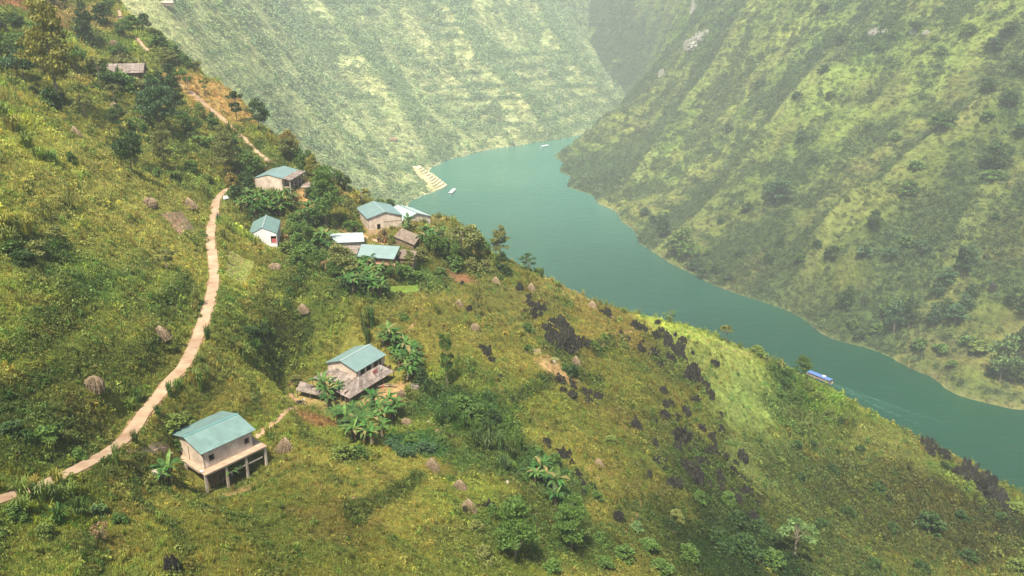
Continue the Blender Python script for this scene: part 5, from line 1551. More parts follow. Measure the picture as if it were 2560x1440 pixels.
ROCK_LIST = [(1300, 728, 28), (1322, 760, 20), (1355, 776, 30), (1330, 788, 26), (1310, 780, 16), (1322, 745, 16), (1405, 826, 42), (1375, 855, 38), (1412, 866, 62), (1445, 862, 34), (1392, 872, 34), (1430, 880, 40), (1468, 868, 30), (1360, 822, 20), (1590, 822, 30), (1612, 828, 22), (1656, 842, 34), (1692, 882, 40), (1676, 902, 30),
             (1632, 888, 32), (1648, 918, 22), (1726, 944, 46), (1746, 954, 30), (1402, 955, 32), (1430, 995, 28), (1432, 970, 22), (1492, 995, 26), (1470, 1003, 24), (1656, 983, 28), (1662, 1014, 26), (1660, 1044, 32), (1712, 1034, 34), (1737, 1002, 22), (1590, 1070, 32), (1702, 1098, 50), (1752, 1072, 22), (1777, 1098, 24), (1782, 1134, 32), (1800, 1078, 18),
             (1852, 1146, 30), (1716, 1175, 40), (1742, 1206, 46), (1792, 1194, 32), (1406, 1140, 30), (1426, 1158, 24), (1365, 1108, 24), (1482, 1220, 22), (1455, 1235, 20), (1546, 1300, 30), (1682, 1215, 36), (1830, 1185, 26), (1880, 1294, 28), (1866, 1235, 32), (1842, 1255, 28), (1640, 1155, 26), (432, 1422, 48), (1160, 1280, 18), (1222, 1272, 26), (1200, 1270, 18),
             (1215, 884, 30), (1228, 902, 22), (1205, 872, 20), (1250, 948, 18), (1172, 778, 20), (1155, 712, 16), (2322, 1120, 32), (2305, 1112, 20), (2420, 1196, 50), (2395, 1188, 30), (2460, 1228, 60), (2500, 1252, 42), (2480, 1240, 40), (2440, 1215, 36), (1520, 790, 24), (1505, 784, 18), (1668, 868, 28), (1705, 900, 26), (1640, 848, 22), (1765, 965, 20), (1780, 1000, 18), (1800, 1040, 18),
             (1570, 850, 16), (1606, 880, 18), (1550, 835, 14), (1718, 930, 20), (1690, 1120, 26), (1730, 1115, 22), (1760, 1160, 26), (1810, 1150, 22), (1700, 1160, 22), (1770, 1215, 26), (1800, 1225, 26), (1850, 1200, 24), (1890, 1260, 24), (1620, 1190, 20), (1660, 1180, 20), (2160, 760, 14), (2482, 725, 22), (2432, 882, 20)]
_rg = random.Random(21)
for line, n_, sp, w0, w1 in (([(1590, 822), (1650, 845), (1695, 885), (1730, 945), (1700, 1010), (1690, 1070), (1705, 1160), (1780, 1150), (1860, 1230), (1890, 1300)], 40, 26, 10, 26), ([(1360, 830), (1410, 862), (1470, 868)], 12, 14, 16, 34), ([(1405, 940), (1432, 985), (1480, 1000)], 9, 14, 12, 24),
                             ([(1330, 750), (1345, 790), (1320, 730)], 7, 14, 12, 22), ([(1600, 1070), (1660, 1150), (1690, 1210), (1740, 1200)], 12, 24, 12, 26), ([(1390, 1110), (1430, 1160), (1480, 1220)], 9, 16, 12, 22), ([(2300, 1112), (2400, 1188), (2480, 1240), (2510, 1262)], 12, 8, 16, 34)):
    for k_ in range(n_):
        t_ = _rg.uniform(0, len(line) - 1.001)
        i_ = int(t_)
        ROCK_LIST.append((line[i_][0] + (line[i_ + 1][0] - line[i_][0]) * (t_ - i_) + _rg.gauss(0, sp), line[i_][1] + (line[i_ + 1][1] - line[i_][1]) * (t_ - i_) + _rg.gauss(0, sp * 0.7) + 3, _rg.uniform(w0, w1)))
for px, py, w in ROCK_LIST:
    H = B if (px > 2100 and py < 900) else A
    b = H.hit(px, py)
    if b is None:
        continue
    d = np.linalg.norm(b - CAM)
    s_ = w * d / FOC / 1.8
    o = put('rock', ROCKS[random.randrange(6)], None, None, (b[0], b[1], H.z(b[0], b[1]) - 0.12 * s_), (random.uniform(-.2, .2), random.uniform(-.2, .2), random.uniform(0, 6.28)), (s_ * random.uniform(.85, 1.15), s_ * random.uniform(.7, 1.0), s_ * random.uniform(0.8, 1.15)))
    tag(o, '', 'rock', 'dark limestone rocks on the slope')
    rl.add(o, px, py, 'large jagged black rock' if w > 38 else 'jagged black rock' if w > 24 else 'small black rock')
rl.done()
cl_items = Labels()
for px, py, w, h, H in [(1742, 112, 40, 34, B), (1725, 120, 26, 26, B), (1760, 95, 30, 24, B), (2185, 84, 24, 16, B), (2215, 80, 18, 10, B), (2285, 82, 16, 10, B), (2315, 84, 20, 10, B), (1572, 60, 24, 40, G), (1590, 90, 22, 50, G), (1548, 40, 18, 30, G), (1735, 30, 20, 30, B), (1655, 190, 16, 20, B)]:
    b = H.hit(px, py)
    if b is None:
        continue
    d = np.linalg.norm(b - CAM)
    me = ROCKS[random.randrange(6)].copy()
    me.materials.clear()
    me.materials.append(M['cliff'])
    o = put('limestone_cliff', me, None, None, (b[0], b[1], H.z(b[0], b[1])), (0, 0, random.uniform(-.4, .4)), (w * d / FOC / 1.7, w * d / FOC / 3.2, h * d / FOC / 1.9))
    tag(o, '', 'cliff', 'pale limestone cliffs near the top')
    cl_items.items.append((o, px, py, 'pale limestone cliff face' if H is B else 'hazy white limestone cliff streak'))
CLW = ['leftmost of the hazy white limestone streaks high behind the bend', 'middle hazy white limestone streak high behind the bend', 'rightmost hazy white limestone streak high behind the bend',]
gi = sorted([c for c in cl_items.items if 'hazy' in c[3]], key=lambda c: c[1])
for i, c in enumerate(gi):
    c[0]['label'] = CLW[min(i, 2)]
bi = sorted([c for c in cl_items.items if 'hazy' not in c[3]], key=lambda c: c[1])
for i, c in enumerate(bi):
    c[0]['label'] = 'pale limestone cliff near the top of the right mountain, %s from the left' % ordinal(i + 1)

# ------------------------------------------------------------------ haystacks
def hay_mesh(seed, blunt):
    rng = random.Random(seed)
    m = MB()
    n = 18
    prof = [(1.0, 0.0), (0.86, 0.55), (0.62, 1.1), (0.36, 1.6), (0.12, 1.95)] if not blunt else [(0.95, 0.0), (0.98, 0.6), (0.86, 1.2), (0.55, 1.65), (0.15, 1.9)]
    vs = []
    for r, z in prof:
        for k in range(n):
            a = 2 * math.pi * k / n
            rr = r * 0.9 * (1 + rng.uniform(-.06, .06))
            vs.append((rr * math.cos(a), rr * math.sin(a), z - 0.1))
    fs = [(i * n + k, i * n + (k + 1) % n, (i + 1) * n + (k + 1) % n, (i + 1) * n + k) for i in range(len(prof) - 1) for k in range(n)]
    m.add(vs, fs)
    for k in range(150):
        a = rng.uniform(0, 6.28)
        j = rng.uniform(-.12, .12)
        s0 = rng.uniform(0, 0.45)
        p = []
        for i, (r, z) in enumerate(prof):
            rr = r * (1.0 + rng.uniform(0, .12)) + (0.14 * rng.random() if i == 0 else 0)
            p.append((rr * math.cos(a + j * i), rr * math.sin(a + j * i), z + rng.uniform(-.04, .06)))
        lo, hi = (0, len(p)) if rng.random() < 0.5 else (rng.choice([0, 1]), rng.choice([3, 4, 5]))
        q = p[lo:hi]
        if len(q) > 1:
            m.tube(q, [rng.uniform(.018, .035)] * len(q), 3, cap=False)
    me = m.mesh('stalks')
    me.materials.append(M['straw'])
    return me
def hay_cap_mesh(seed):
    rng = random.Random(seed)
    m = MB()
    for k in range(34):
        a = rng.uniform(0, 6.28)
        m.tube([(0.03 * math.cos(a), 0.03 * math.sin(a), 2.10 + rng.uniform(-.05, .05)), (0.16 * math.cos(a), 0.16 * math.sin(a), 1.93), (0.42 * math.cos(a), 0.42 * math.sin(a), 1.52 + rng.uniform(-.1, .1))], 0.035, 3, cap=False)
    me = m.mesh('cap')
    me.materials.append(M['straw_top'])
    return me
HAY = [hay_mesh(1, False), hay_mesh(2, False), hay_mesh(3, True)]
HCAP = [hay_cap_mesh(1), hay_cap_mesh(2)]
for px, py, w, kind, lab in [
    (235, 975, 46, 2, 'leaning brown stack of corn stalks on the lower left hillside'), (402, 845, 46, 0, 'wide cornstalk stack just left of the road bend'), (375, 515, 32, 2, 'rounded cornstalk stack above the dark vegetable plot'),
    (475, 520, 34, 0, 'flattened cornstalk stack near the upper end of the road'), (190, 342, 30, 0, 'cornstalk stack alone on the upper left meadow'), (286, 272, 20, 2, 'small cornstalk stack on the bright patch below the old farmhouse'),
    (687, 675, 30, 2, 'domed cornstalk stack beside the lettuce plot'), (757, 778, 32, 0, 'pinkish cornstalk stack in the field below the white house'), (712, 1126, 46, 1, 'ragged cornstalk stack right of the stilt house'), (1080, 1170, 44, 1, 'tall neat cornstalk cone below the banana grove'),
    (1148, 1222, 38, 1, 'upper of the two neighbouring cornstalk cones'), (1171, 1275, 46, 1, 'lower and larger of the two neighbouring cornstalk cones'), (1497, 1163, 30, 0, 'cornstalk cone on the rocky spur beside the path'), (1439, 910, 28, 0, 'cornstalk stack at the foot of the large black outcrop'),
    (1146, 766, 26, 0, 'narrow cornstalk stack on the slope above the thin tree'), (1238, 710, 26, 0, 'cornstalk stack on the slope left of the golden ridge'), (1327, 726, 27, 1, 'pale cornstalk stack on the golden ridge beside a black rock'), (1480, 770, 30, 0, 'wide cornstalk stack on the ridge above the river'),
    (1188, 826, 26, 2, 'squat brown stack with bare earth below it'), (1815, 848, 18, 0, 'small cornstalk stack under the umbrella tree'), (845, 493, 24, 2, 'cornstalk stack behind the tall village tree'), (600, 440, 26, 2, 'reddish cornstalk stack left of the two-storey house'),
    (1015, 1062, 28, 2, 'collapsed cornstalk stack right of the banana grove'), (950, 700, 1, 0, ''), (1632, 790, 15, 0, 'tiny cornstalk stack on the ridge skyline'), (496, 268, 18, 2, 'small cornstalk stack by the upper road'), (285, 112, 16, 2, 'tiny cornstalk stack near the hilltop track'), (590, 430, 18, 0, 'low reddish stack behind the roadside bushes')]:
    if w < 2:
        continue
    b = A.hit(px, py)
    if b is None:
        continue
    d = np.linalg.norm(b - CAM)
    s_ = w * d / FOC / 2.25
    r = thing('haystack', lab, 'haystack', (b[0], b[1], A.z(b[0], b[1]) - 0.05), random.uniform(0, 6.28), 'cornstalk haystacks on the slopes')
    r.scale = (s_ * random.uniform(0.9, 1.15), s_ * random.uniform(0.85, 1.05), s_ * random.uniform(0.66, 0.88))
    r.rotation_euler = (random.uniform(-.12, .12), random.uniform(-.12, .12), r.rotation_euler[2])
    put('stalks', HAY[kind], None, r)
    if kind != 2 or w > 40:
        put('cap', HCAP[kind % 2], None, r)
# ------------------------------------------------------------------ buildings
def corrugated(mb, p00, p10, p11, p01, pitch=0.40, amp=0.012, thick=0.05):
    """roof slope from 4 corners (p00-p10 along the eave, p01-p11 along the ridge) with ribs running up the slope"""
    p00, p10, p11, p01 = [Vector(p) for p in (p00, p10, p11, p01)]
    n = (p10 - p00).cross(p01 - p00).normalized()
    if n.z < 0:
        n = -n
    k = max(3, int((p10 - p00).length / pitch))
    for i in range(k):
        for (a, b, h0, h1) in ((0, .42, 0, 0), (.42, .5, 0, amp), (.5, .8, amp, amp), (.8, .88, amp, 0), (.88, 1, 0, 0)):
            t0, t1 = (i + a) / k, (i + b) / k
            q = [p00.lerp(p10, t0) + n * h0, p00.lerp(p10, t1) + n * h1, p01.lerp(p11, t1) + n * h1, p01.lerp(p11, t0) + n * h0]
            mb.quad(*q)
    lo = [p - n * thick for p in (p00, p10, p11, p01)]
    mb.add(lo, [(3, 2, 1, 0)])
    for a, b in ((p00, p10), (p10, p11), (p11, p01), (p01, p00)):
        mb.quad(a, b, b - n * thick, a - n * thick)

def wall_grid(mb, o, du, L, H, openings, t=0.15, nrm=None):
    """wall in the plane through o along du with thickness t, leaving rectangular openings (u0, u1, z0, z1)"""
    us = sorted(set([0, L] + [v for op in openings for v in op[:2]]))
    zs = sorted(set([0, H] + [v for op in openings for v in op[2:]]))
    o = Vector(o); du = Vector(du); nrm = Vector(nrm)
    for i in range(len(us) - 1):
        for j in range(len(zs) - 1):
            uc, zc = (us[i] + us[i + 1]) / 2, (zs[j] + zs[j + 1]) / 2
            if any(a < uc < b and c < zc < d for a, b, c, d in openings):
                continue
            q = []
            for u, z in ((us[i], zs[j]), (us[i + 1], zs[j]), (us[i + 1], zs[j + 1]), (us[i], zs[j + 1])):
                q.append(o + du * u + Vector((0, 0, z)))
            lo = [p - nrm * t for p in q]
            mb.add(q + lo, [(0, 1, 2, 3), (7, 6, 5, 4), (0, 4, 5, 1), (1, 5, 6, 2), (2, 6, 7, 3), (3, 7, 4, 0)])

def frame(parent, o, du, nrm, op, mat, t=0.05):
    u0, u1, z0, z1 = op
    m = MB()
    o = Vector(o); du = Vector(du); nrm = Vector(nrm)
    for a, b, c, d in ((u0 - t, u1 + t, z0 - t, z0), (u0 - t, u1 + t, z1, z1 + t), (u0 - t, u0, z0, z1), (u1, u1 + t, z0, z1)):
        q = [o + du * u + Vector((0, 0, z)) + nrm * 0.03 for u, z in ((a, c), (b, c), (b, d), (a, d))]
        lo = [p - nrm * 0.10 for p in q]
        m.add(q + lo, [(0, 1, 2, 3), (7, 6, 5, 4), (0, 4, 5, 1), (1, 5, 6, 2), (2, 6, 7, 3), (3, 7, 4, 0)])
    return put('window_frame' if z0 > 0.3 else 'door_frame', m, mat, parent)

def gable_house(name, label, ex, ey, ez, head, L, W, rise, wh, roof_mat, wall_mat, front=(), gable=(), back=(), gable2=(), over=0.35, cap=None, floor_z=None, group=None, inset=None):
    """ex, ey, ez: near-left eave corner of the roof; the ridge runs along 'head' (degrees). Local axes: x along the ridge, y across; floor at z = 0"""
    h = math.radians(head)
    a = np.array([math.cos(h), math.sin(h)]); b = np.array([-math.sin(h), math.cos(h)])
    c = np.array([ex, ey]) + a * L / 2 + b * W / 2
    r = thing(name, label, 'house', (c[0], c[1], ez - wh), h, group)
    hx, hy = L / 2, W / 2
    # roof slopes
    for s_, nm in ((-1, 'roof'), (1, 'roof')):
        m = MB()
        corrugated(m, (-hx, s_ * hy, wh), (hx, s_ * hy, wh), (hx, 0, wh + rise), (-hx, 0, wh + rise))
        rf = put(nm, m, roof_mat, r)
        if s_ == -1 and cap:
            cm = MB()
            cm.slab([(-hx - .02, -0.16, wh + rise + 0.03), (hx + .02, -0.16, wh + rise + 0.03), (hx + .02, 0.0, wh + rise + 0.075), (-hx - .02, 0.0, wh + rise + 0.075)], 0.02)
            cm.slab([(-hx - .02, 0.0, wh + rise + 0.075), (hx + .02, 0.0, wh + rise + 0.075), (hx + .02, 0.16, wh + rise + 0.03), (-hx - .02, 0.16, wh + rise + 0.03)], 0.02)
            put('ridge_cap', cm, cap, rf)
    wx, wy = hx - over, hy - over
    slope = rise / hy
    we = wh + slope * over - 0.10           # wall height at the eave walls
    specs = [(-wx, -wy, (1, 0, 0), 2 * wx, (0, -1, 0), front), (wx, wy, (-1, 0, 0), 2 * wx, (0, 1, 0), back),
             (-wx, wy, (0, -1, 0), 2 * wy, (-1, 0, 0), gable), (wx, -wy, (0, 1, 0), 2 * wy, (1, 0, 0), gable2)]
    for i, (x, y, du, ln, nr, ops) in enumerate(specs):
        m = MB()
        wall_grid(m, (x, y, 0), du, ln, we, ops, 0.15, nr)
        if i >= 2:
            top = wh + rise - 0.10
            v = [(x, y, we), (x, -y, we), (x, 0, top)]
            ins = -nr[0] * 0.15
            v2 = [(q[0] + ins, q[1], q[2]) for q in v]
            m.add(v + v2, [(0, 1, 2), (5, 4, 3), (0, 3, 4, 1), (1, 4, 5, 2), (2, 5, 3, 0)])
        w = put('wall', m, wall_mat, r)
        for op in ops:
            frame(w, (x, y, 0), du, nr, op, M['wood'])
    fm = MB()
    fm.box((0, 0, 0.02), (wx - 0.16, wy - 0.16, 0.05))
    put('floor', fm, M['slab'], r)
    # foundation down to the ground
    fm = MB()
    zg = min(A.z(*(c + a * sx * wx + b * sy * wy)) for sx in (-1, 1) for sy in (-1, 1)) - (ez - wh)
    if floor_z is None:
        fm.box((0, 0, (zg - 0.6) / 2 - 0.02), (wx - 0.01, wy - 0.01, abs(zg - 0.6) / 2))
        put('foundation', fm, M['concrete'], r)
    return r, hx, hy, wx, wy

def tiles(parent, c00, c10, c11, c01, n, m_, mat, thick=0.03, name='roof_sheet', lift=0.0, jit=0.02):
    """separate overlapping sheets laid over a roof plane; c00-c10 is the lower edge"""
    c00, c10, c11, c01 = [Vector(c) for c in (c00, c10, c11, c01)]
    def P(u, v):
        return c00.lerp(c10, u).lerp(c01.lerp(c11, u), v)
    nr = (c10 - c00).cross(c01 - c00).normalized()
    if nr.z < 0:
        nr = -nr
    for j in range(m_):
        for i in range(n):
            u0, u1 = i / n, (i + 1) / n - 0.006
            v0, v1 = j / m_ - (0.02 if j else 0.0), (j + 1) / m_
            k = [random.uniform(-jit, jit) for _ in range(4)]
            sm = MB()
            base = (j % 2) * 0.02 + (i % 2) * 0.015 + lift
            q = [P(u0, v0) + nr * (0.06 + base + k[0]), P(u1, v0) + nr * (0.06 + base + k[1]), P(u1, v1) + nr * (0.02 + base + k[2]), P(u0, v1) + nr * (0.02 + base + k[3])]
            sm.slab(q, thick)
            put(name, sm, mat, parent)

# --- the stilt house at the bottom left
H1, hx, hy, wx, wy = gable_house('stilt_house', 'block house on concrete stilts under a bright teal metal roof', -37.2, 83.5, 153.4, 50.6, 7.6, 7.75, 0.95, 2.35, M['teal'], M['block'],
                                 front=[(0.75, 1.35, 0.75, 1.45), (5.65, 6.25, 0.8, 1.5)], gable=[(3.5, 3.56, 0.0, 1.75)], over=0.42, cap=M['cap_dark'], floor_z=0)
m = MB()
m.box((0.25, -0.35, -0.10), (hx + 0.55, hy + 0.45, 0.07))
put('floor_slab', m, M['slab'], H1)
H1b = H1.matrix_basis if False else None
def world_of(o, p):
    h = o.rotation_euler[2]
    return (o.location[0] + p[0] * math.cos(h) - p[1] * math.sin(h), o.location[1] + p[0] * math.sin(h) + p[1] * math.cos(h))
sx0, sx1, sy0, sy1 = -hx - 0.15, hx + 0.55, -hy - 0.55, hy - 0.4
for i, px_ in enumerate(np.linspace(sx0, sx1, 4)):
    for py_ in ((sy0, 0.0, sy1) if i in (0, 3) else (sy0, sy1)):
        w = world_of(H1, (px_, py_))
        g = A.z(*w) - H1.location[2]
        m = MB()
        m.box((px_, py_, (g - 0.25 - 0.23) / 2), (0.13, 0.13, max(0.05, abs(g - 0.25 + 0.23) / 2)))
        put('post', m, M['concrete'], H1)
m = MB(); m.box((0.2, sy0, -0.32), (hx + 0.3, 0.09, 0.09)); put('beam', m, M['concrete'], H1)
m = MB(); m.box((sx0, 0, -0.32), (0.09, hy - 0.6, 0.09)); put('beam', m, M['concrete'], H1)
m = MB(); m.box(((sx0 + sx1) / 2 + 1.3, sy0 + 0.02, -1.45), (2.4, 0.08, 0.09)); put('rail', m, M['concrete'], H1)
m = MB()
rg = random.Random(3)
for k in range(120):        # upright dry stalks stored under the floor
    x = rg.uniform(sx0 + 0.4, -0.9); y = rg.uniform(sy0 + 0.35, sy0 + 0.9)
    m.tube([(x, y, -2.5), (x + rg.uniform(-.1, .1), y + rg.uniform(-.1, .1), -0.5 + rg.uniform(-.5, 0))], 0.03, 3, cap=False)
tag(put('stored_stalks', m, M['straw'], H1), kind='stuff')
# back-left veranda with slim posts
m = MB(); m.box((-0.2, hy - 0.25, 0.9), (hx - 0.3, 0.04, 0.04)); put('veranda_rail', m, M['concrete'], H1)
for x_ in (-hx + 0.1, 0, hx - 0.2):
    m = MB(); m.box((x_, hy - 0.15, 1.05), (0.06, 0.06, 1.2)); put('veranda_post', m, M['concrete'], H1)
# small tin hut by it
def shed(name, label, pix, z, drop, wall_h, roof_mat, wall_mat, n=6, mm=2, cat='shed', group=None, sheets=True, zs=None, thick=0.05):
    """lean-to or flat-roofed shed: 4 roof corners seen in the photo, each laid at its own height"""
    zs = zs or [z, z, z - drop, z - drop]
    P = [Vector(atz(px, py, zz)) for (px, py), zz in zip(pix, zs)]
    c = sum(P, Vector()) / 4
    zg = float(A.z(c.x, c.y))
    r = thing(name, label, cat, (c.x, c.y, zg), 0, group)
    L = [p - Vector((c.x, c.y, zg)) for p in P]
    rm = MB()
    if sheets:
        rm.slab([L[3], L[2], L[1], L[0]], 0.04)
        rf = put('roof', rm, M['wood'], r)
        tiles(rf, L[3], L[2], L[1], L[0], n, mm, roof_mat)
    else:
        corrugated(rm, L[3], L[2], L[1], L[0], pitch=0.3, amp=0.015)
        put('roof', rm, roof_mat, r)
    cc = sum(L, Vector()) / 4
    ins = [cc + (p - cc) * 0.86 for p in L]
    for i in range(4):
        a, b = ins[i], ins[(i + 1) % 4]
        ga = float(A.z(a.x + c.x, a.y + c.y)) - zg - 0.3
        gb = float(A.z(b.x + c.x, b.y + c.y)) - zg - 0.3
        if wall_mat is not None:
            m = MB()
            nrm = Vector((b.y - a.y, -(b.x - a.x), 0)).normalized() * 0.06
            m.add([(a.x, a.y, ga), (b.x, b.y, gb), (b.x, b.y, b.z - 0.12), (a.x, a.y, a.z - 0.12)] + [(a.x + nrm.x, a.y + nrm.y, ga), (b.x + nrm.x, b.y + nrm.y, gb), (b.x + nrm.x, b.y + nrm.y, b.z - 0.12), (a.x + nrm.x, a.y + nrm.y, a.z - 0.12)],
                  [(0, 1, 2, 3), (7, 6, 5, 4), (0, 4, 5, 1), (1, 5, 6, 2), (2, 6, 7, 3), (3, 7, 4, 0)])
            put('wall', m, wall_mat, r)
        m = MB()
        m.tube([(a.x, a.y, ga), (a.x, a.y, a.z - 0.1)], 0.08, 6)
        put('post', m, M['wood'], r)
    return r, c, zg, L
hut = A.hit(397, 1205)
r = thing('hut', 'tiny grey hut with a pale tin lid left of the stilt house', 'hut', tuple(hut), 0.5)
m = MB(); m.box((0, 0, 0.35), (0.5, 0.45, 0.75)); put('wall', m, M['concrete'], r)
m = MB(); m.slab([(-0.7, -0.65, 1.12), (0.7, -0.65, 1.12), (0.7, 0.65, 1.3), (-0.7, 0.65, 1.3)], 0.04); put('roof', m, M['concrete'], r)

# --- farmhouse with sheet-roofed lean-tos in the middle
H2, hx, hy, wx, wy = gable_house('farmhouse', 'block farmhouse with blue-green roof rising above grey sheet lean-tos', -26.4, 123.6, 144.8, 60.4, 8.08, 7.24, 1.26, 3.9, M['teal_grey'], M['block'],
                                 front=[(1.0, 2.0, 2.2, 3.6), (2.6, 3.9, 2.2, 3.6), (4.5, 6.6, 2.2, 3.6)], gable=[(1.8, 2.5, 2.5, 3.2)], over=0.35, cap=M['ridge_cap'])
for k, x_ in enumerate(np.linspace(-hx + 0.5, hx - 0.4, 5)):
    m = MB(); m.box((x_, -hy + 0.12, 3.15), (0.05, 0.05, 0.72)); put('veranda_post', m, M['concrete'], H2)
def lean_roof(parent, pixz, n, mm, mat=None):
    """sheets on the roof plane through four photo points with heights; order: outer-left, outer-right, inner-right, inner-left"""
    inv = parent.location
    h = parent.rotation_euler[2]
    L = []
    for px, py, z in pixz:
        p = atz(px, py, z)
        dx, dy = p[0] - inv[0], p[1] - inv[1]
        L.append(Vector((dx * math.cos(h) + dy * math.sin(h), -dx * math.sin(h) + dy * math.cos(h), z - inv[2])))
    m = MB()
    m.slab(L, 0.05)
    rf = put('lean_to_roof', m, M['wood'], parent)
    tiles(rf, L[0], L[1], L[2], L[3], n, mm, mat or M['tile'])
    return rf, L
rf, Lq = lean_roof(H2, [(778, 947, 142.6), (851, 985, 142.2), (888, 943, 143.7), (851, 908, 144.5)], 6, 5)
rf2, Lq2 = lean_roof(H2, [(874, 997, 142.0), (986, 928, 142.5), (950, 911, 143.8), (888, 945, 143.6)], 11, 3)
rf3, Lq3 = lean_roof(H2, [(851, 986, 142.15), (874, 997, 142.0), (888, 945, 143.55), (888, 943, 143.6)], 1, 3)
rf4, Lq4 = lean_roof(H2, [(739, 976, 141.9), (812, 993, 141.7), (817, 974, 142.2), (752, 953, 142.5)], 4, 2)
for L_ in (Lq, Lq2, Lq4):
    for i, p in enumerate(L_[:2]):
        w = world_of(H2, (p.x, p.y))
        g = A.z(*w) - H2.location[2]
        m = MB(); m.tube([(p.x * 0.98, p.y * 0.97, g - 0.3), (p.x * 0.98, p.y * 0.97, p.z - 0.05)], 0.08, 6); put('post', m, M['wood'], H2)
for t in (0.25, 0.5, 0.75):
    p = Lq2[0].lerp(Lq2[1], t)
    w = world_of(H2, (p.x, p.y)); g = A.z(*w) - H2.location[2]
    m = MB(); m.tube([(p.x, p.y * 0.97, g - 0.3), (p.x, p.y * 0.97, p.z - 0.05)], 0.07, 6); put('post', m, M['wood'], H2)
p = Lq4[0].lerp(Lq4[1], 0.5)
w = world_of(H2, (p.x, p.y)); g = A.z(*w) - H2.location[2]
m = MB(); m.tube([(p.x, p.y, g - 0.3), (p.x, p.y, p.z)], 0.06, 6); put('post', m, M['wood'], H2)
# dark back wall of the lean-tos
m = MB(); m.box((-1.5, -hy - 0.3, 0.7), (hx + 2.2, 0.06, 1.1)); put('lean_to_wall', m, M['wood'], H2)
# laundry and things on the veranda
def cloth(px, py, z, w, h, mat, label, head=60.4):
    p = atz(px, py, z)
    m = MB()
    n = 7
    for i in range(n):
        x0, x1 = -w / 2 + w * i / n, -w / 2 + w * (i + 1) / n
        y0, y1 = 0.06 * math.sin(i * 2.1), 0.06 * math.sin((i + 1) * 2.1)
        m.add([(x0, y0, 0), (x1, y1, 0), (x1, y1 * 1.5, -h), (x0, y0 * 1.5, -h), (x0, y0 + .02, 0), (x1, y1 + .02, 0), (x1, y1 * 1.5 + .02, -h), (x0, y0 * 1.5 + .02, -h)],
              [(3, 2, 1, 0), (4, 5, 6, 7), (0, 1, 5, 4), (3, 7, 6, 2)])
    o = put('hanging_cloth', m, mat, None, tuple(p), (0, 0, math.radians(head)))
    tag(o, label, 'cloth')
    return o
cloth(938, 924, 143.95, 1.3, 0.6, M['red'], 'red cloth hanging in the farmhouse veranda')
cloth(952, 917, 143.95, 0.6, 0.5, M['pale'], 'small white cloth hanging right of the red one')
cloth(957, 963, 142.0, 0.6, 0.5, M['red'], 'red cloth hanging under the farmhouse lean-to')
# firewood in the yard
fw = A.hit(972, 968)
if fw is not None:
    rg = random.Random(9)
    for k in range(9):
        m = MB()
        a = rg.uniform(-.3, .9)
        m.tube([(-1.0, 0, 0), (0, rg.uniform(-.05, .05), 0.03), (1.0, 0, 0)], [0.07, 0.06, 0.045], 6)
        o = put('firewood_log', m, M['straw_top'] if k % 2 else M['wood'], None, (fw[0] + rg.uniform(-1.2, 1.2), fw[1] + rg.uniform(-.6, .8), A.z(fw[0], fw[1]) + 0.08 + 0.05 * k), (0, 0, a), rg.uniform(.7, 1.2))
        tag(o, '%s log in the loose firewood heap of the farmhouse yard, %s from its bottom' % (('dark', 'pale')[k % 2], ordinal(k + 1)), 'log', 'logs heaped in the farmhouse yard')

# --- white house
H3, hx, hy, wx, wy = gable_house('white_house', 'small white walled house with teal roof beside the road', -53.2, 175.2, 154.4, 101.3, 11.5, 6.30, 1.47, 3.35, M['teal'], M['white'],
                                 gable=[(4.75, 6.0, 1.1, 2.7)], over=0.12, cap=M['ridge_cap'])
m = MB(); m.box((-wx + 0.25, -wy + 0.75, 1.55), (0.03, 0.6, 0.5)); put('red_screen', m, M['red'], H3)
m = MB(); m.box((-wx + 0.9, 0, 1.6), (0.05, wy - 0.2, 1.5)); put('inner_wall', m, M['dark'], H3)  # near-black panel paints the shade inside the porch recess
# --- two-storey house
H4, hx, hy, wx, wy = gable_house('two_storey_house', 'two-storey grey block house with balcony and teal roof above the banana grove', -58.6, 202.2, 161.1, 83.4, 11.4, 7.66, 0.95, 4.6, M['teal_grey'], M['block'],
                                 front=[(1.5, 2.4, 2.4, 4.1), (4.4, 5.3, 2.4, 4.1), (7.3, 8.2, 2.4, 4.1), (1.5, 2.6, 0.1, 1.9), (5.0, 6.5, 0.1, 1.9)], over=0.15, cap=None)
m = MB(); m.box((0, -hy - 0.9, 2.2), (hx - 0.3, 0.95, 0.09)); put('balcony_floor', m, M['slab'], H4)
for x_ in np.linspace(-hx + 0.4, hx - 0.4, 5):
    m = MB(); m.box((x_, -hy - 1.75, 1.9), (0.12, 0.12, 2.5)); put('post', m, M['concrete'], H4)
m = MB(); m.box((0, -hy - 1.75, 3.05), (hx - 0.5, 0.04, 0.04)); put('balcony_rail', m, M['wood'], H4)
m = MB(); m.slab([(-hx, -hy - 2.1, 4.15), (hx, -hy - 2.1, 4.15), (hx, -hy + 0.05, 4.62), (-hx, -hy + 0.05, 4.62)], 0.05)
rf = put('porch_roof', m, M['wood'], H4)
tiles(rf, (-hx, -hy - 2.1, 4.16), (hx, -hy - 2.1, 4.16), (hx, -hy + 0.0, 4.58), (-hx, -hy + 0.0, 4.58), 9, 1, M['tile'])
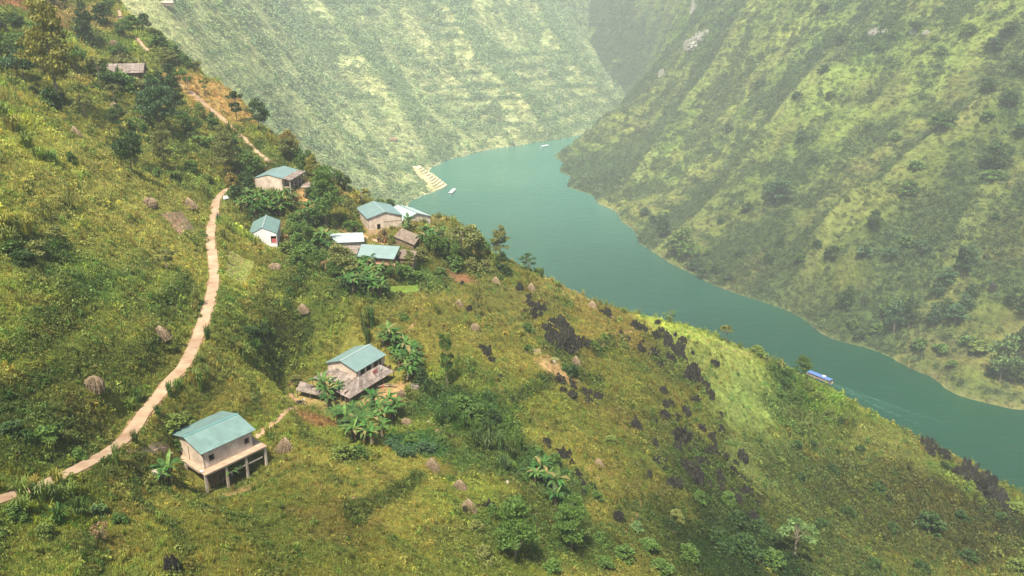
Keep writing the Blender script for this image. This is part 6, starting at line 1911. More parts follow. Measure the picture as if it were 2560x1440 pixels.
# --- twin block houses
H5, hx, hy, wx, wy = gable_house('block_house', 'left one of the twin block houses, wide gable with one dark doorway', -28.8 + 1.4, 196.4, 153.0, 113.0, 12.3, 9.22, 1.35, 3.3, M['teal_grey'], M['block'],
                                 gable=[(4.0 + k * 0.42, 4.16 + k * 0.42, 1.95, 2.1) for k in range(11)] + [(2.2, 3.0, 0.0, 1.6)], over=0.3, cap=M['ridge_cap'])
H6, hx, hy, wx, wy = gable_house('block_house', 'right one of the twin block houses with a doorway near its corner', -21.2, 206.8, 150.0, 125.0, 10.9, 8.78, 1.55, 3.1, M['teal_pale'], M['block'],
                                 gable=[(6.6, 7.4, 0.2, 1.9)], over=0.3, cap=M['cap_dark'])
# --- village sheds
shed('shed', 'long low shed with very pale flat metal roof', [(820, 584), (907, 581), (911, 604), (842, 607)], 152.6, 0.5, 2, M['teal_pale'], M['concrete'], sheets=False)
shed('shed', 'shed with broad pale green metal roof in front of the twin houses', [(904, 610), (1000, 616), (985, 648), (892, 641)], 152.7, 0.6, 2, M['teal_mid'], M['wood'], sheets=False)
shed('shed', 'barn with old brown sheet roof before the twin block houses', [(1004, 570), (1052, 590), (1035, 613), (985, 592)], 0, 0, 2, M['thatch'], M['wood'], n=7, mm=3, zs=[152.9, 152.4, 151.4, 151.9])
shed('lean_to', 'low lean-to with reddish clay tiles under the pale green roof', [(950, 646), (992, 650), (990, 666), (938, 660)], 151.2, 0.5, 1.5, M['redtile'], M['wood'], n=9, mm=3)
shed('lean_to', 'small brown roofed lean-to right of the pale green shed', [(1000, 622), (1042, 628), (1035, 650), (996, 646)], 151.4, 0.6, 1.5, M['thatch'], M['wood'], n=5, mm=2)
shed('lean_to', 'little brown outhouse roof left of the pale green shed', [(872, 614), (900, 615), (892, 636), (866, 632)], 151.6, 0.4, 1.5, M['tile'], M['wood'], n=3, mm=2)
shed('hut', 'low hut with pale brown roof below the two-storey house', [(742, 481), (760, 484), (762, 494), (735, 500)], 156.6, 0.7, 1.2, M['thatch'], M['wood'], n=4, mm=2, cat='hut')
shed('hut', 'grey rickety shelter right of the two-storey house', [(752, 452), (775, 455), (778, 468), (752, 470)], 158.2, 0.5, 1.2, M['tile'], None, n=4, mm=2, cat='hut')
shed('hut', 'old grey roof in front of the two-storey house gable', [(664, 464), (688, 466), (686, 478), (652, 478)], 158.4, 0.9, 1.2, M['tile'], M['wood'], n=4, mm=2, cat='hut')
shed('hut', 'small pale shelter at the edge of the farmhouse yard', [(1024, 958), (1046, 961), (1048, 968), (1022, 966)], 141.6, 0.1, 1.0, M['tile'], M['concrete'], n=2, mm=1, cat='hut')
# --- old farmhouse at the top left
b = A.hit(332, 205)
H11, hx, hy, wx, wy = gable_house('old_farmhouse', 'old dark timber farmhouse with pale ragged roof at top left', b[0] - 7, b[1] - 3, A.z(b[0], b[1]) + 2.6, 14, 11, 8.5, 2.4, 2.9, M['thatch'], M['wood'],
                                  front=[(5.0, 6.4, 0.1, 2.1), (9.0, 10.5, 0.8, 2.0)], over=0.6)
for ch in list(H11.children):
    if ch.name.startswith('roof'):
        s_ = -1 if ch.data.vertices[0].co.y < 0 else 1
        tiles(ch, (-hx, s_ * hy, 2.92), (hx, s_ * hy, 2.92), (hx, 0, 5.32), (-hx, 0, 5.32), 9, 4, M['tile'], jit=0.06)
# --- far houses on the hazy slopes
def far_house(px, py, H, L, W, hgt, label, mat):
    b = H.hit(px, py)
    r = thing('far_house', label, 'house', (b[0], b[1], H.z(b[0], b[1]) - 0.5), 0.3)
    m = MB(); m.box((0, 0, hgt / 2), (L / 2 * .9, W / 2 * .9, hgt / 2)); put('wall', m, M['wood'], r)
    m = MB()
    m.slab([(-L / 2, -W / 2, hgt), (L / 2, -W / 2, hgt), (L / 2, 0, hgt + 1.6), (-L / 2, 0, hgt + 1.6)], 0.1)
    m.slab([(-L / 2, W / 2, hgt), (L / 2, W / 2, hgt), (L / 2, 0, hgt + 1.6), (-L / 2, 0, hgt + 1.6)], 0.1)
    put('roof', m, mat, r)
far_house(415, 14, G, 11, 6, 2.5, 'house with a white roof on the hazy slope at the top left', M['concrete'])
far_house(982, 352, G, 10, 7, 2.5, 'tiny lone house on the hazy slope above the terraces', M['redtile'])
far_house(1366, 336, G, 6, 4, 1.5, 'tiny landing hut at the far shore of the bend', M['straw_top'])

# ------------------------------------------------------------------ terraces by the river bend
T = bpy.data.objects.new('terraced_field', None)
C.objects.link(T)
tag(T, 'pale stepped terraces running down to the river bend', kind='structure')
NT = 10
def tcurve(t):
    """outer (river side) edge of the terrace at t in photo pixels, left end to right end"""
    l = np.array([1030 + 44 * t, 414 + 62 * t])
    r = np.array([1048 + 70 * t, 413 + 48 * t])
    return l, r
for k in range(NT):
    t = (k + 1) / NT
    z = 1.0 + (NT - 1 - k) * 1.9
    l, r = tcurve(t)
    l0, r0 = tcurve(max(0, t - 0.16))
    pts = []
    for s_ in np.linspace(0, 1, 11):
        bow = 5.5 * math.sin(math.pi * s_) + 1.5 * math.sin(s_ * 5 + k)
        pts.append(atz(l[0] + (r[0] - l[0]) * s_ + 2 * math.sin(s_ * 3.1), l[1] + (r[1] - l[1]) * s_ + bow * (0.4 + 0.6 * t), z))
    back = [atz(l0[0] + (r0[0] - l0[0]) * s_, l0[1] + (r0[1] - l0[1]) * s_ + 3 * math.sin(math.pi * s_), z) for s_ in np.linspace(0, 1, 11)]
    m = MB()
    n = 11
    top = [tuple(p) for p in pts] + [tuple(p) for p in back]
    rim = [(p[0], p[1], p[2] + 0.35) for p in pts]
    low = [(p[0], p[1], p[2] - 3.5) for p in pts]
    fs = [(i, i + 1, n + i + 1, n + i) for i in range(n - 1)]
    m.add(top, fs)
    m.add(rim + low, [(i, n + i, n + i + 1, i + 1) for i in range(n - 1)])
    inner = [tuple(np.array(p) * 0.985 + np.array(q) * 0.015) for p, q in zip(rim, back)]
    m.add(rim + inner, [(i, i + 1, n + i + 1, n + i) for i in range(n - 1)])
    put('terrace', m, M['terrace'], T)

# ------------------------------------------------------------------ boats
def boat(pl, pr, zroof, beam, roof_mat, hull_mat, label, nposts, cabin=False):
    a = atz(pl[0], pl[1], zroof); b = atz(pr[0], pr[1], zroof)
    c = (a + b) / 2
    L = float(np.linalg.norm((b - a)[:2]))
    h = math.atan2(b[1] - a[1], b[0] - a[0])
    r = thing('boat', label, 'boat', (c[0], c[1], 0.0), h, 'covered boats on the river')
    hl = L / 2
    m = MB()
    sec = []
    for t in np.linspace(-1.12, 1.06, 12):
        w = beam / 2 * (1 - max(0, -t - 0.6) ** 1.5 * 2.2) * (1 - max(0, t - 0.9) * 0.6)
        w = max(w, 0.06)
        sh = 0.75 + 0.35 * max(0, -t - 0.5)
        sec.append([(t * hl, -w, sh), (t * hl, -w * 0.7, -0.3), (t * hl, w * 0.7, -0.3), (t * hl, w, sh)])
    vs = [v for s_ in sec for v in s_]
    fs = []
    for i in range(len(sec) - 1):
        for k in range(3):
            fs.append((i * 4 + k, i * 4 + k + 1, i * 4 + 5 + k, i * 4 + 4 + k))
    fs += [(0, 3, 2, 1), ((len(sec) - 1) * 4, (len(sec) - 1) * 4 + 1, (len(sec) - 1) * 4 + 2, (len(sec) - 1) * 4 + 3)]
    m.add(vs, fs)
    put('hull', m, hull_mat, r)
    m = MB(); m.box((0, 0, 0.55), (hl * 0.95, beam / 2 * 0.9, 0.04)); put('deck', m, M['wood'], r)
    m = MB()
    n = 6
    for i in range(n):
        t0, t1 = -1 + 2 * i / n, -1 + 2 * (i + 1) / n
        z0, z1 = zroof - 0.25 * t0 * t0, zroof - 0.25 * t1 * t1
        m.slab([(-hl, t0 * beam / 2 * 1.08, z0), (hl, t0 * beam / 2 * 1.08, z0), (hl, t1 * beam / 2 * 1.08, z1), (-hl, t1 * beam / 2 * 1.08, z1)], 0.06)
    put('roof', m, roof_mat, r)
    for k in range(nposts):
        x = -hl * 0.95 + 2 * hl * 0.95 * k / (nposts - 1)
        for s_ in (-1, 1):
            m = MB(); m.box((x, s_ * beam / 2 * 0.95, (zroof + 0.3) / 2), (0.05, 0.05, (zroof - 0.9) / 2)); put('post', m, hull_mat, r)
    for s_ in (-1, 1):
        m = MB(); m.box((0, s_ * beam / 2 * 0.93, 1.0), (hl * 0.93, 0.03, 0.22)); put('side_panel', m, hull_mat, r)
    if cabin:
        m = MB(); m.box((hl * 0.35, 0.1, zroof + 0.28), (0.9, 0.7, 0.22)); put('roof_hatch', m, M['pale'], r)
    return r, c, L, h
boat1, c1, L1, h1 = boat((2021, 926), (2079, 949), 2.6, 3.4, M['blue'], M['hull'], 'long tour boat with bright blue roof half hidden behind the ridge', 12, True)
boat2, c2, L2, h2 = boat((1125, 482), (1136, 471), 1.9, 4.0, M['pale'], M['pale'], 'white tour boat near the terraces at the river bend', 6)
boat3, c3, L3, h3 = boat((1353, 365), (1370, 362), 1.9, 4.0, M['pale'], M['pale'], 'faint white tour boat close to the far shore', 6)

# wakes: thin broken foam on the water
wm = bpy.data.materials.new('wake_foam')
wm.use_nodes = True
nt = wm.node_tree
nt.nodes.clear()
out = nt.nodes.new('ShaderNodeOutputMaterial')
tr = nt.nodes.new('ShaderNodeBsdfTransparent')
df = nt.nodes.new('ShaderNodeBsdfDiffuse')
df.inputs[0].default_value = (0.20, 0.42, 0.34, 1)
mxs = nt.nodes.new('ShaderNodeMixShader')
f = noise_fac(nt, 0.35, 5, 0.7, lo=0.42, hi=0.75)
att = N(nt, 'ShaderNodeAttribute', attribute_name='tint', attribute_type='GEOMETRY')
mm = N(nt, 'ShaderNodeMath', operation='MULTIPLY')
nt.links.new(f, mm.inputs[0]); nt.links.new(att.outputs['Fac'], mm.inputs[1])
nt.links.new(mm.outputs[0], mxs.inputs[0]); nt.links.new(tr.outputs[0], mxs.inputs[1]); nt.links.new(df.outputs[0], mxs.inputs[2])
nt.links.new(mxs.outputs[0], out.inputs[0])
def wake(x, y, ang, length, w0, w1, label):
    n, k = 30, 8
    v = []; t_ = []
    ca, sa = math.cos(ang), math.sin(ang)
    for i in range(n + 1):
        s_ = i / n
        for j in range(k + 1):
            q = (j / k * 2 - 1)
            w = w0 + (w1 - w0) * s_
            X, Y = s_ * length, q * w + 1.2 * math.sin(s_ * 9) * s_
            v.append((x + X * ca - Y * sa, y + X * sa + Y * ca, 0.03))
            e = math.exp(-((abs(q) - 0.7) / 0.22) ** 2) + 0.55 * math.exp(-(q / 0.25) ** 2) * (1 - s_)
            t_.append([min(1, 0.55 * e * (1 - s_) ** 0.8 * min(1, s_ * 12 + 0.5) * (0 if j in (0, k) else 1))] * 3)
    q = np.array([(i * (k + 1) + j, i * (k + 1) + j + 1, (i + 1) * (k + 1) + j + 1, (i + 1) * (k + 1) + j) for i in range(n) for j in range(k)])
    o = put('wake', mesh_np('wake', np.array(v), q, wm, np.array(t_)))
    tag(o, label, kind='stuff')
e = np.array([c1[0] + math.cos(h1) * L1 * 0.5, c1[1] + math.sin(h1) * L1 * 0.5])
tgt = atz(2360, 1075, 0)
wake(e[0], e[1], math.atan2(tgt[1] - e[1], tgt[0] - e[0]), float(np.hypot(*(tgt[:2] - e))), 1.2, 9, 'broken foam trail behind the blue roofed boat')
a_ = atz(1134, 477, 0); b_ = atz(1205, 471, 0)
wake(a_[0], a_[1], math.atan2(b_[1] - a_[1], b_[0] - a_[0]), float(np.hypot(*(b_ - a_)[:2])), 1.5, 5, 'pale foam trail behind the boat at the bend')

# ------------------------------------------------------------------ motorbikes, people, small things
def torus(m, c, R, r, n=16, k=6):
    vs = []
    for i in range(n):
        a = 2 * math.pi * i / n
        for j in range(k):
            b = 2 * math.pi * j / k
            vs.append((c[0] + (R + r * math.cos(b)) * math.cos(a), c[1] + r * math.sin(b), c[2] + (R + r * math.cos(b)) * math.sin(a)))
    m.add(vs, [(i * k + j, ((i + 1) % n) * k + j, ((i + 1) % n) * k + (j + 1) % k, i * k + (j + 1) % k) for i in range(n) for j in range(k)])
def motorbike(px, py, rz, label):
    b = A.hit(px, py)
    r = thing('motorbike', label, 'motorbike', (b[0], b[1], A.z(b[0], b[1]) + 0.21), rz, 'small motorbikes', 1.1)
    for x in (-0.62, 0.62):
        m = MB(); torus(m, (x, 0, 0.28), 0.24, 0.05); put('wheel', m, M['black'], r)
    m = MB(); m.tube([(-0.62, 0, 0.30), (-0.2, 0, 0.45), (0.25, 0, 0.50), (0.45, 0, 0.85)], [0.05, 0.13, 0.10, 0.05], 8); put('body', m, M['black'], r)
    m = MB(); m.tube([(0.62, 0, 0.28), (0.48, 0, 0.75), (0.42, 0, 0.98)], 0.03, 6); put('fork', m, M['pale'], r)
    m = MB(); m.box((-0.18, 0, 0.72), (0.36, 0.13, 0.06)); put('seat', m, M['black'], r)
    m = MB(); m.tube([(0.38, -0.32, 1.0), (0.42, 0, 0.98), (0.38, 0.32, 1.0)], 0.025, 6); put('handlebar', m, M['black'], r)
    m = MB(); m.box((0.52, 0, 0.86), (0.06, 0.09, 0.09)); put('headlight', m, M['pale'], r)
    return r
def person(loc, rz, mat_top, mat_legs, label, sit=False):
    """one continuous skinned figure"""
    import bmesh
    if sit:
        J = [(0, 0, .82), (0, 0, 1.02), (.04, 0, 1.28), (.06, 0, 1.40), (.08, 0, 1.58), (.05, .17, 1.28), (.22, .22, 1.08), (.42, .26, 1.05), (.05, -.17, 1.28), (.22, -.22, 1.08), (.42, -.26, 1.05),
             (.02, .10, .80), (.36, .17, .76), (.30, .17, .38), (.38, .17, .32), (.02, -.10, .80), (.36, -.17, .76), (.30, -.17, .38), (.38, -.17, .32)]
    else:
        J = [(0, 0, .90), (0, 0, 1.10), (0, 0, 1.34), (0, 0, 1.46), (.01, 0, 1.62), (0, .17, 1.36), (-.02, .22, 1.10), (.08, .22, .86), (0, -.17, 1.36), (.04, -.22, 1.10), (.14, -.22, .88),
             (0, .09, .86), (.06, .10, .47), (.0, .10, .06), (.12, .10, .03), (0, -.09, .86), (-.04, -.10, .47), (-.10, -.10, .08), (.02, -.10, .03)]
    E_ = [(0, 1), (1, 2), (2, 3), (3, 4), (2, 5), (5, 6), (6, 7), (2, 8), (8, 9), (9, 10), (0, 11), (11, 12), (12, 13), (13, 14), (0, 15), (15, 16), (16, 17), (17, 18)]
    R_ = [.13, .13, .15, .055, .105, .06, .045, .035, .06, .045, .035, .095, .07, .045, .04, .095, .07, .045, .04]
    me = bpy.data.meshes.new('person_body')
    me.from_pydata(J, E_, [])
    o = bpy.data.objects.new('person', me)
    C.objects.link(o)
    md = o.modifiers.new('skin', 'SKIN')
    sv = me.skin_vertices[0].data
    for i, q in enumerate(R_):
        sv[i].radius = (q, q)
    sv[0].use_root = True
    o.modifiers.new('sub', 'SUBSURF').levels = 1
    o.modifiers['sub'].render_levels = 1
    me.materials.append(mat_top)
    o.location = loc
    o.rotation_euler = (0, 0, rz)
    tag(o, label, 'person')
    m = MB()
    hx_, hz_ = J[4][0] - 0.015, J[4][2] + 0.04
    vs = []
    for i in range(5):
        t = i / 4 * math.pi / 2
        for k in range(10):
            a = 2 * math.pi * k / 10
            vs.append((hx_ + 0.12 * math.cos(t) * math.cos(a), 0.115 * math.cos(t) * math.sin(a), hz_ + 0.12 * math.sin(t)))
    m.add(vs, [(i * 10 + k, i * 10 + (k + 1) % 10, (i + 1) * 10 + (k + 1) % 10, (i + 1) * 10 + k) for i in range(4) for k in range(10)])
    put('hair', m, M['black'], o)
    return o
mb1 = motorbike(752, 1017, 0.35, 'dark motorbike parked on the lane by the farmhouse lean-to')
mb2 = motorbike(546, 552, 1.35, 'dark motorbike ridden along the road above the white house')
person((mb2.location[0] - 0.02, mb2.location[1] - 0.15, mb2.location[2]), 1.35, M['black'], M['black'], 'person in dark clothes riding the motorbike on the road', sit=True)
for px, py, mt_, lab in ((946, 611, 'black', 'person in dark clothes standing on the village lane'), (963, 614, 'orange', 'person in orange standing on the village lane')):
    b = A.hit(px, py)
    person((b[0], b[1], A.z(b[0], b[1]) + 0.08), random.uniform(0, 6), M[mt_], M['black'], lab)
b = A.hit(559, 500)
r = thing('covered_cart', 'small cart under a white tarpaulin beside the road end', 'cart', (b[0] + 0.6, b[1], A.z(b[0], b[1])), 0.9, None, 0.72)
m = MB()
m.add([(-.75, -.5, 0.45), (.75, -.5, 0.45), (.75, .5, 0.45), (-.75, .5, 0.45), (-.6, -.35, 1.35), (.5, -.4, 1.45), (.55, .35, 1.3), (-.6, .4, 1.4)], [(0, 1, 5, 4), (1, 2, 6, 5), (2, 3, 7, 6), (3, 0, 4, 7), (4, 5, 6, 7), (3, 2, 1, 0)])
put('tarpaulin', m, M['tarp'], r)
for x in (-0.4, 0.4):
    m = MB(); torus(m, (x, -0.5, 0.26), 0.22, 0.05); put('wheel', m, M['black'], r)
m = MB(); m.box((0, 0, 0.38), (0.7, 0.45, 0.06)); put('bed', m, M['wood'], r)
# pale worn stones beside houses and paths
sl = []
for px, py, w, lab in [(508, 1184, 8, 'small white bundle on the corner of the stilt house slab'), (675, 1120, 6, 'small pale stone beside the ragged haystack'), (578, 1188, 7, 'white stone below the stilt house posts'), (1268, 1208, 12, 'pale boulder at the edge of the green gully'), (1072, 1058, 12, 'grey stone right of the banana grove'),
                       (1095, 1080, 14, 'pinkish earth lump right of the grey stone'), (1743, 1182, 14, 'pinkish bare rock low on the spur'), (1597, 1280, 8, 'white stone on the worn path low on the spur'), (880, 478, 8, 'pale stump behind the tall village tree'),
                       (588, 536, 6, 'small white bag beside the road'), (1385, 905, 10, 'pale rock wall of the small bare terrace'), (885, 1248, 10, 'bare reddish stump in the lower field')]:
    H = B if px > 2100 else A
    if 'slab' in lab:
        b = atz(px - 3, 1180, H1.location[2] + 0.02)
        zz = H1.location[2] + 0.05
    else:
        b = H.hit(px, py)
        if b is None:
            continue
        zz = H.z(b[0], b[1])
    s_ = w * np.linalg.norm(b - CAM) / FOC / 1.8
    me = ROCKS[random.randrange(6)].copy()
    me.materials.clear()
    me.materials.append(M['tarp'] if 'white' in lab else (M['redtile'] if 'pink' in lab or 'red' in lab else M['concrete']))
    o = put('stone' if 'bundle' not in lab and 'bag' not in lab else 'bundle', me, None, None, (b[0], b[1], zz + s_ * 0.2), (0, 0, random.uniform(0, 6)), (s_, s_ * .8, s_ * .55))
    tag(o, lab, 'stone' if 'bundle' not in lab and 'bag' not in lab else 'bag')
# fallen trunk on the ridge
b = A.hit(1520, 793)
m = MB()
for k in range(4):
    m.tube([(-2.0 + k * 0.3, 0.2 * k, 0.15 + 0.12 * k), (0, 0.25 * k - 0.1, 0.4 + .1 * k), (1.9 - 0.3 * k, -0.1 + 0.2 * k, 0.15)], [0.06, 0.1, 0.05], 5)
tag(put('fallen_branches', m, M['wood'], None, tuple(b), (0, 0, -0.5)), 'heap of dead branches on the ridge right of the haystack', 'branches')

# fences of thin stakes, poles and a stack of firewood
def stake_fence(pix, label, h=1.0, step=1.1):
    L = trace(A, pix)
    if len(L) < 2:
        return
    L = resample(L, step)
    r = thing('stake_fence', label, 'fence', (L[0][0], L[0][1], A.z(L[0][0], L[0][1])))
    o = L[0]
    tops = []
    for i, p_ in enumerate(L[:60]):
        z0 = float(A.z(p_[0], p_[1])) - r.location[2]
        m = MB()
        x, y = p_[0] - o[0], p_[1] - o[1]
        hh = h * random.uniform(.85, 1.15)
        m.tube([(x, y, z0 - .2), (x + random.uniform(-.06, .06), y + random.uniform(-.06, .06), z0 + hh)], 0.045, 5)
        put('post', m, M['wood'], r)
        tops.append((x, y, z0 + h * 0.75))
    for k in (0.0, -0.35):
        m = MB()
        m.tube([(a_, b_, c_ + k) for a_, b_, c_ in tops], 0.025, 4, cap=False)
        put('rail', m, M['wood'], r)
stake_fence([(970, 706), (1010, 700), (1050, 706), (1052, 722), (1046, 736)], 'thin stake fence around the vivid green seedling bed')
stake_fence([(1000, 1010), (1025, 995), (1045, 975)], 'low stake fence at the edge of the farmhouse yard')
stake_fence([(770, 478), (790, 490), (785, 505)], 'broken stake fence right of the two-storey house')
for px, py, h_, lab in ((1000, 612, 4.2, 'leaning bare pole beside the pale green shed'), (735, 1010, 2.4, 'short pole where the lane meets the farmhouse lean-to'), (868, 490, 3.0, 'pale post behind the tall village tree')):
    b = A.hit(px, py)
    m = MB(); m.tube([(0, 0, -0.3), (0.15, 0.1, h_)], 0.06, 6)
    tag(put('pole', m, M['wood'], None, (b[0], b[1], A.z(b[0], b[1])), (0, 0, random.uniform(0, 6))), lab, 'pole')
def woodpile(px, py, rz, label):
    b = A.hit(px, py)
    r = thing('woodpile', label, 'woodpile', (b[0], b[1], A.z(b[0], b[1])), rz)
    for j in range(4):
        for i in range(6 - j % 2):
            m = MB(); m.tube([(-0.6, (i - 2.5) * 0.24 + (j % 2) * .12, 0.12 + j * 0.21), (0.6 + random.uniform(-.1, .1), (i - 2.5) * 0.24 + (j % 2) * .12, 0.12 + j * 0.21)], 0.11, 6)
            put('log', m, M['wood'], r)
woodpile(1005, 990, 1.1, 'neat woodpile in the farmhouse yard')
woodpile(765, 492, 0.5, 'neat woodpile right of the two-storey house')
# ------------------------------------------------------------------ vegetable plots
def near_road(x, y, extra=0.0):
    m = np.zeros(np.shape(x), bool)
    for l, w in ALLROADS:
        if len(l) < 3:
            continue
        lo, hi = l[:, :2].min(0) - 4, l[:, :2].max(0) + 4
        k = (x > lo[0]) & (x < hi[0]) & (y > lo[1]) & (y < hi[1])
        if not k.any():
            continue
        d = np.full(np.shape(x), 1e9)
        d[k] = polyline_dist(x[k], y[k], l)[0]
        m |= d < (w + extra)
    return m
HOUSES = [(o.location[0], o.location[1], o.rotation_euler[2], sz) for o, sz in ((H1, (4.6, 4.9)), (H2, (6.5, 6.6)), (H3, (6.0, 3.4)), (H4, (6.0, 6.0)), (H5, (6.4, 4.8)), (H6, (5.8, 4.7)), (H11, (5.5, 4.3)))]
HOUSES += [(-35.0, 122.8, math.radians(60.4), (2.4, 3.2)), (-29.5, 120.5, math.radians(60.4), (2.5, 2.5)), (-52.3, 172.3, math.radians(101.3), (2.6, 3.4)), (-35.5, 81.5, math.radians(50.6), (1.5, 1.5))]
def near_house(x, y):
    m = np.zeros(np.shape(x), bool)
    for hx_, hy_, a, (sx, sy) in HOUSES:
        dx, dy = x - hx_, y - hy_
        u = dx * math.cos(a) + dy * math.sin(a)
        v = -dx * math.sin(a) + dy * math.cos(a)
        m |= (abs(u) < sx) & (abs(v) < sy)
    return m

# prototypes of the scattered growth live in a collection of their own that is not in the scene
def proto_collection(name, meshes):
    col = bpy.data.collections.new(name)
    for i, me in enumerate(meshes):
        o = bpy.data.objects.new('%s_%02d' % (name, i), me)
        col.objects.link(o)
    return col

def clump(seed, n, rad, hgt, size, up=0.8, elong=1.4, dome=True, mat='tuft'):
    rng = np.random.default_rng(seed)
    a = rng.uniform(0, 6.28, n)
    r = rad * np.sqrt(rng.uniform(0, 1, n))
    z = hgt * (1 - (r / rad) ** 2) * rng.uniform(0.35, 1.0, n) if dome else hgt * rng.uniform(0.1, 1, n)
    cent = np.stack([r * np.cos(a), r * np.sin(a), z + 0.03], 1)
    v = leaf_quads(cent, up, size, rng, elong)
    return mesh_np('growth', v, quads_for(n), M[mat], None, smooth=False)

def blades(seed, n, rad, h, w):
    rng = np.random.default_rng(seed)
    V = []
    for k in range(n):
        a = rng.uniform(0, 6.28); b = rng.uniform(0, 6.28)
        r = rad * math.sqrt(rng.uniform())
        x, y = r * math.cos(b), r * math.sin(b)
        l = h * rng.uniform(.5, 1.1)
        ln = rng.uniform(.1, .6) * l
        c, s_ = math.cos(a), math.sin(a)
        V += [(x - w * s_, y + w * c, 0), (x + w * s_, y - w * c, 0), (x + ln * c + w * .5 * s_, y + ln * s_ - w * .5 * c, l), (x + ln * c - w * .5 * s_, y + ln * s_ + w * .5 * c, l)]
    return mesh_np('growth', np.array(V), quads_for(n), M['tuft'], None, smooth=False)

def scatter(name, pts, rot, scl, tint, idx, col, label, parent=None):
    n = len(pts)
    me = bpy.data.meshes.new(name)
    me.vertices.add(n)
    me.vertices.foreach_set('co', np.asarray(pts, np.float32).ravel())
    for nm, typ, arr, fld in (('rot', 'FLOAT_VECTOR', rot, 'vector'), ('scl', 'FLOAT_VECTOR', scl, 'vector'), ('idx', 'INT', idx, 'value')):
        a = me.attributes.new(nm, typ, 'POINT')
        a.data.foreach_set(fld, np.asarray(arr, np.int32 if typ == 'INT' else np.float32).ravel())
    a = me.attributes.new('tint', 'FLOAT_COLOR', 'POINT')
    c = np.ones((n, 4), np.float32)
    c[:, :3] = tint
    a.data.foreach_set('color', c.ravel())
    me.update()
    o = bpy.data.objects.new(name, me)
    C.objects.link(o)
    ng = bpy.data.node_groups.new(name + '_nodes', 'GeometryNodeTree')
    ng.interface.new_socket('Geometry', in_out='INPUT', socket_type='NodeSocketGeometry')
    ng.interface.new_socket('Geometry', in_out='OUTPUT', socket_type='NodeSocketGeometry')
    gi, go = ng.nodes.new('NodeGroupInput'), ng.nodes.new('NodeGroupOutput')
    iop = ng.nodes.new('GeometryNodeInstanceOnPoints')
    ci = ng.nodes.new('GeometryNodeCollectionInfo')
    ci.inputs['Collection'].default_value = col
    ci.inputs['Separate Children'].default_value = True
    ci.inputs['Reset Children'].default_value = True
    iop.inputs['Pick Instance'].default_value = True
    def na(nm, typ):
        x = ng.nodes.new('GeometryNodeInputNamedAttribute')
        x.data_type = typ
        x.inputs['Name'].default_value = nm
        return x.outputs['Attribute']
    lk = ng.links.new
    lk(gi.outputs[0], iop.inputs['Points'])
    lk(ci.outputs[0], iop.inputs['Instance'])
    lk(na('idx', 'INT'), iop.inputs['Instance Index'])
    e2r = ng.nodes.new('FunctionNodeEulerToRotation')
    lk(na('rot', 'FLOAT_VECTOR'), e2r.inputs[0])
    lk(e2r.outputs[0], iop.inputs['Rotation'])
    lk(na('scl', 'FLOAT_VECTOR'), iop.inputs['Scale'])
    lk(iop.outputs[0], go.inputs[0])
    md = o.modifiers.new('scatter', 'NODES')
    md.node_group = ng
    tag(o, label, kind='stuff')
    return o

near_col = proto_collection('near_growth', [
    blades(1, 26, 0.42, 0.42, 0.028), blades(2, 30, 0.48, 0.36, 0.030), blades(3, 24, 0.38, 0.5, 0.026),       # 0-2 weedy grass
    clump(4, 34, 0.46, 0.34, 0.072), clump(5, 38, 0.52, 0.30, 0.066), clump(6, 30, 0.42, 0.40, 0.080),        # 3-5 leafy weeds
    clump(7, 70, 0.55, 0.80, 0.095), clump(8, 80, 0.60, 0.70, 0.090), clump(9, 60, 0.50, 0.95, 0.100),        # 6-8 shrubs
    blades(10, 44, 0.30, 1.25, 0.035),                                                                         # 9 tall grass
    clump(11, 20, 0.50, 0.10, 0.050, 1.5), clump(12, 24, 0.55, 0.12, 0.046, 1.5),                              # 10-11 low ground cover
])

def visible(H, x, y, z, tol=1.0, k=24):
    m = np.ones(len(x), bool)
    for t in np.linspace(0.3, 0.985, k):
        sx, sy, sz = x * t, y * t, CZ + (z - CZ) * t
        ins = H.inside(sx, sy)
        m &= ~(ins & (H.z(sx, sy) > sz + tol))
    return m

def near_points(n, x0, x1, y0, y1, keepfun):
    x = RNG.uniform(x0, x1, n)
    y = RNG.uniform(y0, y1, n)
    return x[keepfun(x, y)], y[keepfun(x, y)]

def field_scatter():
    X = []; Y = []; S = []
    # rings of distance: spacing grows with distance
    for r0, r1 in ((55, 85), (85, 110), (110, 140), (140, 175), (175, 215), (215, 265), (265, 330), (330, 420)):
        rm = (r0 + r1) / 2
        s = max(0.55, min(1.7, rm / 165))
        dens = 8.5 / (s * s)
        a0, a1 = -0.70, 0.70
        area = (r1 * r1 - r0 * r0) / 2 * (a1 - a0)
        n = int(area * dens)
        r = np.sqrt(RNG.uniform(r0 * r0, r1 * r1, n))
        a = RNG.uniform(a0, a1, n)
        X.append(r * np.sin(a)); Y.append(r * np.cos(a)); S.append(np.full(n, s))
    x, y, s = np.concatenate(X), np.concatenate(Y), np.concatenate(S)
    k = A.inside(x, y)
    x, y, s = x[k], y[k], s[k]
    z = A.z(x, y)
    k = (z > 1.0)
    x, y, z, s = x[k], y[k], z[k], s[k]
    px, py = proj(np.stack([x, y, z], 1))
    k = (px > -160) & (px < 2720) & (py < 1560) & (py > -260)
    x, y, z, s = x[k], y[k], z[k], s[k]
    k = visible(A, x, y, z, 3.5)
    x, y, z, s = x[k], y[k], z[k], s[k]
    k = ~near_house(x, y) & ~near_road(x, y, -0.22)
    return x[k], y[k], z[k], s[k]

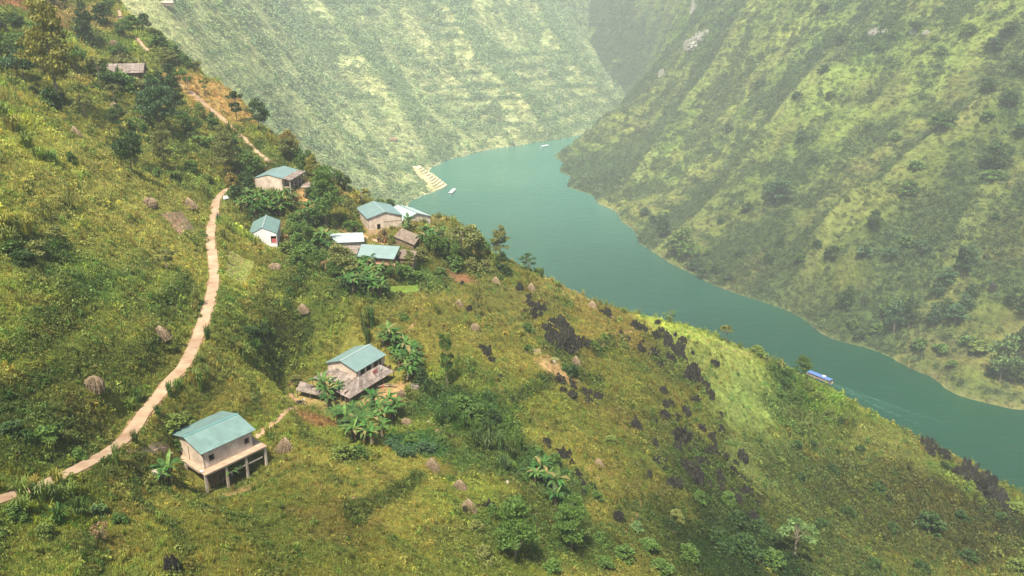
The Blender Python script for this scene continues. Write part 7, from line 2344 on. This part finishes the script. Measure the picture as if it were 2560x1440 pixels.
BEDS = [[(573, 622), (642, 653), (614, 714), (556, 693)], [(400, 536), (456, 527), (490, 577), (450, 593)], [(973, 715), (1047, 709), (1050, 731), (970, 736)], [(919, 572), (950, 574), (946, 590), (920, 588)], [(1376, 890), (1400, 890), (1400, 905), (1376, 905)], [(1313, 868), (1354, 870), (1357, 887), (1313, 887)]]
def in_beds(x, y):
    m = np.zeros(x.shape, bool)
    for bd in BEDS:
        P = [A.hit(*q) for q in bd]
        cx, cy = np.mean([p[0] for p in P]), np.mean([p[1] for p in P])
        k = np.ones(x.shape, bool)
        for i in range(4):
            a, b = P[i], P[(i + 1) % 4]
            s0 = (b[0] - a[0]) * (cy - a[1]) - (b[1] - a[1]) * (cx - a[0])
            k &= ((b[0] - a[0]) * (y - a[1]) - (b[1] - a[1]) * (x - a[0])) * np.sign(s0) > 0
        m |= k
    return m
x, y, z, s = field_scatter()
k = ~in_beds(x, y)
x, y, z, s = x[k], y[k], z[k], s[k]
col, bush, low = near_zone(x, y)
u = RNG.uniform(size=len(x))
# thin out on bare ground
k = u > low * 0.4 * (RNG.uniform(size=len(x)))
bare = (low > 0.93) & (RNG.uniform(size=len(x)) < 0.93) & (col[:, 0] > col[:, 1] * 1.15)
soil = (low > 0.72) & (col[:, 0] > col[:, 1] * 1.25) & (RNG.uniform(size=len(x)) < 0.75)
k &= ~bare & ~soil
x, y, z, s, col, bush, low = [v[k] for v in (x, y, z, s, col, bush, low)]
n = len(x)
u = RNG.uniform(size=n)
idx = np.where(u < 0.5, RNG.integers(0, 3, n), RNG.integers(3, 6, n))
idx = np.where(RNG.uniform(size=n) < low, np.where(RNG.uniform(size=n) < 0.6, RNG.integers(10, 12, n), RNG.integers(0, 2, n)), idx)
sb = (RNG.uniform(size=n) < 0.012 + bush * 0.22)
idx = np.where(sb, RNG.integers(6, 9, n), idx)
tg_ = (RNG.uniform(size=n) < 0.012)
idx = np.where(tg_, 9, idx)
sc = s * RNG.uniform(0.65, 1.35, n)
sc = np.where(sb, sc * RNG.uniform(0.8, 1.6, n), sc)
sc = sc * (1 - 0.35 * low)
v = RNG.uniform(size=n)
tint = col * np.exp(RNG.normal(0, 0.20, n))[:, None]
br = v < 0.10
tint[br] = tint[br] * np.array([1.10, 0.85, 0.75])
gr = (v > 0.13) & (v < 0.30)
tint[gr] = tint[gr] * np.array([0.60, 0.88, 0.7])
ye = (v > 0.93)
tint[ye] = tint[ye] * np.array([1.35, 1.3, 0.9])
rot = np.stack([RNG.normal(0, .16, n), RNG.normal(0, .16, n), RNG.uniform(0, 6.28, n)], 1)
zs_ = sc * RNG.uniform(0.8, 1.4, n)
scatter('undergrowth', np.stack([x, y, z - 0.04], 1), rot, np.stack([sc, sc, zs_], 1), np.clip(tint, .003, .9), idx, near_col, 'weeds, dry grass and low scrub covering the near hillside')
print('undergrowth', n)

# vegetable beds: rows of leafy heads
def bed(corners, rows, along, colr, name, label, size=0.5, soil=None):
    P = [A.hit(px, py) for px, py in corners]
    P = [np.array(p) for p in P]
    pts = []
    for i in range(rows):
        u = (i + 0.5) / rows
        a = P[0] * (1 - u) + P[3] * u
        b = P[1] * (1 - u) + P[2] * u
        for j in range(along):
            t = (j + 0.5) / along
            q = a * (1 - t) + b * t + RNG.normal(0, 0.07, 3)
            pts.append((q[0], q[1], float(A.z(q[0], q[1])) + 0.02))
    pts = np.array(pts)
    n = len(pts)
    m = MB()
    K = 10
    vs = []
    for i in range(K + 1):
        for j in range(K + 1):
            u, t = i / K, j / K
            q = (P[0] * (1 - u) + P[3] * u) * (1 - t) + (P[1] * (1 - u) + P[2] * u) * t
            vs.append((q[0], q[1], float(A.z(q[0], q[1])) + 0.05))
    m.add(vs, [(i * (K + 1) + j, i * (K + 1) + j + 1, (i + 1) * (K + 1) + j + 1, (i + 1) * (K + 1) + j) for i in range(K) for j in range(K)])
    tag(put('bed_soil', m, M['dirt']), 'bare soil of ' + label, kind='structure')
    rot = np.stack([RNG.normal(0, .1, n), RNG.normal(0, .1, n), RNG.uniform(0, 6.28, n)], 1)
    sc = size * RNG.uniform(.75, 1.25, n)
    scatter(name, pts, rot, np.stack([sc, sc, sc], 1), np.array(colr)[None] * RNG.uniform(.75, 1.25, (n, 1)), RNG.integers(3, 6, n), near_col, label)
bed([(575, 625), (638, 655), (612, 710), (560, 690)], 16, 26, (0.33, 0.40, 0.09), 'lettuce_rows', 'yellow-green vegetable rows beside the road', 0.75)
bed([(402, 538), (455, 530), (487, 575), (450, 590)], 12, 14, (0.08, 0.15, 0.07), 'cabbage_rows', 'dark plot of cabbage rows on the left hillside', 0.55)
bed([(975, 718), (1045, 712), (1048, 728), (972, 733)], 12, 44, (0.20, 0.42, 0.03), 'seedling_rows', 'vivid green seedling bed below the village', 0.42)
bed([(920, 574), (948, 576), (945, 588), (922, 586)], 5, 9, (0.09, 0.20, 0.06), 'garden_rows', 'little green garden in front of the left twin house', 0.4)
bed([(1378, 893), (1398, 893), (1398, 902), (1378, 902)], 6, 8, (0.16, 0.34, 0.05), 'seedling_rows', 'tiny vivid green bed by the black outcrop', 0.36)
bed([(1315, 870), (1352, 872), (1355, 885), (1315, 885)], 6, 14, (0.10, 0.22, 0.06), 'garden_rows', 'soft green garden left of the black outcrop', 0.4)

# ------------------------------------------------------------------ growth on the mountains
far_col = proto_collection('far_growth', [
    clump(21, 48, 1.0, 0.75, 0.18), clump(22, 54, 1.0, 1.0, 0.17), clump(23, 42, 1.0, 0.6, 0.18),          # 0-2 shrubs
    clump(24, 34, 1.0, 0.25, 0.14, 1.2), clump(25, 38, 1.0, 0.32, 0.13, 1.0),                              # 3-4 grass mats
    clump(26, 90, 1.0, 1.6, 0.18, 0.6), clump(27, 100, 1.1, 1.9, 0.17, 0.6)])                              # 5-6 small trees

def far_scatter(H, n, seed, name, label, smin, smax, green):
    rng = np.random.default_rng(seed)
    x = rng.uniform(H.x0, H.x0 + H.nx * H.step, n)
    y = rng.uniform(H.y0, H.y0 + H.ny * H.step, n)
    z = H.z(x, y)
    d = np.sqrt(x * x + y * y + (z - CZ) ** 2)
    k = (z > 0.6) & (z < 262)
    px, py = proj(np.stack([x, y, z], 1))
    k &= (px > -120) & (px < 2680) & (py < 1100) & (py > -140)
    x, y, z, d = x[k], y[k], z[k], d[k]
    k = visible(H, x, y, z, 5, 30) & visible(A, x, y, z, 12, 24)
    x, y, z, d = x[k], y[k], z[k], d[k]
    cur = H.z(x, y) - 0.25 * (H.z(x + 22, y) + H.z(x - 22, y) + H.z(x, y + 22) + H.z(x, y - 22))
    col, bush = mountain_color(x, y, z, 210 if H is B else 310, green)
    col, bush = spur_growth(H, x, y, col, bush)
    col = col if H is B else np.minimum(col * 2.35 * np.array([1.0, 1.0, 1.30]), 0.5)  # same painted haze as on the far ground
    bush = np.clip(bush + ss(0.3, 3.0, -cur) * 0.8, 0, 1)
    k = rng.uniform(size=len(x)) < (0.40 + 0.60 * bush)
    x, y, z, d, col, bush = [v[k] for v in (x, y, z, d, col, bush)]
    n = len(x)
    isb = rng.uniform(size=n) < ((0.10 + 0.62 * bush) if H is B else (0.05 + 0.45 * bush))
    idx = np.where(isb, rng.integers(0, 3, n), rng.integers(3, 5, n))
    big = isb & (rng.uniform(size=n) < 0.13)
    idx = np.where(big, rng.integers(5, 7, n), idx)
    f = np.clip(d / 700, 0.75, 1.9)
    sc = rng.uniform(smin, smax, n) * f
    sc = np.where(big, sc * 1.3, sc)
    g = np.array([0.050, 0.085, 0.028])
    g = g if H is B else g * np.array([2.8, 2.7, 3.2])  # far shrubs paled, haze put into their colour
    tint = np.where(isb[:, None], g * (0.55 + 0.45 * rng.uniform(size=(n, 1))) + 0.35 * col, col * 1.08)
    tint = tint * np.exp(rng.normal(0, 0.26 if H is B else 0.12, n))[:, None]
    rot = np.stack([rng.normal(0, .15, n), rng.normal(0, .15, n), rng.uniform(0, 6.28, n)], 1)
    scatter(name, np.stack([x, y, z - 0.15], 1), rot, np.stack([sc, sc, sc * rng.uniform(.8, 1.3, n)], 1), np.clip(tint, .003, .9), idx, far_col, label)
    print(name, n)
far_scatter(B, 1100000, 5, 'mountain_scrub', 'scrub and grass covering the mountain across the river', 0.9, 2.1, 0.0)
far_scatter(G, 1600000, 6, 'far_mountain_scrub', 'scrub and grass on the hazy far slopes', 1.3, 3.0, -0.12)
print('objects', len(bpy.data.objects))
